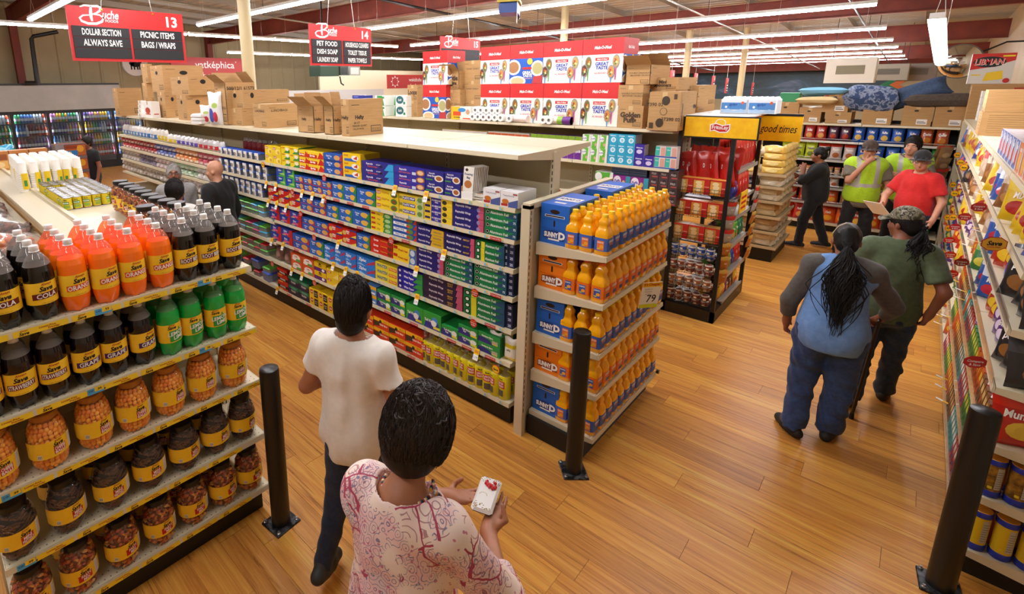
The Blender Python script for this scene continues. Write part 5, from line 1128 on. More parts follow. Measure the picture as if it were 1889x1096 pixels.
# shelf talkers
tk = MB(); tk.box(-.024, -.002, 0, .024, 0, .05, YEL); tk.box(-.024, -.002, -.045, .024, 0, 0, WHITE); tk.rect(-.018, .012, .018, .036, (0, -.0026, 0), (1, 0, 0), (0, 0, 1), mat('#d88a1a', .4)); tk.text('2.79', 0, -.022, .016, (0, -.0026, 0), (1, 0, 0), (0, 0, 1), INK, .0, 0, .036); tk_me = tk.mesh('shelf_talker')
rd = MB(); rd.tube([(0, -.0, 0), (0, .003, 0)], .036, RED, 8, False); rd.text('Compare', 0, .002, .011, (0, -.001, 0), (1, 0, 0), (0, 0, 1), WHITE, .02, .1, .06); rd.text('& Save', 0, -.014, .011, (0, -.001, 0), (1, 0, 0), (0, 0, 1), WHITE, .02, .1, .05); rd.text('ALWAYS', 0, .018, .007, (0, -.001, 0), (1, 0, 0), (0, 0, 1), YEL, .02, .1, .04); rd_me = rd.mesh('compare_disc')
rs = MB(); rs.rect(-.05, .004, .05, .028, (0, 0, 0), (1, 0, 0), (0, 0, 1), RED); rs.text('Compare & Save', 0, .016, .011, (0, -.0005, 0), (1, 0, 0), (0, 0, 1), WHITE, .01, .1, .09); rs_me = rs.mesh('price_strip')
bs = MB(); bs.rect(-.017, .006, .017, .028, (0, 0, 0), (1, 0, 0), (0, 0, 1), mat('#7ec4e4', .4)); bs.rect(0, .014, .016, .027, (0, -.0004, 0), (1, 0, 0), (0, 0, 1), YEL); bs_me = bs.mesh('price_tag')
def talk(me, nm, px, sh, dz=0, dx=-.006, rx=0):
    y = y_at(px, GX, T(G1Z[sh])); i = min(7, max(0, next((j for j in range(8) if y < ups[j+1]), 7)))
    o = bpy.data.objects.new(nm, me); COL.objects.link(o); o.parent = SHELF1[i, sh]; o.location = (GX+dx, y, G1Z[sh]+dz); o.rotation_euler = (rx, 0, -PI/2)
for c, s in ((1015, 0), (1240, 0), (85, 1), (155, 1), (345, 1), (420, 1), (500, 1), (100, 2), (160, 2), (228, 2), (1170, 3), (1370, 2), (125, 4), (205, 4), (605, 3), (570, 4), (660, 4), (740, 4), (1175, 4), (270, 5), (345, 5), (165, 6), (1605, 5)): talk(tk_me, 'shelf_talker', C6(c), s, .0, -.012, -.35)
for c, s in ((505, 0), (275, 1), (507, 1), (335, 2), (432, 3), (130, 5), (990, 2), (1595, 3), (1585, 4), (435, 5)): talk(rd_me, 'compare_disc', C6(c), s, -.012, -.012)
for s in range(7):
    for c in range(130, 1850, 110):
        talk(bs_me, 'price_tag', C6(c), s, .002, -.001)
for c, s in ((590, 1), (690, 1), (800, 1), (620, 2), (760, 2), (1090, 2), (1740, 1), (300, 4), (440, 4), (1740, 3), (250, 6), (390, 6), (960, 5), (1150, 5), (1700, 4), (1420, 5), (1530, 5), (860, 6), (1000, 6), (1130, 6), (1700, 5)): talk(rs_me, 'price_strip', C6(c), s, .001, -.002)
yd = MB(); yd.tube([(0, 0, 0), (0, .003, 0)], .036, mat('#d9541a', .4), 16, False); yd.disc(0, 0, .031, .031, (0, -.0008, 0), (1, 0, 0), (0, 0, 1), YEL, 16); yd.text('Save', 0, 0, .018, (0, -.0014, 0), (1, 0, 0), (0, 0, 1), INK, .03, .2, .05); yd_me = yd.mesh('save_disc')
talk(yd_me, 'save_disc', 486, 0, -.0, -.012); talk(yd_me, 'save_disc', C6(1748), 5, -.05, -.012)
# ================================================================ cardboard boxes given by their near corner in the photo
def bis(f, a, b, inc):
    for _ in range(45):
        m = (a+b)/2
        if (f(m) > 0) == inc: b = m
        else: a = m
    return a
BOXTOP = {}; BOXF = {}; DECK = 2.154
def cbox(key, cx, cy, pl, pr, top, zb, label, texts=(), opened=False, m=None, cat='box', group='cardboard boxes stored above the shelves', name='cardboard_box', items_l=(), items_r=(), hole=False, tilt=0, maxw=.7, at=None):
    z = BOXTOP[zb]+.002 if isinstance(zb, str) else zb
    p = onz(cx, cy, z); x, y = (float(p[0]), float(p[1])) if at is None else (at, y_at(cx, at, z)) if isinstance(at, (int, float)) else at
    wy = bis(lambda w: pl-proj(x, y+w, z)[0], .01, maxw, True); wx = bis(lambda w: proj(x+w, y, z)[0]-pr, .01, maxw, True)
    h = bis(lambda q: top-proj(x, y, z+q)[1], .01, 1.2, True); BOXTOP[key] = z+h; BOXF[key] = (x, y, wx, wy)
    if isinstance(zb, str) or zb > DECK+.05:
        bx, by, bw, bd = BOXF[zb] if isinstance(zb, str) else (0, 0, 0, 0); ox = min(x+wx, bx+bw)-max(x, bx); oy = min(y+wy, by+bd)-max(y, by)
        if (ox < .04 or oy < .04) and z > 2.25:
            zd = DECK; q = z-.003-zd; n = max(1, round(q/.3)); sp = q/n
            for i in range(n):
                sk = MB(); g2 = .012*(i % 2); sk.box(g2, g2, 0, wx-g2, wy-g2, sp-.002, CARD); sk.box(g2+.002, wy*.5-.001, sp-.002, wx-g2-.002, wy*.5+.001, sp-.0015, GUTTER)
                tag(sk.build('cardboard_box', None, (x, y, zd+.001+sp*i)), 'plain carton, %s up, under the %s' % (nth(i), ' '.join(label.split()[:10])), 'box', group)
    t = thing(name, label, cat, (x, y, z), tilt, group); mm = m or CARD; at = at
    k = MB(); k.box(0, 0, 0, wx, wy, h, mm, top=mm) if not opened else [k.box(*b, mm) for b in ((0, 0, 0, wx, wy, .006), (0, 0, 0, .005, wy, h), (wx-.005, 0, 0, wx, wy, h), (0, 0, 0, wx, .005, h), (0, wy-.005, 0, wx, wy, h))]
    fl = (-.0008, wy, 0); U, Vv = (0, -1, 0), (0, 0, 1)
    k.build('body', t)
    pk_ = MB(); ink = mat('#4a3722', .7); ol = (-.0012, wy, 0); orr = (0, -.0012, 0)
    for s, face, u, v, hh, b in texts:
        if face == 'l': pk_.text(s, u*wy, v*h, hh*h, ol, U, Vv, ink, b, 0, wy*.9)
        else: pk_.text(s, u*wx, v*h, hh*h, orr, (1, 0, 0), Vv, ink, b, 0, wx*.9)
    for face, ww, o, uu in (('l', wy, ol, U), ('r', wx, orr, (1, 0, 0))):
        if not items_l and not items_r:
            pk_.rect(ww*.62, h*.08, ww*.93, h*.26, o, uu, Vv, ink); pk_.rect(ww*.635, h*.1, ww*.915, h*.24, tuple(np.array(o)+np.array((-.0003, 0, 0) if face == 'l' else (0, -.0003, 0))), uu, Vv, mat('#b8905c', .8))
            for i in range(7): pk_.rect(ww*(.65+.037*i), h*.11, ww*(.664+.037*i), h*.2, tuple(np.array(o)+np.array((-.0006, 0, 0) if face == 'l' else (0, -.0006, 0))), uu, Vv, ink)
            pk_.rect(ww*.08, h*.84, ww*.3, h*.855, o, uu, Vv, ink)
    if items_l: deco(pk_, items_l, wy, h, ol, U, Vv)
    if items_r: deco(pk_, items_r, wx, h, orr, (1, 0, 0), Vv)
    if hole:
        pk_.disc(.5*wx, .72*h, .1*wx, .035, orr, (1, 0, 0), Vv, mat('#1a120a', .8)); pk_.disc(.5*wy, .72*h, .1*wy, .03, ol, U, Vv, mat('#1a120a', .8))
    pk_.build('print', t)
    f = MB()
    if opened:
        f.add([(0, 0, h), (0, wy, h), (-.12*1.0, wy, h+.1), (-.12*1., 0, h+.1), (.004, 0, h), (.004, wy, h), (-.116, wy, h+.1), (-.116, 0, h+.1)], [(0, 1, 2, 3), (7, 6, 5, 4), (3, 2, 6, 7), (0, 3, 7, 4), (1, 5, 6, 2)], mm)
        f.add([(wx, 0, h), (wx, wy, h), (wx*.75, wy, h+.14), (wx*.75, 0, h+.14), (wx-.004, 0, h), (wx-.004, wy, h), (wx*.75-.004, wy, h+.14), (wx*.75-.004, 0, h+.14)], [(0, 3, 2, 1), (4, 5, 6, 7), (0, 4, 7, 3), (1, 2, 6, 5)], mm)
        f.add([(0, wy, h), (wx, wy, h), (wx, wy+.05, h+.13), (0, wy+.05, h+.13), (0, wy+.004, h), (wx, wy+.004, h), (wx, wy+.054, h+.13), (0, wy+.054, h+.13)], [(0, 1, 2, 3), (7, 6, 5, 4)], mm)
    else:
        g = .0015; f.box(.002, .002, h, wx-.002, wy/2-g, h+.003, mm); f.box(.002, wy/2+g, h, wx-.002, wy-.002, h+.003, mm); f.box(-.0008, wy/2-.025, h-.05, 0, wy/2+.025, h, mat('#c8a878', .3)); f.box(0, wy/2-.025, h+.003, wx, wy/2+.025, h+.0036, mat('#c8a878', .3))
    f.build('flap', t); return t
def cboxa(at, *a, **k): return cbox(*a, at=at, **k)
D1 = 2.154
hef = (('Hefty', 'r', .3, .5, .1, .06), ('60 CT', 'r', .22, .36, .06, .02), ('FREEZER QUART', 'r', .3, .27, .05, .02), ('VALUE PACK', 'r', .26, .19, .05, .02), ('Hefty', 'l', .5, .5, .1, .04))
cbox('a', 645, 252, 631, 707, 184, D1, 'cardboard bag carton nearest the camera on the foil gondola', hef)
cbox('b', 616, 249, 599, 633, 196, D1, 'open flapped brown carton behind the nearest one on foil gondola', (('Hefty', 'l', .5, .5, .1, .04), ('Hefty', 'r', .4, .5, .1, .04)), True)
cbox('c', 580, 246, 551, 599, 196, D1, 'open brown carton between the lunch bag box and flapped carton', (('Hefty', 'l', .4, .5, .1, .04), ('Hefty', 'r', .4, .5, .1, .04)), True)
cbox('d', 494, 237, 469, 551, 193, D1, 'long cardboard box printed lunchbags', (('LUNCHBAGS', 'l', .5, .72, .1, .02), ('LUNCHBAGS', 'r', .4, .74, .1, .02)))
cboxa(3.34, 'e', 472, 192, 450, 534, 166, 'd', 'flat cardboard box lying behind and above the lunchbags box')
cbox('f', 421, 231, 402, 482, 152, D1, 'tall open cardboard box with a raised flap', (('500/12/1', 'r', .3, .86, .08, .03), ('61573', 'r', .8, .86, .08, .03), ('SANTA ROSA', 'l', .5, .4, .06, .02)), True, maxw=.42)
cboxa(3.13, 'g', 448, 233, 422, 478, 201, D1-.0, 'small lower cardboard box in front of the tall open box', tilt=0)
cboxa(3.16, 'h', 450, 200, 421, 483, 167, 'g', 'cardboard box with a hand hole in front of tall box', (), hole=True)
cboxa(3.16, 'i', 347, 223, 330, 388, 176, D1, 'lower cardboard box left of the white paper packs', (), hole=True)
cboxa(3.2, 'j', 350, 173, 312, 402, 141, 'i', 'wide cardboard box across the top of two others', (('', 'l', .5, .5, .1, 0),), hole=True)
cboxa(3.2, 'k', 308, 222, 295, 335, 170, D1, 'upright cardboard box under the topmost long carton', (), hole=True)
cboxa(3.26, 'l', 304, 168, 282, 378, 120, 'k', 'topmost long cardboard carton of the far pile', (), hole=True)
cboxa(3.3, 'm', 274, 190, 266, 286, 153, D1+.22, 'small cardboard carton at the far pile left edge, lower')
cboxa(3.3, 'n', 274, 152, 264, 284, 118, 'm', 'small cardboard carton at the far pile left edge, upper')
cbox('o', 222, 214, 214, 266, 163, D1, 'large plain cardboard carton at the far end of foil gondola')
cbox('p', 282, 218, 267, 297, 188, D1, 'white carton with red print on the far end of foil gondola', m=WHITE, items_l=(('e', .5, .45, .3, .2, '#c8503a'), ('r', .2, .2, .8, .26, '#c8503a')), items_r=(('r', .2, .2, .8, .26, '#c8503a'),))
for i in range(4): cbox('q%d' % i, 262, 217-8*i, 255, 270, 210-8*i, D1 if i == 0 else 'q%d' % (i-1), 'white takeout tray stacked beside white carton, %s from bottom' % nth(i), m=WHITE, items_l=(('r', .1, .4, .9, .5, '#cfcac0'),), group='white takeout trays')
for i in range(3):
    p = onz(362, 228, D1); k = MB(); k.bevbox(-.16, -.1, 0, .16, .1, .045, mat('#e9e7e2', .6), .02); tag(k.build('paper_pack', None, (p[0]+.12, p[1], D1+.046*i), .3), 'white paper pack beside the tall box, %s from bottom' % nth(i), 'pack', 'white paper packs')
BGW = Proto('picnic_bag', bag_mesh('picnic_bag', .2, .36, .12, [(0, .6, '#e4e2de'), (.6, 1, '#eeece8')], blobs=[(.3, .3, .2, .22, '#4a58b0'), (.6, .25, .16, .16, '#c23a4a'), (.6, .6, .2, .08, '#a8c05a')], seed=9))
for i, (px, py) in enumerate(((379, 228), (396, 231))):
    p = onz(px, py, D1); BGW.put((p[0], p[1], D1), -PI/2+.6, 'white picnic ware bag leaning before the tall box, %s from left' % nth(i), 'bag', 'white picnic ware bags', sc=(1, 1, .7+.5*i))
# ---------------- second gondola top
D2 = 2.122; DECK = D2
spoon = lambda x, y, r, c: [('p', [(x-.012, y-.42), (x+.012, y-.42), (x+.02, y-.05), (x-.02, y-.05)], c), ('e', x, y, .085, .15, '#8a8a8a'), ('e', x, y, .07, .125, r)]+[('e', x+.045*math.cos(2.4*i)*(.3+.7*((i*37)%10)/10), y+.08*math.sin(2.4*i)*(.3+.7*((i*37)%10)/10), .016, .024, ('#e8d08a', '#b84a2a', '#4a7a3a', '#d89a3a', '#8a5a2a')[i % 5]) for i in range(11)]
grt = lambda: tuple([('r', 0, .64, 1, 1, '#cc2a2a'), ('t', 'Malt-O-Meal', .5, .8, .07, '#f4f0ea', .03, .2, .42), ('r', .33, .5, .66, .57, '#cc2a2a'), ('t', 'Malt-O-Meal', .5, .535, .035, '#f4f0ea', .02, .2, .28), ('t', 'GREAT', .5, .43, .075, '#2447a8', .04, .05, .4), ('t', 'TASTE', .5, .34, .075, '#2447a8', .04, .05, .4), ('t', 'ALL BAGGED UP', .5, .22, .04, '#c8506a', .01, 0, .36)]+spoon(.16, .46, '#7a6a30', '#5aa03a')+spoon(.84, .48, '#b89a5a', '#c8508a')+spoon(.07, .28, '#5a3020', '#5a92c8')+spoon(.74, .25, '#c88a4a', '#5a92c8'))
blu = lambda: (('r', 0, .64, 1, 1, '#cc2a2a'), ('t', 'Malt-O-Meal', .5, .8, .07, '#f4f0ea', .03, .2, .42), ('e', .12, .42, .22, .2, '#f0ece4'), ('e', .12, .42, .17, .15, '#a8764a'), ('e', .85, .38, .2, .2, '#e8e4d4'), ('e', .85, .38, .15, .15, '#b0a870'), ('e', .25, .06, .26, .14, '#f0ece4'), ('e', .25, .06, .2, .1, '#d8b888'), ('p', [(.7, 0), (1, .0), (1, .2), (.74, .18)], '#b83a3a'), ('e', .62, .56, .08, .08, '#f0c83a'), ('r', .4, .36, .68, .42, '#cc2a2a'), ('t', 'GREAT', .56, .28, .07, '#f4f4f4', .04, 0, .34), ('t', 'TASTE', .56, .2, .07, '#f4f4f4', .04, 0, .34), ('t', 'ALL BAGGED UP', .56, .13, .03, '#e8a88a', .01, 0, .3))
XC = 6.02
hz1 = onx(1105, 153, XC)[2]-D2; hz2 = onx(1105, 72, XC)[2]-D2-hz1
CER = {}
def cereal(px0, px1, lvl, blue, label, dx=0, side=True):
    z = D2+.002 if lvl == 0 else D2+hz1+.004; h = (hz1, hz2)[lvl]
    a, b = y_at(px1, XC+dx, z+h*.3), y_at(px0, XC+dx, z+h*.3); w = round(b-a-.006, 3); key = (w, round(h, 3), blue)
    if key not in CER:
        it = blu() if blue else grt(); bl = blu()
        k = MB(); base = mat('#1f5ab8' if blue else '#ece8de', .4); k.box(-w/2, 0, 0, w/2, .42, h, mat('#ece8de', .4), front=base, right=mat('#1f5ab8', .4), top=mat('#b0312c', .45)); deco(k, it, w, h, (-w/2, 0, 0), (1, 0, 0), (0, 0, 1)); deco(k, bl, .42, h, (w/2, 0, 0), (0, 1, 0), (0, 0, 1))
        CER[key] = Proto('cereal_case', k.mesh('cereal_case'))
    CER[key].put((XC+dx, (a+b)/2, z), -PI/2, label, 'case', 'red topped cereal cases')
for i, (a, b) in enumerate(((886, 940), (940, 1001), (1001, 1071), (1071, 1140))): cereal(a, b, 0, False, 'white red-topped cereal case in the lower row, %s from left' % nth(i))
for i, (a, b) in enumerate(((886, 940), (940, 1001), (1001, 1073), (1073, 1149))): cereal(a, b, 1, i == 1, ('blue' if i == 1 else 'white')+' fronted cereal case in the upper row, %s from left' % nth(i))
cereal(780, 823, 0, True, 'blue cereal case at the bottom of the separate left stack'); cereal(780, 826, 1, False, 'white cereal case on top of the separate left stack')
tf = (('Toasties', 'l', .5, .6, .2, .05), ('WHOLE GRAIN', 'l', .5, .3, .06, .02))
cboxa(6.12, 't1', 848, 200, 818, 858, 165, D2, 'brown cereal carton at the bottom left of red cases', (('Post', 'l', .3, .7, .08, .02), ('WHEAT CEREAL', 'l', .6, .5, .07, .01)))
cboxa(6.12, 't2', 846, 164, 818, 858, 131, 't1', 'brown open cereal carton with bubble lettering', (('Tootie', 'l', .5, .62, .26, .06), ('Fruits', 'l', .5, .32, .26, .06)), True)
cboxa(6.26, 't3', 890, 212, 853, 900, 186, D2, 'brown carton left of cereal cases, bottom of three')
cboxa(6.26, 't4', 890, 186, 853, 900, 149, 't3', 'brown carton left of cereal cases, middle of three', (('HONEY WHEAT', 'l', .5, .6, .08, .01),))
cboxa(6.26, 't5', 890, 148, 854, 900, 111, 't4', 'brown carton left of cereal cases, top of three', (('HONEY WHEAT', 'l', .5, .6, .08, .01),))
cboxa(5.98, 'u1', 1184, 238, 1138, 1194, 196, D2, 'brown cereal carton printed golden puffs', (('Golden', 'l', .5, .6, .22, .06), ('Puffs', 'l', .5, .36, .22, .06), ('', 'r', .5, .5, .1, 0)))
cboxa(5.98, 'u2', 1184, 195, 1139, 1196, 157, 'u1', 'brown carton on top of the golden puffs carton', (('DOUBLE CHOCOLATE', 'l', .6, .6, .08, .01), ('BROWNIE CRUNCH', 'l', .6, .48, .08, .01)))
cbox('v1', 1253, 246, 1193, 1279, 170, D2, 'large brown carton with sideways numbers', items_l=(('t', '37390 02', .17, .68, .09, '#4a3722', .02, 0, .9), ('e', .55, .78, .13, .12, '#3a2a1a'), ('e', .4, .2, .13, .12, '#3a2a1a'), ('e', .5, .5, .12, .1, '#6a543a'), ('e', .5, .5, .1, .085, '#b08858'), ('t', '37390 02', .75, .3, .09, '#4a3722', .02, 0, .9), ('r', .8, .82, .9, .95, '#4a3722'), ('r', .06, .05, .2, .2, '#4a3722')), items_r=(('r', .15, .1, .2, .7, '#6a543a'), ('e', .9, .6, .1, .06, '#3a2a1a')), at=(5.86, 1.82))
cboxa(6.3, 'w0', 1240, 236, 1196, 1262, 166, D2, 'brown carton hidden behind the big numbered carton')
cboxa(6.3, 'w1', 1250, 165, 1194, 1284, 143, 'w0', 'brown mini cereal carton above the numbered carton', (('Mini', 'l', .5, .66, .26, .05), ('Spooners', 'l', .5, .36, .26, .05)))
cboxa(6.05, 'w2', 1198, 156, 1153, 1234, 119, 'u2', 'brown open carton with a raised lid above golden puffs', (('DOUBLE CHOCOLATE', 'l', .6, .6, .08, .01), ('BROWNIE CRUNCH', 'l', .6, .48, .08, .01)), True)
cbox('x0', 1300, 214, 1252, 1336, 197, D2, 'flat brown carton under the snack header', at=(6.75, 1.9))
cbox('x1', 1300, 198, 1252, 1330, 158, 'x0', at=(6.76, 1.91), label='brown carton right of the big numbered carton', texts= (('CHOCOLATE', 'l', .6, .6, .08, .01), ('BROWNIE CRUNCH', 'l', .6, .48, .08, .01)))
# paper rolls on the front edge
rl = MB(); rl.lathe([(.052, 0), (.054, .004), (.054, .1), (.05, .104), (.02, .104), (.02, .08), (0, .08)], 18, mat('#eeebe6', .7)); rl.lathe([(.02, .1042), (.012, .1042)], 12, mat('#6a5c4c', .8), cap=False); ROLLP = Proto('paper_roll', rl.mesh('paper_roll'))
a, b = y_at(930, 5.98, D2), y_at(868, 5.98, D2); n = 6
for r in range(2):
    for i in range(n-r): ROLLP.put((6.06, b+(a-b)*(i+.5+.5*r)/n, D2+.056+.096*r), 0, 'white toilet roll lying on the shelf edge, %s layer, %s from left' % (nth(r), nth(i)), 'roll', 'toilet rolls before the cereal', ry=-PI/2)
for i, px in enumerate((945, 1007, 1018)):
    y = y_at(px, 5.98, D2); ROLLP.put((6.0, y, D2+.056), 0, 'single white roll under the cereal cases, %s from left' % nth(i), 'roll', 'single rolls before the cereal', ry=-PI/2)
k = MB(); k.tube([(0, -.16, 0), (0, .16, 0)], .05, mat('#e8d8cc', .4), 16); k.tube([(0, -.16, 0), (0, -.05, 0)], .0505, mat('#6a2a84', .4), 16); k.tube([(0, -.05, 0), (0, .02, 0)], .0506, mat('#8ab83a', .4), 16); tag(k.build('towel_roll', None, (5.985, y_at(1035, 5.98, D2)+.02, D2+.052), 0), 'purple and white wrapped towel roll on the shelf edge', 'roll')
k = MB(); k.tube([(0, -.13, 0), (0, .13, 0)], .05, mat('#ecd9cf', .4), 16); tag(k.build('towel_roll', None, (5.985, y_at(958, 5.98, D2), D2+.052), 0), 'plain pale wrapped towel roll on the shelf edge', 'roll')
PT = carton_mesh('towel_pack', .3, .2, .2, '#e9e4da', (('r', 0, 0, .45, 1, '#e8b81e'), ('r', .1, .3, .5, .62, '#d8502a'), ('e', .55, .75, .2, .16, '#3a8ac8'), ('t', 'towels', .3, .18, .14, '#3a2a1a', .02, .1, .4), ('e', .85, .6, .1, .2, '#c89a7a'), ('r', .6, .05, .98, .14, '#d8502a')))
TPk = Proto('towel_pack', PT); y = y_at(850, 6.0, D2); TPk.put((6.0, y, D2+.002), -PI/2, 'yellow and white paper towel pack before the cartons', 'pack', sc=(1.25, 1, .95))
SOFT = Proto('tissue_pack', carton_mesh('tissue_pack', .26, .2, .17, '#e8ebe6', (('e', .4, .6, .34, .38, '#1f6468'), ('t', 'Soft', .4, .6, .22, '#e8ebe6', .03, .1, .5), ('e', .8, .3, .1, .14, '#2a8a6a'))))
SOFG = Proto('tissue_pack', carton_mesh('tissue_pack', .26, .2, .17, '#e8ebe6', (('p', [(.1, 0), (.9, 0), (.7, 1), (.2, 1)], '#3c9c48'), ('e', .5, .6, .22, .2, '#e8ebe6'), ('r', .2, .7, .9, .9, '#2f8a3c'))))
SOFB = Proto('tissue_pack', carton_mesh('tissue_pack', .34, .2, .17, '#27348c', (('r', .0, .0, 1, .1, '#e8e8f0'), ('t', 'quilted', .5, .5, .2, '#e8e8f0', .03, .1, .5), ('r', .1, .8, .5, .9, '#7a86d0'))))
i = 0
for px, zr, pr, nm in ((740, 0, SOFT, 'teal'), (740, 1, SOFT, 'teal'), (702, 0, SOFG, 'green'), (702, 1, SOFG, 'green'), (718, 0, SOFG, 'green'), (718, 1, SOFG, 'green'), (662, 0, SOFB, 'dark blue'), (662, 1, SOFB, 'dark blue')):
    pr.put((5.98+(.22 if px == 718 else 0), y_at(px, 5.98, D2), D2+.002+.175*zr), -PI/2, '%s and white tissue pack above the second gondola, %s layer, at %s place' % (nm, nth(zr), nth(i)), 'pack', 'tissue packs over the second gondola'); i += 1
cboxa(6.1, 'y1', 770, 213, 752, 790, 186, D2, 'brown carton between tissue packs and blue cereal case, lower', ()); cboxa(6.1, 'y2', 770, 186, 752, 790, 157, 'y1', 'brown carton between tissue packs and blue cereal case, upper', (('Loops', 'l', .5, .5, .3, .05),))
# ---------------- second gondola shelves
def face_group(desc, mesh_args, px0, px1, x, z, rows, cols, h, d, group, cat='box', name='tissue_box', where=''):
    a, b = y_at(px1, x, z), y_at(px0, x, z); w = (b-a)/cols; col, it, side = mesh_args
    pr = Proto(name, carton_mesh(name, w-.004, d, h-.001, col, it, side))
    for c in range(cols):
        for r in (range(rows) if isinstance(rows, int) else range(rows[c])):
            pr.put((x, b-w*(c+.5), z+.001+h*r), -PI/2, '%s, %s up, %s from left%s' % (desc, nth(r), nth(c), where), cat, group)
z1, z2 = T(G2Z[0]), T(G2Z[1]); XG = G2X+.015; gp = 'tissue boxes on the second gondola'
face_group('teal and pink pocket tissue box', ('#e2d8d4', (('r', .0, .15, .42, .95, '#3fb8a8'), ('r', .52, .1, .95, .9, '#d8a090'), ('r', 0, 0, 1, .12, '#2a5ab0'), ('t', 'tissue', .22, .7, .12, '#e8f4f2', .01, 0, .3)), '#d8d2ce'), 1206, 1246, XG, z1, 2, 2, .125, .14, gp)
face_group('purple cube tissue box', ('#3a2a96', (('e', .5, .35, .3, .2, '#d8cce8'), ('t', 'Kleenex', .5, .72, .13, '#f0ecf8', .03, .1, .7)), '#d8d2d8'), 1168, 1205, XG, z1, [2, 1], 2, .125, .12, gp)
face_group('cyan tissue box', ('#2aa4c8', (('e', .55, .42, .3, .26, '#e2f0f4'), ('e', .55, .42, .16, .16, '#8ac8dc'), ('t', 'Kleenex', .5, .84, .12, '#f0f8fa', .03, .1, .7)), '#c8dce4'), 1120, 1168, XG, z1, 3, 3, .118, .2, gp)
face_group('green and white roll pack', ('#e6e8de', (('p', [(.1, 0), (.7, 0), (.8, 1), (.2, 1)], '#6ab83a'), ('e', .3, .7, .24, .2, '#eef0ea'), ('t', 'puffs', .3, .7, .12, '#6a6ab0', .02), ('e', .6, .3, .14, .12, '#d8b090')), '#e0e0da'), 1072, 1119, XG, z1, 2, 3, .165, .2, gp)
face_group('purple and green paper towel roll', ('#6a2a86', (('p', [(.0, .55), (1, .6), (1, 1), (0, 1)], '#9aca3a'), ('t', 'Sparkle', .5, .35, .16, '#f0ecf4', .03, .1, .8)), '#e8e4dc'), 978, 1071, XG+.06, z1, 1, 8, .29, .12, gp, 'roll', 'towel_roll')
face_group('orange and yellow towel roll', ('#e9e2d4', (('r', .0, .6, 1, .95, '#e0602a'), ('r', 0, .2, 1, .5, '#e8c02a'), ('r', .4, .7, .6, .85, '#f4f0e8')), '#e8e4dc'), 900, 975, XG+.06, z1, 1, 6, .28, .12, gp, 'roll', 'towel_roll')
face_group('yellow and teal towel roll', ('#e8c41e', (('p', [(.3, .1), (.7, .1), (.55, .7), (.45, .7)], '#2a8aa8'), ('r', 0, .8, 1, 1, '#e9e4da')), '#e8e4dc'), 816, 898, XG+.06, z1, 1, 7, .27, .12, gp, 'roll', 'towel_roll')
face_group('brown facial tissue box', ('#4a3a3c', (('e', .6, .7, .18, .2, '#2a2022'), ('t', 'FOLD', .5, .56, .22, '#d8d0ca', .02, 0, .5), ('r', .3, .12, .9, .28, '#b0504a')), '#3a2e30'), 1193, 1246, XG, z2, 4, 3, .098, .2, gp)
face_group('purple puffs pack', ('#8a2a86', (('e', .25, .55, .22, .42, '#eae4ee'), ('t', 'Puffs', .25, .55, .2, '#4a4ab0', .03, .1, .34), ('r', .74, 0, 1, 1, '#3a9ab0'), ('e', .62, .4, .1, .22, '#d8c07a')), '#8ac0c8'), 1128, 1193, XG, z2, 2, 2, .14, .2, gp)
face_group('dark blue woven basket pattern box', ('#2a3448', (('r', 0, .2, 1, .24, '#5a6a84'), ('r', 0, .45, 1, .49, '#5a6a84'), ('r', 0, .7, 1, .74, '#5a6a84')), '#222a3c'), 1128, 1193, XG+.01, z2+.285, 1, 2, .11, .2, gp)
face_group('green puffs pack', ('#e6e8e0', (('p', [(.0, 0), (.75, 0), (.85, 1), (0, 1)], '#5ab03a'), ('e', .2, .6, .2, .36, '#eef0ea'), ('e', .6, .4, .12, .2, '#c8a080')), '#e0e0da'), 1095, 1128, XG, z2, 2, 1, .15, .2, gp)
# orange pouches on the far side shelf of the foil gondola
PO = Proto('snack_pouch', bag_mesh('snack_pouch', .13, .2, .05, [(0, .72, '#d8481c'), (.72, .8, '#2f2a70'), (.8, 1, '#e8702a')], [('Best', .5, .58, .14, '#f0e8e0', .6)], [(.5, .3, .28, .2, '#c23c16')], seed=12, nx=7, ny=9))
k = MB(); k.box(3.575, 1.96, 1.555, 4.06, 3.1, 1.565, CREAM); k.build('shelf', G1)
for i in range(7): PO.put((3.66+.055*i, 2.02+.04*i, 1.58), -PI/2+.55, 'orange snack pouch behind the juice cases, %s from left' % nth(i), 'pouch', 'orange snack pouches', rx=-.05)
for i in range(5): PO.put((3.72+.055*i, 2.24+.04*i, 1.58), -PI/2+.55, 'orange snack pouch in the back row, %s from left' % nth(i), 'pouch', 'orange snack pouches')

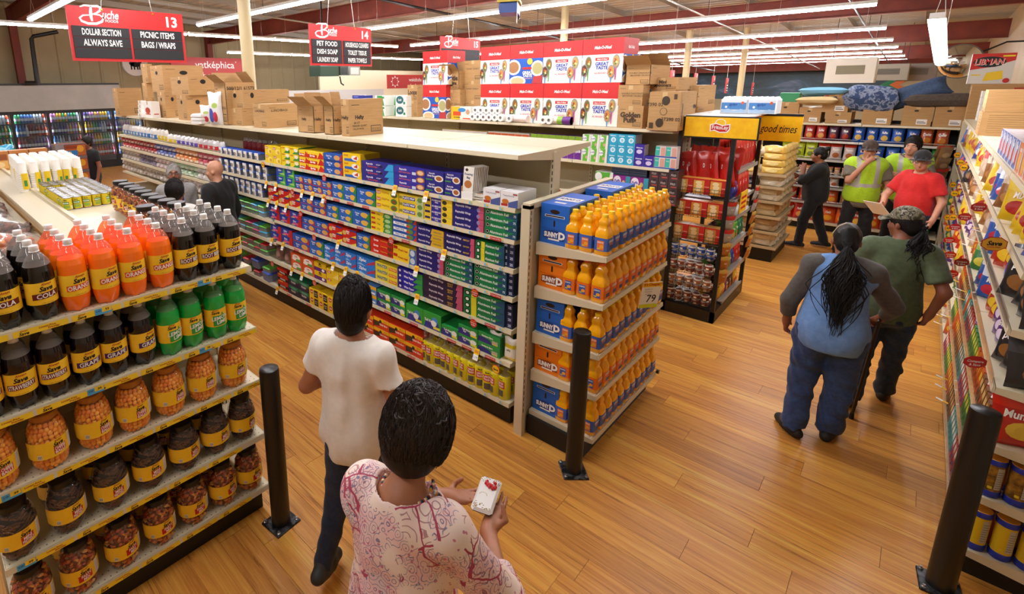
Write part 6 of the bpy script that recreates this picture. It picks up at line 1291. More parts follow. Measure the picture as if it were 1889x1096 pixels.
# ================================================================ chip bags
def chip(col, top, txt, blob, tc='#f4f0e8', w=.24, h=.3, seed=1, d=.1): return Proto('chip_bag', bag_mesh('chip_bag', w, h, d, [(0, .8, col), (.8, 1, top)], [(txt, .5, .62, .13, tc, .7)] if txt else (), [(.5, .3, .3, .16, blob)], seed=seed, nx=8, ny=10))
CB = {'pop': chip('#cfc9bc', '#ddd8ce', 'POP', '#3a8a9a', '#b02a2a', seed=1), 'red': chip('#b5231c', '#c83a2c', 'Ruffles', '#d89a4a', seed=2), 'purple': chip('#4a1c3c', '#5a2448', 'Blaze', '#b0361c', seed=3), 'blue': chip('#1f55b0', '#2a66c4', 'Ruffles', '#d8b050', seed=4), 'orange': chip('#a8461a', '#b8521e', 'Cheddar', '#c87a2a', seed=5), 'lime': chip('#b8c41e', '#c8d430', 'Funyuns', '#6a7a14', '#5a2a70', seed=6), 'silver': chip('#c9b8b0', '#d0361e', 'Popcorn', '#a0562a', seed=7), 'green': chip('#1f7a34', '#2a8a40', 'Sour', '#8ac05a', seed=8), 'cheet': chip('#d8581a', '#b8301a', 'Curls', '#e8a02a', seed=9), 'redor': chip('#b82a1a', '#d8701e', 'Fries', '#e8b84a', seed=10), 'tan': chip('#8a5a34', '#9a6a3c', '', '#b88a54', seed=11), 'gold': chip('#a8862a', '#b89430', 'Chips', '#7a4a1a', seed=12)}
def chip_row(sh, seq, y0=1.95, step=None, sc=1.0):
    z = (1.9 if sh < 0 else T(CZ[sh]))+.002; n = len(seq); st = (y0+.36)/n
    for i, kd in enumerate(seq): CB[kd].put((CXF+.06+R.uniform(0, .02), y0-st*(i+.5), z), -PI/2+R.uniform(-.12, .12), '%s chip bag, %s from left on %s chip shelf' % (dict(pop='pale popcorn', red='red', purple='dark purple', blue='blue', orange='burnt orange', lime='lime green', silver='silver and red', green='green', cheet='orange', redor='red and orange', tan='brown', gold='gold')[kd], nth(i), nth(sh)), 'chip bag', 'chip bags on the cross shelves', rx=-.08, sc=(sc*st/.24*.98, 1, sc))
chip_row(0, ['pop', 'pop', 'red', 'red', 'purple', 'purple', 'blue', 'blue', 'blue', 'blue', 'blue', 'orange', 'orange'], 1.78, sc=.95)
chip_row(1, ['lime', 'lime', 'lime', 'silver', 'silver', 'silver', 'blue', 'blue', 'blue', 'blue', 'green', 'green'], 1.75, sc=.95)
chip_row(3, ['redor', 'redor', 'silver', 'silver', 'tan', 'gold', 'gold', 'gold', 'tan', 'tan'], 1.6, sc=.7)
chip_row(4, ['redor', 'redor', 'cheet', 'cheet', 'tan', 'redor', 'cheet', 'tan', 'green', 'green'], 1.6, sc=.88)
chip_row(5, ['red', 'red', 'cheet', 'cheet', 'cheet', 'redor', 'cheet', 'red', 'green', 'green'], 1.62, sc=1.05)
dc = MB(); dc.lathe([(.034, 0), (.04, .055), (.041, .06)], 12, mat('#cfc6b8', .4)); dc.lathe([(.0415, .06), (.0415, .068), (0, .068)], 12, mat('#b0482a', .4)); dc.lathe([(.0382, .02), (.0405, .05)], 12, mat('#b8803a', .4), cap=False); DIP = Proto('dip_cup', dc.mesh('dip_cup'))
for i in range(15):
    for r in range(2): DIP.put((CXF+.07, 1.7-.1*i, T(CZ[2])+.002+.07*r), 0, 'small dip cup on the third chip shelf, %s layer, %s from left' % (nth(r), nth(i)), 'cup', 'dip cups on the chip shelves')
# hanging clip strips of brown and red bags at the corner
HG = [Proto('peg_bag', bag_mesh('peg_bag', .16, .2, .06, [(0, .75, c), (.75, 1, e)], blobs=[(.5, .4, .3, .2, b)], seed=s, nx=6, ny=8)) for c, e, b, s in (('#7a5a38', '#8a6a44', '#a8845a', 1), ('#6a4426', '#b8281c', '#8a6238', 2), ('#9a7648', '#8a6a44', '#c09a68', 3))]
for r in range(6):
    for i in range(3):
        HG[(r+i) % 3].put((11.1-.17*i+.03*r, -.3-.02*r*0-.015*i, 1.46-.16*r), -PI/2+.5, 'brown nut bag on the corner clip strip, %s down, %s from the chips' % (nth(r), nth(i)), 'bag', 'clip strip bags at the corner', rx=.25)
# boxes and cushions over the chip shelves
DC = 1.903; DECK = DC; cg = 'brown cartons over the chip shelves'
lab = (('r', .5, .08, .86, .34, '#efece6'), ('r', .53, .14, .83, .18, '#3a3a3a'), ('r', .53, .22, .76, .25, '#6a6a6a'), ('e', .45, .76, .08, .05, '#2a1a0e'))
for i, (cx, cy, pl, pr, top) in enumerate(((1642, 230, 1588, 1649, 196), (1716, 231, 1661, 1722, 196), (1779, 234, 1719, 1786, 196), (1568, 225, 1521, 1578, 208), (1512, 224, 1471, 1520, 199), (1470, 212, 1425, 1476, 190))):
    cbox('z%d' % i, cx, cy, pl, pr, top, DC, 'brown carton with white label over the chips, %s from right' % nth([1, 2, 0, 3, 4, 5][i] if i < 3 else i), items_l=lab, items_r=(('r', .1, .1, .12, .12, '#a07848'),), group=cg, at=11.42)
cboxa(11.42, 'zu', 1563, 206, 1515, 1577, 171, 'z3', 'brown carton stacked on another over the chips', items_l=lab+(('r', .06, .8, .2, .9, '#b04a2a'),), items_r=(('r', .1, .1, .12, .12, '#a07848'),), group=cg)
cbox('zv', 1424, 206, 1385, 1436, 188, DC+.0, at=(11.45, 2.02), label='brown carton behind the water packs', items_l=(('r', .1, .6, .3, .75, '#b04a2a'),), items_r=(('r', .1, .1, .12, .12, '#a07848'),), group=cg)
def cushion(loc, w, d, t, m, label, rot):
    k = MB(); N = 14; vs = []
    for s in (-1, 1):
        for j in range(N+1):
            for i in range(N+1):
                u, v = 2*i/N-1, 2*j/N-1; q = (1-abs(u)**4.5)*(1-abs(v)**4.5); pin = 1-.08*(1-abs(u)**2)*abs(v)**4-.08*(1-abs(v)**2)*abs(u)**4
                vs.append((u*w/2*pin, v*d/2*pin, s*t/2*max(0, q)**.45+.008*math.sin(7*u+3*v)*q))
    M1 = (N+1)**2
    fs = []
    for j in range(N):
        for i in range(N):
            a = j*(N+1)+i; fs.append((a, a+N+1, a+N+2, a+1)); fs.append((M1+a, M1+a+1, M1+a+N+2, M1+a+N+1))
    k.add(vs, fs, m, True); o = k.build('cushion', None, loc); o.rotation_euler = rot; return tag(o, label, 'cushion')
den = noisy('denim_cloth', [(.3, '#25364f'), (.7, '#3a4d6a')], (1, 1, 1), 40, .85, .2); pat = noisy('patterned_blue_cloth', [(.42, '#2c3c5e'), (.5, '#8d97ac'), (.58, '#2f4468')], (1, 1, 1), 9, .85); brn = noisy('brown_cloth', [(.3, '#3f352d'), (.7, '#54483c')], (1, 1, 1), 40, .9, .2)
p = onx(1606, 182, 11.55); cushion(tuple(p), .36, .74, .42, pat, 'round blue patterned cushion on the cartons', (.1, 0, 0))
p = onx(1677, 177, 11.6); cushion(tuple(p), .36, .95, .2, den, 'big denim blue cushion tilted up on the cartons', (Matrix.Rotation(-.42, 3, 'X') @ Matrix.Rotation(-.9, 3, 'Y')).to_euler())
p = onx(1738, 185, 11.5); cushion(tuple(p), .34, .9, .2, brn, 'dark brown cushion lying on the cartons', (-.02, 0, 0))
p = onx(1520, 170, 11.5); cushion(tuple(p), .4, .7, .12, mat('#6fa6c8', .9), 'light blue pet bed stacked left of the cartons', (0, .2, 0)); p = onx(1508, 186, 11.4); cushion(tuple(p), .4, .6, .12, mat('#c2a878', .9), 'tan pet bed under the light blue one', (0, .1, 0))
k = MB(); k.bevbox(0, 0, 0, .3, .3, .16, mat('#1f7a4a', .5)); p = onx(1474, 188, 11.6); tag(k.build('green_carton', None, tuple(p)), 'small green carton behind the brown cartons', 'box')
wk = MB(); wk.bevbox(-.22, 0, 0, .22, .28, .19, mat('#dfe6ec', .25, 0, .4), .02); deco(wk, [('r', .0, .25, 1, .72, '#4a86c4'), ('p', [(0, .2), (.3, .3), (.55, .16), (.8, .3), (1, .2), (1, .05), (0, .05)], '#a8c8e4'), ('t', 'spring', .48, .56, .2, '#1d4a94', .04, .1, .6), ('e', .2, .42, .05, .08, '#eef2f4'), ('e', .85, .7, .06, .1, '#d8603a')], .40, .19, (-.2, 0, 0), (1, 0, 0), (0, 0, 1))
for i in range(5):
    for j in range(3): wk.lathe([(.032, .19), (.03, .2), (.014, .212), (0, .213)], 10, mat('#e8eef2', .3), -.17+.085*i, .055+.085*j, cap=False)
wp = Proto('water_pack', wk.mesh('water_pack'))
for i in range(2): wp.put((6.62, 1.50-.265*i, 2.288), -PI/2, sc=(.6, 1, .85), label= 'blue and white water pack on the snack rack roof, %s from left' % nth(i), cat='pack', group='water packs on the snack rack')
# ================================================================ snack rack
DO = chip('#c01c14', '#d0382a', 'D', '#a81410', w=.145, h=.36, seed=21, d=.055); DB = chip('#1a2f8c', '#24409c', 'D', '#14246a', w=.17, h=.22, seed=22); DP = chip('#5a1a5a', '#6a2468', 'Chee', '#d8701e', w=.15, h=.22, seed=23); DG = chip('#4a9a2a', '#5aaa34', 'Chee', '#d8902a', w=.15, h=.22, seed=24); DT = chip('#12704a', '#1a7f56', 'D', '#0f5a3c', w=.15, h=.22, seed=25); DY = chip('#e0b02a', '#d89a1e', 'Fun', '#c23a1a', w=.15, h=.22, seed=26); DK = chip('#2a1a16', '#3a241c', 'D', '#a8421c', w=.15, h=.22, seed=27)
for i in range(7): DO.put((6.17+R.uniform(0, .03), 1.80-.073*i, 1.52), -PI/2+R.uniform(-.7, .1), 'red chip bag leaning over the cracker boxes, %s from left' % nth(i), 'chip bag', 'red chip bags atop the snack rack', rx=-.05+R.uniform(-.12, .1), ry=R.uniform(-.25, -.02))
for i in range(6): DO.put((6.3+R.uniform(0, .05), 1.79-.08*i, 1.58), -PI/2+R.uniform(-.4, .3), 'red chip bag in the second leaning row, %s from left' % nth(i), 'chip bag', 'red chip bags atop the snack rack', rx=-.15, ry=R.uniform(-.2, .2))
rackrows = [(1.68, [DO]*7), (1.335, [DB, DB, DO, DO, DO, DO]), (.80, [DP, DP, DG, DG, DT, DT]), (.46, [DG, DG, DG, DB, DO, DO]), (.15, [DY, DY, DP, DK, DK, DY])]
nmx = {id(DO): 'red', id(DB): 'dark blue', id(DP): 'purple', id(DG): 'green', id(DT): 'teal', id(DY): 'yellow', id(DK): 'dark brown'}
for ri, (z, seq) in enumerate(rackrows):
    for i, pr in enumerate(seq):
        for dd in range(2): pr.put((6.46+.13*i+R.uniform(-.01, .01), 1.35+.15*dd, z+.003), R.uniform(-.25, .1), '%s snack bag on rack shelf %s from top, %s along, %s row' % (nmx[id(pr)], nth(ri), nth(i), ('front', 'back')[dd]), 'snack bag', 'bags on the snack rack shelves', rx=-.05, sc=(.9, .9, (1.05 if z > .6 else .95)*(.7 if pr is DO and z < 1.6 else 1)))
crk = lambda c, e: carton_mesh('cracker_box', .16, .12, .17, c, (('r', .66, 0, 1, 1, '#c2231c'), ('t', 'crackers', .83, .5, .06, '#f2e2c8', .02, 0, .3), ('e', .32, .3, .22, .14, e), ('e', .36, .52, .2, .13, e), ('e', .32, .74, .2, .12, e), ('r', 0, .9, 1, 1, '#c2231c')), '#b01e18')
CR = [Proto('cracker_box', crk('#e0a040', '#f0d8a0')), Proto('cracker_box', crk('#d88a34', '#f0d098')), Proto('cracker_box', crk('#b0803a', '#d8b078'))]
for ri, z in enumerate(FX):
    for i in range(3): CR[ri].put((6.07, 1.75-.165*i, z+.006), -PI/2, 'red and tan cracker box, %s from left on %s rack tier' % (nth(i), nth(ri)), 'box', 'cracker boxes on the snack rack')
dips = []
for c1, c2 in (('#e4e0d8', '#2a4f9c'), ('#d8d0c4', '#8a3a2a'), ('#cfc2b4', '#9a5a34'), ('#c8b8a8', '#7a3420')):
    k = MB(); k.lathe([(.036, 0), (.041, .05)], 14, mat(c1, .4)); k.lathe([(.042, .05), (.0425, .058), (.04, .06), (.036, .0605), (0, .0605)], 14, mat('#d8d2c6', .3)); k.disc(0, 0, .033, .033, (0, 0, .0612), (1, 0, 0), (0, 1, 0), mat(c2, .35)); k.band(-1.2, 1.2, .008, .046, .0418, mat(c2, .4), 8); k.band(-.5, .2, .012, .03, .0424, mat('#e8d8b8', .4), 4); dips.append(Proto('dip_can', k.mesh('dip_can')))
for ri, z in enumerate(FC):
    for i in range(5):
        for r in range(2):
            dips[ri].put((6.10, 1.795-.092*i-.0, z+.006+.0625*r), -PI/2+R.uniform(-.4, .4), 'round dip can, %s from left, %s layer, %s rack tier' % (nth(i), ('lower', 'upper')[r], nth(ri)), 'can', 'dip cans on the snack rack')
        dips[ri].put((6.19, 1.795-.092*i, z+.006), -PI/2, 'round dip can in back row, %s from left, %s rack tier' % (nth(i), nth(ri)), 'can', 'dip cans on the snack rack')
PB = [Proto('peg_bag', bag_mesh('peg_bag', .11, .17, .03, [(0, .7, c), (.7, 1, e)], [('nuts', .5, .55, .12, '#f0e8d8', .6)], seed=s, nx=6, ny=8)) for c, e, s in (('#a8a49c', '#b8281c', 31), ('#b0641c', '#c8a04a', 32))]
for r in range(6):
    for sx, x in ((0, 6.42), (1, 7.2)):
        PB[0 if (r < 3 and sx == 0) or (r < 2 and sx) else 1].put((x-.33+.03*0 if sx == 0 else x, 1.285, 1.22-.15*r), -.2-.5*(sx == 0), 'hanging nut bag on the %s clip strip of the rack, %s down' % (('left', 'far')[sx], nth(r)), 'bag', 'hanging clip strip bags on the snack rack', rx=.2)
# ================================================================ bread rack
brd = [Proto('bread_bag', bag_mesh('bread_bag', .3, .13, .11, [(0, 1, c)], blobs=[(.5, .5, .3, .25, b)], seed=s, nx=9, ny=7, rough=.3)) for c, b, s in (('#c9b48a', '#d8c49a', 41), ('#b08a54', '#c8a870', 42), ('#e0bc5a', '#ecd48a', 43), ('#d8cbb0', '#e4dac2', 44), ('#8a1f1c', '#b0503a', 45), ('#222a4a', '#8a90a8', 46), ('#b9a07a', '#cbb592', 47))]
for zi, z in enumerate(BZ):
    zz = z+.02
    top = zi == 5
    for r in range(4 if top else 2):
        for j in range(3):           # face towards -x
            pi = 2 if top else (3, 6, 0, 4 if j == 1 else 3, 5 if j == 1 else 3)[zi]
            brd[pi].put((bx0+.02+.01*r, by0+.16+.29*j, zz+(.1 if top else .085)*r), -PI/2, 'bagged bread loaf facing the aisle sign side, %s tray up, %s layer, %s along' % (nth(zi), nth(r), nth(j)), 'bread', 'bagged loaves on the bread rack', sc=(.9, 1, .85))
        for j in range(4):
            pi = 2 if top else (3, 6, 1, 0, 3)[zi]
            brd[pi].put((bx0+.17+.26*j, by0-.0, zz+(.1 if top else .085)*r), 0, 'bagged bread loaf facing the right aisle, %s tray up, %s layer, %s along' % (nth(zi), nth(r), nth(j)), 'bread', 'bagged loaves on the bread rack', sc=(.82, 1, .85))
for i in range(5):
    for r in range(2): (brd[3], CB['cheet'])[0].put((bx0+.2+.14*i, by0+.35+.2*r, T(BZ[5])+.32), R.uniform(0, 3), 'loose loaf on top of the bread rack, %s along, %s row' % (nth(i), nth(r)), 'bread', 'loaves heaped on the bread rack', rx=-1.2)
# ================================================================ right snack gondola
def rb(c, e, t, b, s, w=.19, h=.24, tc='#f4f0e8', d=.08): return Proto('candy_bag', bag_mesh('candy_bag', w, h, d, [(0, .72, c), (.72, 1, e)], [(t, .5, .6, .14, tc, .8)] if t else (), [(.5, .32, .3, .16, b)], seed=s, nx=8, ny=10))
BANK = {'airh': rb('#b8301c', '#2a4a9c', 'extremes', '#e8c02a', 51), 'blue': rb('#2a58a8', '#d8dce8', 'MIX', '#c22a3a', 52), 'org': rb('#c8541a', '#d8701e', 'TRIX', '#e8b83a', 53), 'black': rb('#202124', '#3a3b40', 'peanut', '#8a5a2a', 54, .22, .28), 'yel': rb('#d8b41c', '#e2c434', 'MIX', '#a82018', 55, .2, .28), 'nut': rb('#8a5a30', '#c8b49a', '', '#b8824a', 56), 'green': rb('#2a7a3a', '#8ab84a', 'gum', '#e0d24a', 57), 'purp': rb('#5a2a7a', '#c84a8a', 'sweet', '#e8d8ec', 58), 'munch': rb('#c0241a', '#d8301e', 'Munchies', '#e8c03a', 59, .24, .3), 'clear': Proto('candy_bag', bag_mesh('candy_bag', .17, .22, .07, [(0, .7, '#c2a68c'), (.7, 1, '#c8403a')], blobs=[(.5, .35, .3, .2, '#d8c8b0')], seed=60, nx=8, ny=10)), 'lid': rb('#3a3f8a', '#c8242c', 'nuts', '#e0d8c8', 61)}
BN = dict(airh='red and blue candy', blue='blue candy', org='orange snack', black='black peanut', yel='yellow snack mix', nut='brown nut', green='green candy', purp='purple candy', munch='red snack', clear='pale candy', lid='blue and red nut')
seqs = {1: ['lid', 'yel', 'yel', 'nut', 'blue', 'yel', 'nut', 'clear', 'yel'], 2: ['black', 'blue', 'airh', 'blue', 'clear', 'nut', 'yel', 'clear', 'nut'], 3: ['black', 'purp', 'airh', 'blue', 'green', 'org', 'clear', 'purp', 'yel'], 4: ['munch', 'org', 'blue', 'airh', 'org', 'green', 'clear', 'yel'], 5: ['org', 'purp', 'blue', 'green', 'airh', 'org', 'clear', 'green'], 6: ['org', 'blue', 'green', 'airh', 'purp', 'blue', 'org', 'clear']}
for sh, sq in seqs.items():
    z = T(RZ[sh]); x = 3.84; i = 0
    while x < 10.9:
        kd = sq[(i//3) % len(sq)]; st = .15 if x < 6.5 else .2
        BANK[kd].put((x+R.uniform(-.01, .01), -.50-R.uniform(0, .02), z+.002+(.02 if R.random() < .3 else 0)), PI+.72+R.uniform(-.3, .25), '%s bag, %s from the near end on %s candy shelf' % (BN[kd], nth(i), nth(sh-1)), 'candy bag', 'candy and snack bags on the right gondola', rx=-.14+R.uniform(-.12, .06), sc=(.98, 1, (1.08 if sh < 3 else .98)*R.uniform(.94, 1.04)))
        if i < 10: BANK[sq[(i//3+1) % len(sq)]].put((x+.07, -.66, z+.002), PI+.8+R.uniform(-.3, .3), '%s bag, second row, %s from the near end, %s candy shelf' % (BN[sq[(i//3+1) % len(sq)]], nth(i), nth(sh-1)), 'candy bag', 'candy and snack bags on the right gondola', rx=-.14, sc=(1.1, 1, 1.1))
        x += st; i += 1
# gum boxes in the narrow lower tiers: thin upright packs
TH = [Proto('candy_pack', carton_mesh('candy_pack', .07, .02, .15, c, (('r', .1, .55, .9, .85, e), ('r', .2, .15, .8, .4, f)), rough=.3)) for c, e, f in (('#c8541a', '#e8c02a', '#8a2a14'), ('#2a8a3a', '#d8e04a', '#1c5a28'), ('#b02430', '#e8e0d8', '#2a3a8a'), ('#2a9a98', '#e8e4d8', '#146a6a'), ('#7a4a24', '#d8b06a', '#4a2a14'))]
for sh in (4, 5, 6):
    for i in range(34):
        TH[(i//5+sh) % 5].put((3.86+.085*i, -.462, T(RZ[sh])+.005), PI, 'thin candy pack against the clear fence, %s from near end, %s candy shelf' % (nth(i), nth(sh-1)), 'candy pack', 'thin candy packs behind the clear fences', rx=-.1)
# things seen on the open near end
cn = []
for c1, c2 in (('#3a2414', '#b8842a'), ('#d8b41e', '#d8b41e')):
    k = MB(); k.lathe([(.041, 0), (.043, .004), (.043, .034), (.0415, .036)], 20, mat('#20309a', .35)); k.lathe([(.041, .036), (.041, .185)], 20, noisy('canister_print_'+c1.strip('#'), [(.35, c1), (.65, c2)], (1, 1, 1), 22, .3, world=False), cap=False); k.lathe([(.0415, .185), (.0435, .187), (.0435, .212), (.041, .215)], 20, mat('#20309a', .35), cap=False)
    k.lathe([(.041, .215), (.038, .218), (0, .2165)], 20, mat('#d8942a', .4)); b = k.mesh('canister'); l = MB(); l.band(.25, .95, .05, .175, .0416, mat('#bdb8ac', .5), 6)
    for i in range(8): l.band(.29, .9, .06+.013*i, .0635+.013*i, .042, mat('#7a766c', .5), 4)
    l.band(-.3, .1, .05, .065, .0416, mat('#d8c02a', .5), 4); cn.append(Proto('snack_canister', b, [('label', l.mesh('label'))]))
for zi, (sh, pr, nm) in enumerate(((5, cn[0], 'dark and gold'), (6, cn[1], 'yellow and blue'))):
    for i in range(5):
        for r in range(2): pr.put((3.745+.1*r, -.535-.092*i, T(RZ[sh])+.002), -PI/2, '%s nut canister at the near shelf end, %s from the aisle, %s row' % (nm, nth(i), nth(r)), 'canister', 'nut canisters at the near shelf end', sc=(1, 1, 1.08 if zi else 1.0))
for i in range(3): BANK['munch'].put((3.72+.02*i, -.60-.15*i, T(RZ[4])+.004), -PI/2+.35, 'big red snack bag at the near shelf end, %s from the aisle' % nth(i), 'snack bag', 'red snack bags at the near end', rx=-.12, sc=1.0)
for sh in (2, 3):
    for i in range(3): BANK['black'].put((3.73+.02*i, -.60-.14*i, T(RZ[sh])+.004), -PI/2+.4, 'black peanut bag at the near shelf end, %s from aisle, %s candy shelf' % (nth(i), nth(sh-1)), 'snack bag', 'black peanut bags at the near end', rx=-.2, sc=.95)
# boxed juice pouches on top of the right gondola
KA = Proto('drink_mix_box', carton_mesh('drink_mix_box', .19, .14, .17, '#4a66b0', (('p', [(0, .1), (.6, .3), (.4, .95), (0, .9)], '#c8d0e4'), ('e', .6, .4, .24, .26, '#c8302a'), ('t', 'splash', .45, .75, .16, '#f0ecf4', .03, .2, .7), ('r', .86, 0, 1, 1, '#e8e4ea')), '#d8cfd4', '#d8d0d4'))
KO = Proto('drink_mix_box', carton_mesh('drink_mix_box', .19, .14, .17, '#d8742a', (('e', .5, .4, .3, .3, '#e8b04a'), ('t', 'splash', .45, .75, .16, '#f0ecf4', .03, .2, .7), ('r', .86, 0, 1, 1, '#e8e4ea')), '#d8cfd4', '#d8d0d4'))
KP = Proto('drink_mix_box', carton_mesh('drink_mix_box', .2, .16, .16, '#d8c2c8', (('r', .3, .1, .9, .9, '#b02a3a'), ('r', .62, .1, .68, .9, '#d8c2c8')), '#dccfd4', '#e0d4d8'))
for i in range(9):
    (KA if i > 2 else KO).put((4.5+.2*i, -.472, T(RZ[0])+.002), PI, 'blue or orange drink mix box on the right gondola top, %s from near end' % nth(i), 'box', 'drink mix boxes on the right gondola', sc=(1, 1, 1.1))
    KP.put((4.6+.21*i, -.66, T(RZ[0])+.002), PI, 'pink wrapped box in the second row up top, %s from near end' % nth(i), 'box', 'pink wrapped boxes on the right gondola')
    if i > 1: KP.put((4.6+.21*i, -.66, T(RZ[0])+.166), PI, 'pink wrapped box stacked up top, %s from near end' % nth(i), 'box', 'pink wrapped boxes on the right gondola')
k = MB(); k.box(0, 0, 0, .4, .36, .24, CARD); k.box(.01, .01, .242, .41, .35, .46, CARD)
for i in range(8): k.rect(.06, .06+.03*i, .2, .075+.03*i, (0, .3606, 0), (1, 0, 0), (0, 0, 1), mat('#7a6040', .7))
for i in range(9): k.box(-.001, .05, .03+.022*i, 0, .31, .035+.022*i, mat('#8a6a44', .7))
tag(k.build('cardboard_box', None, (7.9, -.80, T(RZ[0])+.002)), 'tall plain cardboard box on the right gondola top', 'box')
lb = MB(); p = onx(1843, 118, 8.6); lb.box(0, .24, 0, .2, .66, .42, mat('#d2cfc8', .5)); u, v = (0, -1, 0), (0, 0, 1)
deco(lb, [('p', [(0, .46), (.46, .55), (1, .76), (1, 1), (0, 1)], '#c2231c'), ('e', .42, .72, .38, .18, '#141012'), ('t', 'LIBMAN', .42, .72, .19, '#f2efe8', .04, .1, .68), ('t', 'LIBMAN', .415, .725, .19, '#d8322a', .008, .1, .67), ('p', [(.34, .08), (.8, .15), (.76, .43), (.4, .36)], '#e8c41e'), ('r', .06, .27, .28, .31, '#e8c41e'), ('r', .7, .88, .97, .93, '#e8d41e'), ('e', .88, .1, .08, .08, '#c2231c')], .42, .42, (-.001, .66, 0), u, v)
tag(lb.build('mop_carton', None, (11.15, -1.06, 2.555)), 'white, red and black mop carton high on right gondola', 'box')
k = MB(); k.box(0, 0, 0, .3, .6, .6, CARD); k.box(-.02, .1, 0, 0, .2, .55, mat('#b03a1c', .5)); k.box(-.03, .3, 0, 0, .42, .3, YEL); tag(k.build('display_crate', None, (11.1, -1.06, 1.95)), 'brown open display crate under the mop carton', 'crate')
k = MB()
for i in range(5): k.box(.0, .0, .09*i, .3, .4, .09*i+.085, WHITE)
tag(k.build('paper_plate_packs', None, (10.6, -.95, 2.012)), 'white pack pile on the far right gondola top', 'pack')
# compare discs and tags sticking out along the right shelves
oc = MB(); pts = [(.045*math.cos(PI/4*i+PI/8)*1.15, .036*math.sin(PI/4*i+PI/8)) for i in range(8)]
oc.poly2(pts, (0, 0, 0), (1, 0, 0), (0, 0, 1), RED); oc.poly2(pts[::-1], (0, .001, 0), (1, 0, 0), (0, 0, 1), RED); oc.text('Compare', 0, .003, .013, (0, -.001, 0), (1, 0, 0), (0, 0, 1), WHITE, .02, .1, .075); oc.text('& Save', 0, -.015, .013, (0, -.001, 0), (1, 0, 0), (0, 0, 1), WHITE, .02, .1, .06); oc_me = oc.mesh('compare_flag')
oy = MB(); oy.poly2([(x*1.2, y*1.2) for x, y in pts], (0, 0, 0), (1, 0, 0), (0, 0, 1), RED); oy.poly2([(x*1.1, y*1.08) for x, y in pts], (0, -.001, 0), (1, 0, 0), (0, 0, 1), mat('#f0b428', .4)); oy.text('Save', 0, .004, .026, (0, -.002, 0), (1, 0, 0), (0, 0, 1), INK, .03, .25, .08); oy.text('Lowest Price', 0, -.018, .008, (0, -.002, 0), (1, 0, 0), (0, 0, 1), RED, .02, .1, .07); oy_me = oy.mesh('save_flag')
tg = MB(); tg.box(-.012, 0, -.0006, .012, .07, .0006, WHITE); tg.box(-.012, 0, .0, .012, .03, .0012, YEL); tg_me = tg.mesh('price_flag')
SG = [c for c in RG.children if c.name.startswith('shelf')]
def rflag(me, nm, px, py, y=-.40):
    p = ony(px, py, y); o = bpy.data.objects.new(nm, me); COL.objects.link(o); o.parent = RG; o.location = tuple(p); o.rotation_euler = (0, 0, -PI/2+.5)
for px, py in ((1806, 382), (1780, 400), (1762, 419), (1751, 443), (1753, 470), (1774, 484), (1756, 505), (1799, 668)): rflag(oc_me, 'compare_flag', px, py, -.405 if px != 1799 else -.39)
rflag(oy_me, 'save_flag', 1834, 450, -.39)
for px, py in ((1766, 286), (1772, 300), (1778, 309), (1758, 341), (1761, 357), (1748, 401), (1758, 401), (1750, 421), (1738, 466), (1742, 472)): rflag(yd_me, 'save_disc', px, py, -.41)
for px, py in ((1800, 342), (1803, 360), (1785, 420), (1800, 428), (1792, 446), (1780, 455), (1745, 508), (1755, 518), (1768, 537), (1748, 546), (1764, 551), (1728, 559), (1726, 571), (1726, 582), (1740, 584), (1727, 597), (1733, 697), (1731, 715), (1733, 740)):
    p = ony(px, py, -.405); o = bpy.data.objects.new('price_flag', tg_me); COL.objects.link(o); o.parent = RG; o.location = (p[0], -.45, p[2]); o.rotation_euler = (.3, 0, R.uniform(-.2, .2))
# ================================================================ people: one smooth surface per body, clothing and hair over it
def surface_nets(D, org, vox):
    nx, ny, nz = D.shape; ins = D < 0
    cs = (nx-1, ny-1, nz-1); acc = np.zeros(cs+(3,)); cnt = np.zeros(cs)
    for ax in range(3):
        sl0 = [slice(None)]*3; sl1 = [slice(None)]*3; sl0[ax] = slice(0, -1); sl1[ax] = slice(1, None)
        a, b = D[tuple(sl0)], D[tuple(sl1)]; cr = (a < 0) != (b < 0)
        idx = np.argwhere(cr)
        if not len(idx): continue
        t = (a[cr]/(a[cr]-b[cr])); p = idx.astype(float); p[:, ax] += t
        o1, o2 = [i for i in range(3) if i != ax]
        for da in (0, -1):
            for db in (0, -1):
                c = idx.copy(); c[:, o1] += da; c[:, o2] += db
                ok = (c >= 0).all(1) & (c < np.array(cs)).all(1); cc = c[ok]
                np.add.at(acc, tuple(cc.T), p[ok]); np.add.at(cnt, tuple(cc.T), 1)
    m = cnt > 0; ids = -np.ones(cs, int); ids[m] = np.arange(m.sum()); V = acc[m]/cnt[m][:, None]*vox+org
    F = []
    for ax in range(3):
        sl0 = [slice(None)]*3; sl1 = [slice(None)]*3; sl0[ax] = slice(0, -1); sl1[ax] = slice(1, None)
        a, b = ins[tuple(sl0)], ins[tuple(sl1)]; idx = np.argwhere(a != b)
        if not len(idx): continue
        o1, o2 = ((1, 2), (2, 0), (0, 1))[ax]; q = []
        good = (idx[:, o1] > 0) & (idx[:, o2] > 0) & (idx[:, o1] < cs[o1]) & (idx[:, o2] < cs[o2]); idx = idx[good]
        for da, db in ((-1, -1), (0, -1), (0, 0), (-1, 0)):
            c = idx.copy(); c[:, o1] += da; c[:, o2] += db; q.append(ids[tuple(c.T)])
        q = np.stack(q, 1); fl = a[tuple(idx.T)]; q[~fl] = q[~fl][:, ::-1]; F.append(q)
    return V, np.concatenate(F)
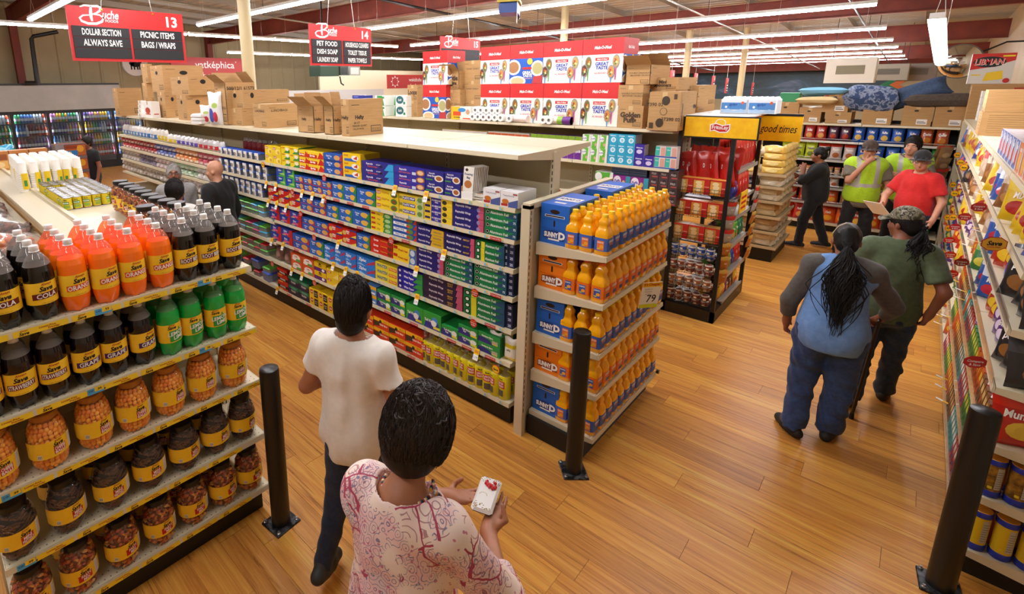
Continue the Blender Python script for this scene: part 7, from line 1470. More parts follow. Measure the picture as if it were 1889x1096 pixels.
def relax(V, F, it):
    for _ in range(it):
        S = np.zeros_like(V); c = np.zeros(len(V))
        for a in range(4):
            for b in ((a+1) % 4, (a-1) % 4): np.add.at(S, F[:, a], V[F[:, b]]); np.add.at(c, F[:, a], 1)
        V = V*.45+.55*S/np.maximum(c, 1)[:, None]
    return V
def rotm(yaw=0, pitch=0, roll=0):
    cy, sy, cp, sp, cr, sr = math.cos(yaw), math.sin(yaw), math.cos(pitch), math.sin(pitch), math.cos(roll), math.sin(roll)
    Z = np.array([[cy, -sy, 0], [sy, cy, 0], [0, 0, 1]]); X = np.array([[1, 0, 0], [0, cp, -sp], [0, sp, cp]]); Y = np.array([[cr, 0, sr], [0, 1, 0], [-sr, 0, cr]])
    return Z@X@Y
A_ = lambda *p: np.array(p, float)
class SD:
    """signed distance solid made of tapered limbs and ellipsoids, smoothly joined"""
    def __init__(s): s.P = []; s.cut = []; s.sub = []
    def cone(s, a, b, ra, rb, k=.02, flat=False): s.P.append(('c', A_(*a), A_(*b), ra, rb, k, flat)); return s
    def ell(s, c, r, M=None, k=.03): s.P.append(('e', A_(*c), A_(*r), M, k)); return s
    def ev(s, p, X):
        if p[0] == 'c':
            a, b, ra, rb = p[1:5]; ba = b-a; L2 = ba@ba+1e-12; q = X-a; t = np.clip(q@ba/L2, 0, 1)
            d = np.linalg.norm(q-t[..., None]*ba, axis=-1)-(ra+(rb-ra)*t)
            if p[6]: d = np.maximum(d, (X-b)@(ba/math.sqrt(L2)))
            return d
        c, r, M = p[1:4]; q = X-c
        if M is not None: q = q@M
        k0 = np.linalg.norm(q/r, axis=-1); k1 = np.linalg.norm(q/(r*r), axis=-1)+1e-9
        return k0*(k0-1)/k1
    def bb(s, p):
        if p[0] == 'c': r = max(p[3], p[4]); return np.minimum(p[1], p[2])-r, np.maximum(p[1], p[2])+r
        r = p[2].max(); return p[1]-r, p[1]+r
    def mesh(s, vox, disp=None):
        B = [s.bb(p) for p in s.P]; lo = np.min([b[0] for b in B], 0)-3*vox; hi = np.max([b[1] for b in B], 0)+3*vox
        n = np.ceil((hi-lo)/vox).astype(int)+1; D = np.full(tuple(n), .05)
        for p, (a, b) in zip(s.P, B):
            k = p[5] if p[0] == 'c' else p[4]; mg = k+3*vox
            i0 = np.maximum(0, np.floor((a-mg-lo)/vox).astype(int)); i1 = np.minimum(n, np.ceil((b+mg-lo)/vox).astype(int)+1)
            g = np.stack(np.meshgrid(*[np.arange(i0[j], i1[j])*vox+lo[j] for j in range(3)], indexing='ij'), -1)
            d = s.ev(p, g); sl = tuple(slice(i0[j], i1[j]) for j in range(3)); e = D[sl]
            h = np.maximum(k-np.abs(d-e), 0)/k; D[sl] = np.minimum(d, e)-h*h*k/4
        if s.cut or s.sub or disp:
            g = np.stack(np.meshgrid(*[np.arange(n[j])*vox+lo[j] for j in range(3)], indexing='ij'), -1)
            if disp: D = np.where(np.abs(D) < .04, D+disp(g), D)
            for nrm, pt in s.cut: D = np.maximum(D, (g-A_(*pt))@A_(*nrm))
            for p in s.sub: D = np.maximum(D, -s.ev(p, g))
        D[0] = D[-1] = .05; D[:, 0] = D[:, -1] = .05; D[:, :, 0] = D[:, :, -1] = .05
        return surface_nets(D, lo, vox)
def wrinkle(amp, seed, f=26, vert=.5):
    rr = np.random.RandomState(seed); W_ = rr.normal(size=(7, 3))*f*A_(1, 1, vert); ph = rr.rand(7)*6.28
    def fn(g):
        t = np.zeros(g.shape[:-1])
        for i in range(7): t += np.sin(g@W_[i]+ph[i]+1.2*np.sin(g@W_[(i+1) % 7]*.5))
        return amp*t/2.6
    return fn
def to_obj(VF, name, m, parent, mf=None, mats=None, it=0):
    V, F = VF; V = relax(V, F, it) if it else V; me = bpy.data.meshes.new(name); me.from_pydata(V.tolist(), [], F.tolist())
    for q in (mats or [m]): me.materials.append(q)
    if mf is not None:
        c = V[F].mean(1); me.polygons.foreach_set('material_index', mf(c).astype(int))
    me.polygons.foreach_set('use_smooth', [True]*len(F)); me.update()
    o = bpy.data.objects.new(name, me); COL.objects.link(o); o.parent = parent; return o
def skin(name, a, b):
    k = NT(name); n = k.noise(k.pos((1, 1, 1), False), 14, 3); k.l(k.ramp(n.outputs[0], [(.3, a), (.7, b)]), k.b.inputs['Base Color'])
    k.b.inputs['Roughness'].default_value = .5; k.b.inputs['Subsurface Weight'].default_value = .12; k.b.inputs['Subsurface Radius'].default_value = (.02, .008, .004); k.b.inputs['Subsurface Scale'].default_value = .3
    return k.m
def hairm(name, a, b, rough=.5):
    k = NT(name); n = k.noise(k.pos((60, 60, 6), False), 3, 3); k.l(k.ramp(n.outputs[0], [(.3, a), (.7, b)]), k.b.inputs['Base Color']); k.b.inputs['Roughness'].default_value = rough; k.b.inputs['Specular IOR Level'].default_value = .3; k.bump(n.outputs[0], .4, .004); return k.m
def cloth(name, a, b, sc=60, rough=.85, bump=.15): 
    k = NT(name); n = k.noise(k.pos((1, 1, 1), False), sc, 4); k.l(k.ramp(n.outputs[0], [(.3, a), (.7, b)]), k.b.inputs['Base Color']); k.b.inputs['Roughness'].default_value = rough
    k.b.inputs['Sheen Weight'].default_value = .1
    if bump: k.bump(n.outputs[0], bump, .003)
    return k.m
SKIN1 = skin('skin_tan', '#9c6242', '#ae7250'); SKIN2 = skin('skin_brown', '#8a5238', '#9a6044'); SKIN3 = skin('skin_fair', '#c28a6c', '#d29a7c')
HBLK = hairm('hair_black', '#060506', '#15110f'); HDBR = hairm('hair_dark_brown', '#0b0807', '#231a15'); HGR = hairm('hair_grey', '#8a8580', '#b4aea6'); HGRB = hairm('hair_greying', '#15110f', '#56504c')
EYEW = mat('#e8e4dc', .2); EYEB = mat('#20120a', .15); LIP = mat('#8a4238', .45); BROW = mat('#1a1210', .8)

def hand(S, wrist, d, n, th, sc=1.0, curl=.5, spread=.1, thumb=.4, k=.006, curls=None):
    """palm from the wrist along d, palm facing n, thumb towards th; four unequal bent fingers and a thumb"""
    d = A_(*d); d /= np.linalg.norm(d); n = A_(*n); n -= d*(n@d); n /= np.linalg.norm(n); s = np.cross(d, n); s = s if s@A_(*th) > 0 else -s
    w = A_(*wrist); L = .088*sc
    S.cone(w-d*.01, w+d*.03*sc, .026*sc, .027*sc, .02)
    for o in (-.024, -.008, .008, .024): S.cone(w+d*.02*sc+s*o*.7*sc, w+d*L+s*o*sc, .0145*sc, .0125*sc, .014)
    F = []
    for i, (o, ln) in enumerate(((.028, .072), (.0095, .081), (-.0095, .075), (-.027, .058))):
        p = w+d*(L-.004-.006*abs(i-1))+s*o*sc; c = curls[i] if curls else curl*(1+.12*i); dr = d+s*spread*(1.4-i)*.6
        dr /= np.linalg.norm(dr); a = 0; r = .0088*sc*(1 if i < 3 else .88)
        for j, f in enumerate((.45, .31, .24)):
            a += c*(1.0, 1.1, .7)[j]; v = dr*math.cos(a)+n*math.sin(a); q = p+v*ln*f*sc; S.cone(p, q, r, r*.9, k); p = q; r *= .9
        F.append(p)
    p = w+d*.022*sc+s*.028*sc; v = d*.55+s*.75+n*.35; v /= np.linalg.norm(v); q = p+v*.04*sc; S.cone(p, q, .0135*sc, .0105*sc, .012)
    v2 = d*(.8)+s*(.45-thumb)+n*thumb; v2 /= np.linalg.norm(v2); q2 = q+v2*.03*sc; S.cone(q, q2, .0102*sc, .009*sc, k); q3 = q2+v2*.02*sc; S.cone(q2, q3, .009*sc, .0075*sc, k)
    return F, q3

def person(label, base, heading, H=1.7, vox=.011, skinm=SKIN1, build=(1, 1, 1), pose=None, lean=0, head=(0, 0, 0), shirt=None, pants=None, shoes=('#1a1816', '#e8e4de'), hair=None, hands=None, seed=1, legs=None, headsc=1.0, face=True, glasses=None, name='person', neckcut=.012, nosleeves=False, headfwd=0):
    s = H/1.72; sh, bl, hp = build                   # shoulder width, belly, hip factors
    t = thing(name, label, 'person', (base[0], base[1], 0), math.radians(heading)-PI/2)
    J = dict(pel=A_(0, 0, .93), waist=A_(0, 0, 1.08), chest=A_(0, -.005, 1.27), nb=A_(0, -.02, 1.44), head=A_(0, .025+headfwd, 1.60),
             shR=A_(.156*sh, -.015, 1.385), shL=A_(-.156*sh, -.015, 1.385), elR=A_(.225*sh, -.03, 1.11), elL=A_(-.225*sh, -.03, 1.11), wrR=A_(.235*sh, .05, .87), wrL=A_(-.235*sh, .05, .87),
             hiR=A_(.09*hp, 0, .9), hiL=A_(-.09*hp, 0, .9), knR=A_(.1, .02, .49), knL=A_(-.1, .02, .49), anR=A_(.1, -.03, .085), anL=A_(-.1, -.03, .085), foR=A_(.02, 1, 0), foL=A_(-.02, 1, 0))
    for k_ in J: J[k_] = J[k_]*s if not k_.startswith('fo') else J[k_]
    if lean:
        M = rotm(0, -lean); piv = J['pel'].copy()
        for k_ in ('waist', 'chest', 'nb', 'head', 'shR', 'shL', 'elR', 'elL', 'wrR', 'wrL'): J[k_] = piv+M@(J[k_]-piv)
    hd = math.radians(heading); rw = A_(math.sin(hd), -math.cos(hd), 0); fw = A_(math.cos(hd), math.sin(hd), 0)
    def loc(w): w = A_(*w)-A_(base[0], base[1], 0); return A_(w@rw, w@fw, w[2])
    for k_, v in (pose or {}).items(): J[k_] = loc(v[1:]) if v[0] == 'w' else A_(*v)*(1 if k_.startswith('fo') else s)
    TM = rotm(0, -lean)
    torso = lambda g, S: (S.ell(J['pel']+TM@A_(0, -.01, 0)*s, A_(.165*hp, .125*hp, .14)*s+g, TM, .05), S.ell(J['waist']+TM@A_(0, .035*(bl-1), 0), A_(.135*(.4+.6*bl), .108*bl, .17)*s+g, TM, .06), S.ell(J['chest'], A_(.15*(.4+.6*sh), .11*(.5+.5*bl), .18)*s+g, TM, .06),
                          S.cone(J['shL']+TM@A_(.02, 0, -.01), J['shR']+TM@A_(-.02, 0, -.01), .062*s+g, .062*s+g, .05), S.cone(J['chest']+TM@A_(0, 0, .05)*s, J['nb']-TM@A_(0, 0, .015)*s, .1*s+g, .06*s+g*.6, .05))
    # ---- body
    B = SD(); torso(0, B); HC = J['head']; HM = rotm(math.radians(head[0]), math.radians(-head[1]), math.radians(head[2])); q = s*headsc
    hp_ = lambda x, y, z: HC+HM@(A_(x, y, z)*q)
    B.cone(J['nb']-A_(0, 0, .03)*s, hp_(0, -.015, -.06), .06*s, .052*s, .03)
    B.ell(hp_(0, -.01, .03), A_(.076, .096, .098)*q, HM, .03).ell(hp_(0, .03, -.045), A_(.058, .062, .072)*q, HM, .03).ell(hp_(0, .055, -.085), A_(.03, .028, .025)*q, HM, .025)
    B.cone(hp_(0, .085, .005), hp_(0, .108, -.03), .009*q, .0145*q, .014); 
    for e in (-1, 1):
        B.ell(hp_(e*.079, -.005, -.012), A_(.012, .02, .031)*q, HM, .008); B.ell(hp_(e*.045, .062, -.03), A_(.025, .02, .022)*q, HM, .025); B.cone(hp_(e*.012, .088, .028), hp_(e*.048, .076, .028), .009*q, .008*q, .015)
    B.cone(hp_(-.02, .083, -.062), hp_(.02, .083, -.062), .0085*q, .0085*q, .012)
    for d_ in ('L', 'R'):
        B.cone(J['sh'+d_], J['el'+d_], .052*s*(.6+.4*bl), .041*s, .03); B.cone(J['el'+d_], J['wr'+d_], .041*s, .027*s, .02)
        B.cone(J['hi'+d_], J['kn'+d_], .085*s*hp, .058*s, .03); B.cone(J['kn'+d_], J['an'+d_], .056*s, .038*s, .02); f = J['fo'+d_]/np.linalg.norm(J['fo'+d_]); B.cone(J['an'+d_]-A_(0, 0, .04)*s, J['an'+d_]+f*.1*s-A_(0, 0, .05)*s, .036*s, .03*s, .02)
        h = (hands or {}).get(d_)
        fa = J['wr'+d_]-J['el'+d_]; fa /= np.linalg.norm(fa); sx = 1 if d_ == 'R' else -1
        if h: hand(B, J['wr'+d_], loc(A_(base[0], base[1], 0)+A_(*h['d'])) if h.get('w') else h['d'], loc(A_(base[0], base[1], 0)+A_(*h['n'])) if h.get('w') else h['n'], loc(A_(base[0], base[1], 0)+A_(*h['t'])) if h.get('w') else h['t'], s*h.get('sc', 1), h.get('c', .5), h.get('sp', .1), h.get('th', .4), curls=h.get('cs'))
        else: hand(B, J['wr'+d_], fa, A_(-sx, 0, 0) if abs(fa[0]) < .8 else A_(0, -1, 0), A_(0, 1, .1), s, .35)
    to_obj(B.mesh(vox), 'body', skinm, t)
    if face:
        k = MB()
        for e in (-1, 1):
            c = hp_(e*.033, .074, .008); k.sphere(c, .0125*q, EYEW, 10, 8); k.sphere(hp_(e*.033, .0835, .008), .006*q, EYEB, 8, 6); k.tube([hp_(e*.016, .092, .03), hp_(e*.034, .092, .035), hp_(e*.052, .08, .03)], [.003, .0045, .002], BROW, 5)
        k.build('eyes', t)
        k = MB(); k.tube([hp_(-.024, .082, -.063), hp_(-.01, .0925, -.0595), hp_(0, .0925, -.061), hp_(.01, .0925, -.0595), hp_(.024, .082, -.063)], [.002, .004, .004, .004, .002], LIP, 6); k.tube([hp_(-.02, .083, -.068), hp_(0, .092, -.071), hp_(.02, .083, -.068)], [.002, .005, .002], LIP, 6); k.build('mouth', t)
    if glasses:
        k = MB()
        for e in (-1, 1):
            pts = [hp_(e*.034+.023*math.cos(a), .1, .006+.016*math.sin(a)) for a in np.linspace(0, 2*PI, 13)]; k.tube(pts, .0018, mat(glasses, .3), 5, cap=False); k.tube([hp_(e*.057, .1, .008), hp_(e*.082, .04, .01), hp_(e*.083, -.01, .008)], .0018, mat(glasses, .3), 5)
        k.tube([hp_(-.011, .1, .01), hp_(.011, .1, .01)], .0018, mat(glasses, .3), 5); k.build('glasses', t)
    # ---- clothes
    for gi, g in enumerate(shirt or ()):
        S = SD(); th = g.get('t', .014); torso(th+g.get('loose', 0), S); hem = g.get('hem', .9)*s
        if g.get('flare'): S.cone(J['waist'], J['pel']-TM@A_(0, 0, .08)*s, .13*s*bl*g['flare'], .15*s*hp*g['flare'], .06)
        sl = g.get('sleeve', .6)
        SL = SD() if g.get('sleevem') else S
        for d_ in ('L', 'R'):
            if sl <= 0: continue
            a, b, c = J['sh'+d_], J['el'+d_], J['wr'+d_]; w = g.get('sw', .012)
            if sl <= 1: SL.cone(a, a+(b-a)*sl, .056*s*(.6+.4*bl)+w, .052*s*(.6+.4*bl)+w, .03, True)
            else:
                if g.get('sleevem'): SL.cone(a+(J['nb']-a)*.62-TM@A_(0, .0, .012)*s, a, .055*s+th+g.get('loose', 0), .066*s+th+g.get('loose', 0), .03)
                SL.cone(a, b, .056*s*(.6+.4*bl)+w, .044*s+w, .03); SL.cone(b, b+(c-b)*(sl-1), .044*s+w, .034*s+w*g.get('cuffw', .8), .02, True)
        cutn = TM@A_(0, 0, -1); S.cut.append((cutn, J['pel']+TM@(A_(0, 0, hem)-A_(0, 0, .93)*s)))
        nr = g.get('neck', .062)*s; S.sub.append(('c', J['nb']+TM@A_(0, .02, g.get('neckz', -.01))*s, J['nb']+TM@A_(0, .05, .2)*s, nr, nr*1.5, .01, False))
        if g.get('vee'): S.sub.append(('c', J['nb']+TM@A_(0, .07, .0)*s, J['nb']+TM@A_(0, .17, -g['vee'])*s, .055*s, .012*s, .01, False))
        if g.get('open'): S.sub.append(('c', J['nb']+TM@A_(0, .16, 0)*s, J['pel']+TM@A_(0, .2, 0)*s, g['open']*s, g['open']*s, .01, False))
        to_obj(S.mesh(vox*.9, wrinkle(g.get('wr', .004), seed+gi)), g.get('name', 'shirt'), g['m'], t, g.get('mf'), g.get('mats'), it=3)
        if g.get('sleevem'):
            to_obj(SL.mesh(vox*.9, wrinkle(g.get('wr', .004), seed+9)), 'sleeves', g['sleevem'], t, it=6)
    if pants:
        S = SD(); w = pants.get('w', .012)
        S.ell(J['pel'], A_(.165*hp, .125*hp, .14)*s+.012, TM, .05); S.ell(J['pel']-A_(0, .03, .06)*s, A_(.15*hp, .12*hp, .11)*s+.012, None, .05)
        for d_ in ('L', 'R'):
            S.cone(J['hi'+d_], J['kn'+d_], .088*s*hp+w, .062*s+w, .03); an = J['an'+d_]-A_(0, 0, pants.get('len', .03))*s
            S.cone(J['kn'+d_], an, .06*s+w, pants.get('cuff', .05)*s+w*.6, .02, True)
        S.cut.append((A_(0, 0, 1), A_(0, 0, 1.0*s+.02)))
        to_obj(S.mesh(vox, wrinkle(pants.get('wr', .005), seed+3, 30, 1.2)), 'trousers', pants['m'], t, it=2)
    if shoes:
        up, so = mat(shoes[0], .6), mat(shoes[1], .6)
        for d_ in ('L', 'R'):
            S = SD(); f = J['fo'+d_]/np.linalg.norm(J['fo'+d_]); an = J['an'+d_].copy(); z0 = an[2]-.085*s; up_ = A_(0, 0, 1)
            f3 = f.copy(); gz = an-A_(0, 0, .045)*s
            S.cone(gz-f3*.055*s, gz+f3*.06*s, .042*s, .046*s, .03).cone(gz+f3*.06*s, gz+f3*.155*s-A_(0, 0, .006), .046*s, .038*s, .03).cone(gz, an+A_(0, 0, .005), .042*s, .042*s, .03)
            sn = np.cross(np.cross(f3, up_), f3); sn /= np.linalg.norm(sn); S.cut.append((-sn, gz-sn*.04*s))
            to_obj(S.mesh(vox*.8), 'shoe', up, t, lambda c, gz=gz, sn=sn: ((c-gz)@sn < -.02*s), [up, so])
    if hair: hair(t, hp_, HM, q, vox)
    return t, J, hp_, loc
def strands(k, pts0, dirs, L, m, r=.0028, n=5, seed=0, curl=.3, grav=.5, up=None):
    rr = random.Random(seed)
    for p, d in zip(pts0, dirs):
        P = [Vector(p)]; v = Vector(d).normalized(); l = L*rr.uniform(.6, 1.2)
        for i in range(n):
            v = (v+Vector((rr.uniform(-1, 1), rr.uniform(-1, 1), rr.uniform(-1, 1)))*curl+Vector((0, 0, -grav))).normalized(); P.append(P[-1]+v*l/n)
        k.tube(P, [r*(1-.85*i/n) for i in range(n+1)], m, 4, True, False)
def hair_short(m, vol=.02, top=.02, front=.05, back=-.06, seed=1, strand=350, L=.05, curl=.25, side=0, m2=None, low=-.02, ears=False):
    def fn(t, hp_, HM, q, vox):
        S = SD(); S.ell(hp_(0, -.018, .035), A_(.075+vol, .093+vol, .097+vol+top)*q, HM, .02); S.ell(hp_(0, -.06, back+.03), A_(.064+vol*.6, .05+vol*.5, .06)*q, HM, .03)
        for e in (-1, 1): S.cone(hp_(e*.07, .01, .02), hp_(e*.074, .01, low), .02*q, .012*q, .02)
        S.sub.append(('e', hp_(0, .125, -.045), A_(.085, .09, .115)*q, HM, .01))
        if ears:
            for e in (-1, 1): S.sub.append(('e', hp_(e*.095, .01, -.025), A_(.034, .045, .05)*q, HM, .01))
        S.cut.append((HM@A_(0, front*0, -1), hp_(0, 0, back-.03)))
        to_obj(S.mesh(vox*.8, wrinkle(.0015*q, seed, 60, .4)), 'hair', m, t)
        rr = random.Random(seed); k = MB(); RX = A_(.078+vol, .096+vol, .1+vol+top); N = strand*3; mm = m2 or m; done = 0
        while done < N:
            a = rr.uniform(0, 2*PI); z = rr.uniform(-.45, 1); x = math.sqrt(1-z*z)
            if math.sin(a) > .3 and z < .42: continue
            done += 1; u = A_(x*math.cos(a), x*math.sin(a), z); Q = []; ln = L*rr.uniform(.7, 1.5)/.1/7; h = rr.uniform(.985, 1.045); ph = rr.random()*6; dvec = A_(.35*side+rr.gauss(0, .25), -.35+rr.gauss(0, .2), -.9)
            if z > .8: dvec = A_(rr.gauss(0, .7)+.5*side, rr.gauss(-.3, .7), 0)
            for i in range(8):
                Q.append(tuple(hp_(*(A_(0, -.018, .035)+u*RX*(h+.012*i/7+.012*math.sin(i*1.3+ph)*curl))))); t_ = dvec-u*(dvec@u); t_ = t_/(np.linalg.norm(t_)+1e-6)+A_(rr.gauss(0, 1), rr.gauss(0, 1), rr.gauss(0, 1))*curl*.4
                u = u+t_*ln; u /= np.linalg.norm(u)
                if u[2] < -.62 or u[1] > .42 and u[2] < .3 or ears and abs(u[0]) > .72 and u[2] < -.18 and u[1] > -.5: break
            if len(Q) > 2: k.tube(Q, [.0021*q*(1-.75*i/len(Q)) for i in range(len(Q))], mm, 3, True, False)
        o = k.build('hair_strands', t); o['kind'] = 'stuff'
    return fn
# ---- floral blouse print
def floral():
    k = NT('pink_paisley_print'); P = k.pos((1, 1, 1), False)
    wn = k.noise(P, 7, 3, .6); add = k.n('ShaderNodeMix', data_type='VECTOR'); add.inputs[0].default_value = .05
    k.l(P, add.inputs[4]); k.l(wn.outputs['Color'], add.inputs[5]); V = add.outputs[1]
    def vor(sc, feat='F1'):
        v = k.n('ShaderNodeTexVoronoi', feature=feat, i_Scale=sc); k.l(V, v.inputs['Vector']); return v
    v1 = vor(15); v2 = vor(34); v3 = vor(60)
    n1 = k.noise(P, 4.5, 2); n2 = k.noise(P, 6.5, 2)
    base = k.ramp(n1.outputs[0], [(.3, '#e6c4bd'), (.5, '#ead3c4'), (.62, '#e2b0ae'), (.75, '#d8d0d2')])
    rings = k.math('SINE', k.math('MULTIPLY', v1.outputs['Distance'], 26.)); ring = k.math('GREATER_THAN', rings, .86)
    zone = k.math('GREATER_THAN', n2.outputs[0], .47)
    c = k.mix(k.math('MULTIPLY', ring, k.math('MULTIPLY', zone, .68)), base, '#8a2a42')
    rings2 = k.math('SINE', k.math('MULTIPLY', v2.outputs['Distance'], 24.)); zone2 = k.math('GREATER_THAN', n1.outputs[0], .52)
    c = k.mix(k.math('MULTIPLY', k.math('GREATER_THAN', rings2, .82), k.math('MULTIPLY', zone2, .75)), c, '#46557f')
    dots = k.math('LESS_THAN', v3.outputs['Distance'], .25); zone3 = k.math('LESS_THAN', n2.outputs[0], .42)
    c = k.mix(k.math('MULTIPLY', k.math('MULTIPLY', dots, zone3), .8), c, '#b85a78')
    e = vor(9, 'DISTANCE_TO_EDGE'); line = k.math('LESS_THAN', e.outputs['Distance'], .022); c = k.mix(k.math('MULTIPLY', line, zone), c, '#a83a52')
    k.l(c, k.b.inputs['Base Color']); k.b.inputs['Roughness'].default_value = .7; return k.m
JEAN = cloth('dark_denim', '#10182a', '#1a2740', 50); JEANB = cloth('blue_denim', '#22365c', '#314a78', 40); JEAND = cloth('slate_denim', '#1c2a3c', '#2a3d54', 40); BLKC = cloth('black_cloth', '#0d0c0d', '#181718', 60)
# ---- woman in white tee
def white_hair(t, hp_, HM, q, vox):
    hair_short(HBLK, .016, .035, seed=5, strand=520, L=.04, curl=.3, back=-.085, ears=True, low=.03, m2=hairm('hair_soft_black', '#080606', '#2a211c'))(t, hp_, HM, q, vox)
wt, J, hp_, loc = person('woman in a white tee and dark jeans, back turned, beside the soda shelves', (1.44, 1.86), 20, 1.665, .008, SKIN1, (1.06, 1.06, 1.02),
    pose=dict(elL=(-.27, -.06, 1.14), wrL=(-.17, .2, 1.1), elR=(.265, -.02, 1.12), wrR=(.16, .2, 1.05), knL=(-.11, -.03, .5), anL=(-.13, -.2, .16), foL=(-.1, 1, -.25), knR=(.1, .14, .5), anR=(.1, .14, .085), foR=(.1, 1, 0)),
    head=(6, 2, 0), shirt=[dict(m=cloth('white_jersey', '#ddd4c8', '#e6ded2', 30, .85, .08), t=.018, loose=.012, hem=.80, sleeve=.55, sw=.022, neck=.085, neckz=-.045, flare=1.05, wr=.006)], pants=dict(m=JEAN, w=.012, cuff=.042), shoes=('#2c2a27', '#d8d2c8'), hair=white_hair, seed=11, face=False)
k = MB(); pts = [J['nb']+A_(.075*math.cos(a), .02+.07*math.sin(a), .0+.025*math.sin(a)*-1) for a in np.linspace(PI*.9, 2.1*PI, 15)]; k.tube([tuple(p) for p in pts], .0022, mat('#c8c2b8', .2, .9), 5); k.sphere(tuple(J['nb']+A_(-.02, -.055, .012)), .006, mat('#e8e4dc', .2), 8, 6); k.sphere(tuple(J['nb']+A_(.008, -.056, .014)), .005, mat('#e8e4dc', .2), 8, 6); k.build('necklace', wt)
# ---- woman in pink floral blouse with the phone
PH = A_(1.352, .962, 1.118)
def pink_hair(t, hp_, HM, q, vox):
    hair_short(HDBR, .041, .008, seed=8, strand=1200, L=.085, curl=1.0, back=-.082, side=.25, m2=hairm('hair_brown_black', '#0a0706', '#3a2a20'))(t, hp_, HM, q, vox)
pt, J, hp_, loc = person('woman in a pink floral blouse looking down at a white phone, nearest the camera', (.925, .985), 12, 1.645, .0062, SKIN1, (1.04, 1.12, 1.08), lean=.06,
    pose=dict(elL=('w', 1.10, 1.245, 1.10), wrL=('w', 1.265, 1.10, 1.075), elR=('w', 1.085, .705, 1.07), wrR=('w', 1.272, .893, 1.062)), head=(4, 24, 0), headfwd=.045,
    hands=dict(L=dict(w=1, d=(.62, -.78, .06), n=(0, .05, 1), t=(1, .3, .2), c=.10, sp=.06, th=.85), R=dict(w=1, d=(.93, .32, .12), n=(-.1, .15, 1), t=(.2, -1, .2), c=.12, sp=.1, th=.92)),
    shirt=[dict(m=floral(), t=.016, loose=.01, hem=.78, sleeve=1.4, sw=.024, cuffw=.6, neck=.092, neckz=-.055, flare=1.08, wr=.007, name='blouse')], pants=dict(m=JEAN, w=.01), shoes=('#1c1a1a', '#2a2826'), hair=pink_hair, seed=21, face=False)
k = MB(); hm_ = hairm('hair_tuft', '#120d0a', '#33261e'); rr = random.Random(4)
for i in range(70):
    a = rr.uniform(0, 2*PI); b_ = rr.uniform(.2, 1.2); n_ = A_(math.cos(a)*math.sin(b_), math.sin(a)*math.sin(b_), math.cos(b_)); 
    if n_[1] > .5: continue
    c0 = A_(0, -.018, .035)+n_*A_(.117, .135, .147); tn = np.cross(n_, A_(rr.gauss(0, 1), rr.gauss(0, 1), rr.gauss(0, 1))); tn /= np.linalg.norm(tn); bn = np.cross(n_, tn)
    k.tube([tuple(hp_(*(c0+tn*(.05*(f-.5))+bn*.022*math.sin(3.2*f)+n_*(.012*math.sin(PI*f)-.006)))) for f in np.linspace(0, 1, 9)], [.0012+.0034*math.sin(PI*f) for f in np.linspace(0, 1, 9)], hm_, 6)
k.build('hair_curls', pt)
k = MB(); ms = [mat('#e8e4da', .5), mat('#d8a02a', .5), mat('#1f4f7a', .5), mat('#16120f', .5), mat('#b8361c', .5)]; n = 60
for i in range(n):
    a = PI*1.02+PI*1.15*i/(n-1); p = J['nb']+A_(.083*math.cos(a), .03+.075*math.sin(a), .012-.03*math.sin(a)*0+.02*(math.sin(a) > 0)); k.sphere(tuple(p), .0062, ms[2 if 10 < i < 36 else i % 5], 6, 5)
p = J['nb']+A_(.088, .05, .012)
for i in range(8): k.sphere(tuple(p+A_(.001*i, .007*i, -.009*i)), .0075, ms[i % 5], 6, 5)
k.build('beaded_lanyard', pt)
# phone held between the hands
t = thing('phone', 'white decorated phone case with a red bow held by woman', 'phone', tuple(PH), 0); t.rotation_euler = (.12, .0, -1.22)
MB().bevbox(-.041, -.078, -.007, .041, .078, .003, mat('#dcd8d0', .3), .009).build('case', t)
MB().bevbox(-.0385, -.0755, -.0115, .0385, .0755, -.007, mat('#0c0d10', .15), .006).build('body', t)
k = MB(); rbm = mat('#c81810', .3, 0, .6); o = (0, 0, .0035)
for e in (-1, 1):
    for i in range(10): k.sphere((.006+e*.004+e*.017*R.random(), .036+(R.random()-.5)*.03*(.3+abs(i/10)), .006), .006, rbm, 7, 5)
k.sphere((.006, .036, .008), .007, rbm, 8, 6)
for i in range(46): k.disc(R.uniform(-.036, .036), R.uniform(.045, .073), .0018, .0018, o, (1, 0, 0), (0, 1, 0), INK if i % 3 else mat('#8d8a88', .3), 6)
for i in range(26): k.disc(R.uniform(-.034, .03), R.uniform(-.07, -.045), .003, .0022, o, (1, 0, 0), (0, 1, 0), mat('#8a7340', .35), 6)
for a in np.linspace(0, PI, 8): k.disc(-.01+.014*math.cos(a), -.01+.01*math.sin(a), .002, .002, o, (1, 0, 0), (0, 1, 0), mat('#a8945a', .3), 6)
k.build('charm', t)
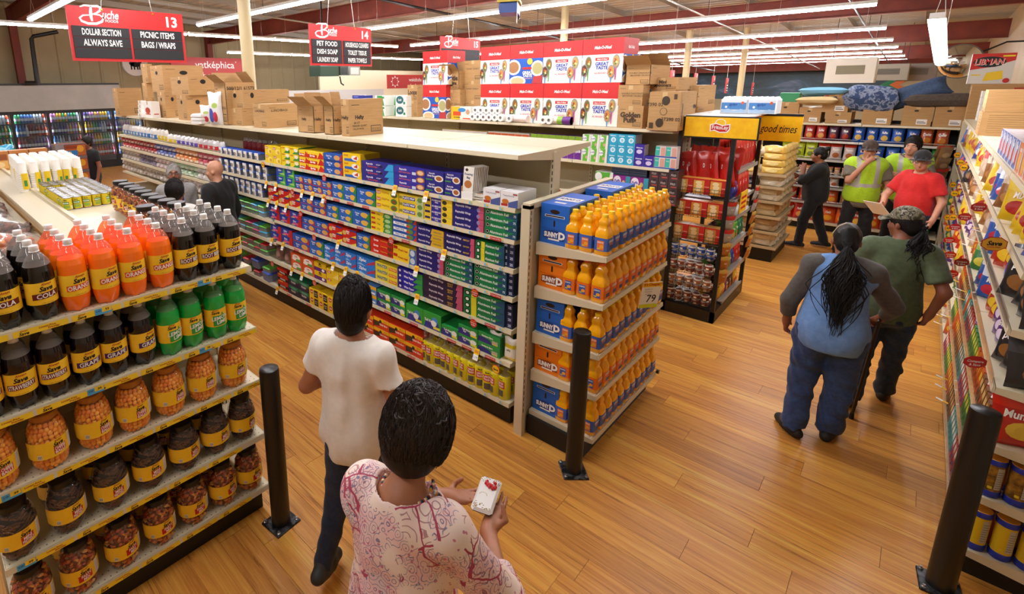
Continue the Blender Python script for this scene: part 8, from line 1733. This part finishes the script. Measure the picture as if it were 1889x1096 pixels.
# ---- woman in blue raglan with cane
def pony(top, m, mg=None, L=.5, seed=1, wid=.05, base=(0, -.1, -.02), n=90, lean=0, out=.05):
    def fn(t, hp_, HM, q, vox):
        S = SD(); S.ell(hp_(0, -.014, .034), A_(.086, .104, .108)*q, HM, .02); S.ell(hp_(0, -.07, -.03), A_(.066, .05, .06)*q, HM, .03); S.sub.append(('e', hp_(0, .13, -.05), A_(.085, .095, .12)*q, HM, .01))
        zs = HM@A_(0, 0, 1); yc = HM@A_(0, 1, 0); c0 = hp_(0, 0, 0)
        to_obj(S.mesh(vox*.8, wrinkle(.0025, seed, 70, .3)), 'hair', m, t, (lambda c: (((c-c0)@zs > .062*q+.02*q*np.sin(9*c[:, 0]*6)) & ((c-c0)@yc > -.09*q)).astype(int)) if mg else None, [m, mg] if mg else None)
        rr = random.Random(seed); k = MB(); b = hp_(*base)
        for i in range(n):
            l = L*rr.uniform(.55, 1.08); P = [b+A_(rr.gauss(0, .012), rr.gauss(0, .01), rr.gauss(0, .012))]; ph = rr.random()*6; ox, oy = rr.gauss(0, wid), rr.gauss(0, wid*.3)
            for j in range(1, 17):
                f = j/16; P.append(b+rotm(0, -lean)@A_(ox*min(1, 1.8*f)*(1-.75*max(0, f-.55)/.45*(wid > .04))+.02*math.sin(9*f+ph)*min(1, 2*f), -out*min(1, 2.2*f)**.7+oy*f+.01*math.cos(7*f+ph), -l*f))
            k.tube([tuple(p) for p in P], [.0046*(1-.8*(j/16)**1.5)+.0005 for j in range(17)], m, 4, True, False)
        o = k.build('ponytail', t); k = MB(); k.tube([tuple(b+A_(-.02, -.005, .0)), tuple(b+A_(.02, -.005, 0))], .022, m, 8); k.build('hair_tie', t)
    return fn
HB = (4.52, .235)
bt_, J, hp_, loc = person('woman in a blue shirt with grey sleeves, long black ponytail, leaning on a cane', HB, 6, 1.64, .0105, SKIN2, (1.0, 1.15, 1.1), lean=.2,
    pose=dict(elL=(-.275, .04, 1.08), wrL=(-.275, .10, .88), elR=('w', 4.80, -.06, 1.05), wrR=('w', 4.92, .0, .9), knL=(-.12, .02, .48), anL=(-.13, -.06, .085), foL=(-.7, 1, 0), knR=(.1, .04, .48), anR=(.09, .04, .085), foR=(.2, 1, 0)),
    hands=dict(R=dict(d=(-.2, .8, -.5), n=(0, -.3, -1), t=(-1, .2, 0), c=.9, th=.5)), head=(4, 12, 0), shirt=[dict(m=cloth('blue_jersey', '#5f86bc', '#6f96cb', 30), t=.02, loose=.012, hem=.76, sleeve=1.72, sw=.02, sleevem=cloth('grey_jersey', '#4c4844', '#5a5651', 40), neck=.07, flare=1.12, wr=.005)], pants=dict(m=JEANB, w=.03, cuff=.066, len=.02, wr=.008), shoes=('#1d1a17', '#1a1714'), hair=pony(0, HBLK, HGRB, .6, 3, .05, lean=.2, out=.10, n=330), seed=31, face=False)
k = MB(); k.tube([tuple(hp_(-.085, .0, .045)), tuple(hp_(-.06, -.05, .105)), tuple(hp_(-.02, -.06, .135))], .005, mat('#cfc0a0', .4), 6); k.build('hair_clip', bt_)
c0 = onz(1570, 772, 0); cw = A_(4.945, .0, .875)
k = MB(); tag_o = thing('walking_cane', 'dark wooden walking cane in the hand of the ponytailed woman', 'cane', (c0[0], c0[1], 0))
d = cw-A_(c0[0], c0[1], 0)
k.tube([(0, 0, .02), tuple(d*.97)], [.011, .012], mat('#2c1a10', .4), 10); k.build('shaft', tag_o); k = MB(); k.tube([(0, 0, 0), (0, 0, .05)], [.017, .014], mat('#15120f', .7), 10); k.build('rubber_tip', tag_o); k = MB(); k.tube([tuple(d*.97), tuple(d+A_(-.01, 0, .02)), tuple(d+A_(-.06, 0, .03)), tuple(d+A_(-.1, 0, .02))], .013, mat('#2c1a10', .4), 8); k.build('handle', tag_o)
# ---- man in green tee, camouflage cap
camo = NT('camouflage_cloth'); n = camo.noise(camo.pos((1, 1, 1), False), 22, 3, .6); camo.l(camo.ramp(n.outputs[0], [(.0, '#3a3a28'), (.42, '#5d5a42'), (.5, '#86806a'), (.58, '#332e22'), (.66, '#a29c8a')], 'CONSTANT'), camo.b.inputs['Base Color']); camo.b.inputs['Roughness'].default_value = .85
def cap(m, hairf, brim=True):
    def fn(t, hp_, HM, q, vox):
        hairf(t, hp_, HM, q, vox)
        S = SD(); S.ell(hp_(0, -.012, .05), A_(.09, .109, .1)*q, HM, .02); S.cut.append((HM@A_(0, -.1, -1), hp_(0, 0, .042)))
        if brim:
            for x in (-.045, 0, .045): S.cone(hp_(x, .085, .05), hp_(x*1.1, .165-.3*abs(x), .036), .014*q, .006*q, .02)
        to_obj(S.mesh(vox*.75, None), 'cap', m, t)
        k = MB(); n = 12; vs = []
        for r_, dz in ((.088, .0), (.13, -.004), (.168, -.014)):
            for i in range(n+1):
                a = PI*(.19+.62*i/n); vs.append(tuple(hp_(r_*.86*math.cos(a), r_*math.sin(a)*1.02, .05+dz-.02*abs(math.cos(a))**2)))
        vs += [tuple(A_(*v)-HM@A_(0, 0, .004)) for v in vs]; M1 = 3*(n+1); fs = []
        for j in range(2):
            for i in range(n):
                a = j*(n+1)+i; fs += [(a, a+1, a+n+2, a+n+1), (M1+a, M1+a+n+1, M1+a+n+2, M1+a+1)]
        fs += [(2*(n+1)+i, 2*(n+1)+i+1, M1+2*(n+1)+i+1, M1+2*(n+1)+i) for i in range(n)]
        k.add(vs, fs, m, True); k.build('cap_brim', t)
    return fn
gt, J, hp_, loc = person('man in green tee and camouflage cap with a black ponytail, looking left', (5.33, -.03), 0, 1.66, .0105, SKIN2, (1.08, 1.08, 1.02), lean=.05,
    pose=dict(elR=('w', 5.22, -.31, 1.1), wrR=('w', 5.26, -.26, .90), knR=('w', 5.42, -.12, .48), anR=('w', 5.52, -.11, .085), foR=(.05, 1, .0), knL=('w', 5.36, .07, .48), anL=('w', 5.18, .08, .10), foL=(-.25, 1, -.1), elL=('w', 5.38, .22, 1.12), wrL=('w', 5.5, .2, .95)),
    head=(58, 3, 0), shirt=[dict(m=cloth('green_jersey', '#4c5a3c', '#5a6848', 30), t=.018, loose=.014, hem=.80, sleeve=.75, sw=.024, neck=.068, flare=1.08, wr=.005)], pants=dict(m=JEAND, w=.016, cuff=.062, len=.02, wr=.007), shoes=('#2a2119', '#1c1814'), hair=cap(camo.m, pony(0, HBLK, None, .38, 7, .03, (.02, -.11, -.01), 150, lean=.05, out=.09)), seed=41)
# ---- woman in black
def bun(m):
    def fn(t, hp_, HM, q, vox):
        S = SD(); S.ell(hp_(0, -.014, .034), A_(.084, .102, .106)*q, HM, .02); S.ell(hp_(0, -.06, -.02), A_(.066, .05, .06)*q, HM, .03); S.ell(hp_(0, -.1, .105), A_(.045, .045, .04)*q, HM, .01); S.sub.append(('e', hp_(0, .13, -.05), A_(.085, .095, .12)*q, HM, .01))
        to_obj(S.mesh(vox*.8, wrinkle(.004, 3, 70, .5)), 'hair', m, t)
    return fn
person('woman all in black with a hair bun walking past the bread rack', (10.1, 1.02), 97, 1.60, .014, SKIN2, (1, 1.25, 1.05), pose=dict(elL=(-.16, .2, 1.16), wrL=(-.06, .2, 1.36), elR=(.2, .12, 1.12), wrR=(.06, .28, 1.22), knR=(.1, -.1, .49), anR=(.1, -.24, .1), knL=(-.1, .1, .49), anL=(-.1, .12, .085)), head=(0, 4, 0), shirt=[dict(m=BLKC, t=.016, loose=.01, hem=.82, sleeve=1.5, sw=.014, neck=.06, flare=1.05)], pants=dict(m=BLKC, w=.014, cuff=.055), shoes=('#141414', '#cfcac2'), hair=bun(HBLK), seed=51)
# ---- store hands in lime vests
KHK = cloth('khaki_shirt', '#6a6454', '#787160', 40); LIME = cloth('lime_mesh', '#a8d41a', '#bce62a', 60, .7); SILV = mat('#b4b2a8', .35)
def vmf(c): return ((np.abs(np.abs(c[:, 0])-.105) < .026) & (c[:, 2] > 1.08) | (np.abs(c[:, 2]-1.12) < .03)).astype(int)
vest = dict(m=LIME, mats=[LIME, SILV], mf=vmf, t=.038, loose=.018, hem=.84, sleeve=0, neck=.085, neckz=-.05, vee=.13, flare=1.06, name='safety_vest', wr=.004)
khk = dict(m=KHK, t=.018, loose=.012, hem=.76, sleeve=.8, sw=.03, neck=.06, vee=.06, flare=1.05)
person('man in a lime safety vest with his hand at his chin', (10.0, .47), 196, 1.75, .014, SKIN3, (1.02, 1.0, .95), pose=dict(elR=(.2, .14, 1.16), wrR=(.05, .21, 1.44), elL=(-.28, .0, 1.12), wrL=(-.26, .06, .88), knR=(.13, .02, .49), anR=(.16, 0, .085), anL=(-.14, 0, .085)), hands=dict(R=dict(d=(-.5, .1, .6), n=(0, -1, .2), t=(0, .3, 1), c=.7)), head=(-6, 8, 0), shirt=[khk, vest], pants=dict(m=BLKC, w=.016, cuff=.055), shoes=('#3a2c20', '#1c1814'), hair=cap(cloth('brown_cap', '#3a2c24', '#55443a', 25), hair_short(HDBR, .008, 0, seed=4, strand=80, L=.02)), seed=61)
person('younger man in a lime safety vest behind the red shirted man', (10.45, .03), 188, 1.79, .014, SKIN3, (1.02, 1.0, .95), pose=dict(elR=(.25, .1, 1.13), wrR=(-.04, .24, 1.16), elL=(-.25, .1, 1.13), wrL=(.06, .2, 1.2)), head=(-22, 0, 0), shirt=[khk, vest], pants=dict(m=BLKC, w=.014), shoes=('#3a2c20', '#1c1814'), hair=hair_short(HDBR, .012, .015, seed=6, strand=160, L=.03), seed=71)
rdm = cloth('red_jersey', '#c01a18', '#d0221e', 30)
rt, J, hp_, loc = person('stout man in a red tee and black cap holding white papers', (9.15, -.10), 148, 1.73, .014, SKIN3, (.95, 1.28, 1.0), pose=dict(elR=(.26, .12, 1.12), wrR=(.12, .36, 1.04), elL=(-.27, -.02, 1.12), wrL=(-.28, .1, .9)), head=(28, 2, 0), shirt=[dict(m=rdm, t=.016, loose=.01, hem=.83, sleeve=.72, sw=.022, neck=.066, flare=1.0, wr=.004)], pants=dict(m=JEAND, w=.014, cuff=.055), shoes=('#241c16', '#1c1814'), hair=cap(cloth('black_cap', '#0e0e10', '#1a1a1c', 25), hair_short(HGR, .004, 0, seed=4, strand=60, L=.02)), glasses='#6a5a4a', seed=81)
hd_ = math.radians(148); fw, rw = A_(math.cos(hd_), math.sin(hd_), 0), A_(math.sin(hd_), -math.cos(hd_), 0)
pw = A_(9.15, -.10, 0)+rw*.1+fw*.47+A_(0, 0, 1.0)
k = MB(); k.box(-.14, -.002, -.11, .14, .002, .11, mat('#f4f2ee', .6)); o = k.build('paper_sheet', None, tuple(pw)); o.rotation_euler = (-.7, .1, hd_-PI/2-.3); tag(o, 'white paper sheet in the hand of the red shirted man', 'paper')
# ---- group by the paper goods
PURP = cloth('purple_knit', '#3a1c62', '#482674', 40); GREY = cloth('grey_fleece', '#8a8682', '#9c9894', 40)
person('older woman with grey hair, glasses, purple top and grey jacket', (2.42, 6.75), 246, 1.66, .014, SKIN2, (1.05, 1.2, 1.1), head=(0, -14, 0), shirt=[dict(m=PURP, t=.016, loose=.008, hem=.84, sleeve=0, neck=.062, flare=1.02), dict(m=GREY, t=.03, loose=.012, hem=.8, sleeve=1.85, sw=.022, neck=.085, open=.1, name='jacket', flare=1.05)], pants=dict(m=BLKC, w=.012), hair=hair_short(HGR, .012, .012, seed=9, strand=200, L=.03, curl=.5), glasses='#2a2422', seed=91)
person('bald man in a black jacket talking beside the paper goods', (2.66, 6.02), 115, 1.765, .014, SKIN3, (1.15, 1.2, 1), head=(18, 4, 0), shirt=[dict(m=BLKC, t=.024, loose=.014, hem=.8, sleeve=1.9, sw=.024, neck=.07, flare=1.05, name='jacket', wr=.007)], pants=dict(m=BLKC, w=.014), seed=101)
person('dark haired person half hidden behind the black lidded jars', (1.98, 5.55), 60, 1.66, .014, SKIN2, (.95, 1.1, 1), head=(-18, 0, 0), shirt=[dict(m=cloth('white_cotton', '#cdc8c0', '#d8d4cc', 30), t=.018, loose=.01, hem=.84, sleeve=.6, sw=.02, neck=.07)], pants=dict(m=JEAN, w=.012), hair=hair_short(HDBR, .016, .012, seed=14, strand=260, L=.04), seed=111, face=False)
p = ony(166, 280, 11.9); person('person in black behind the cup stacks by drink cases', (p[0]-.02, 11.9), 200, 1.7, .02, SKIN2, (1, 1.1, 1), shirt=[dict(m=BLKC, t=.018, loose=.01, hem=.82, sleeve=.6, sw=.02, neck=.06)], pants=dict(m=BLKC, w=.012), hair=hair_short(HDBR, .014, .01, seed=15, strand=60, L=.03), seed=121)
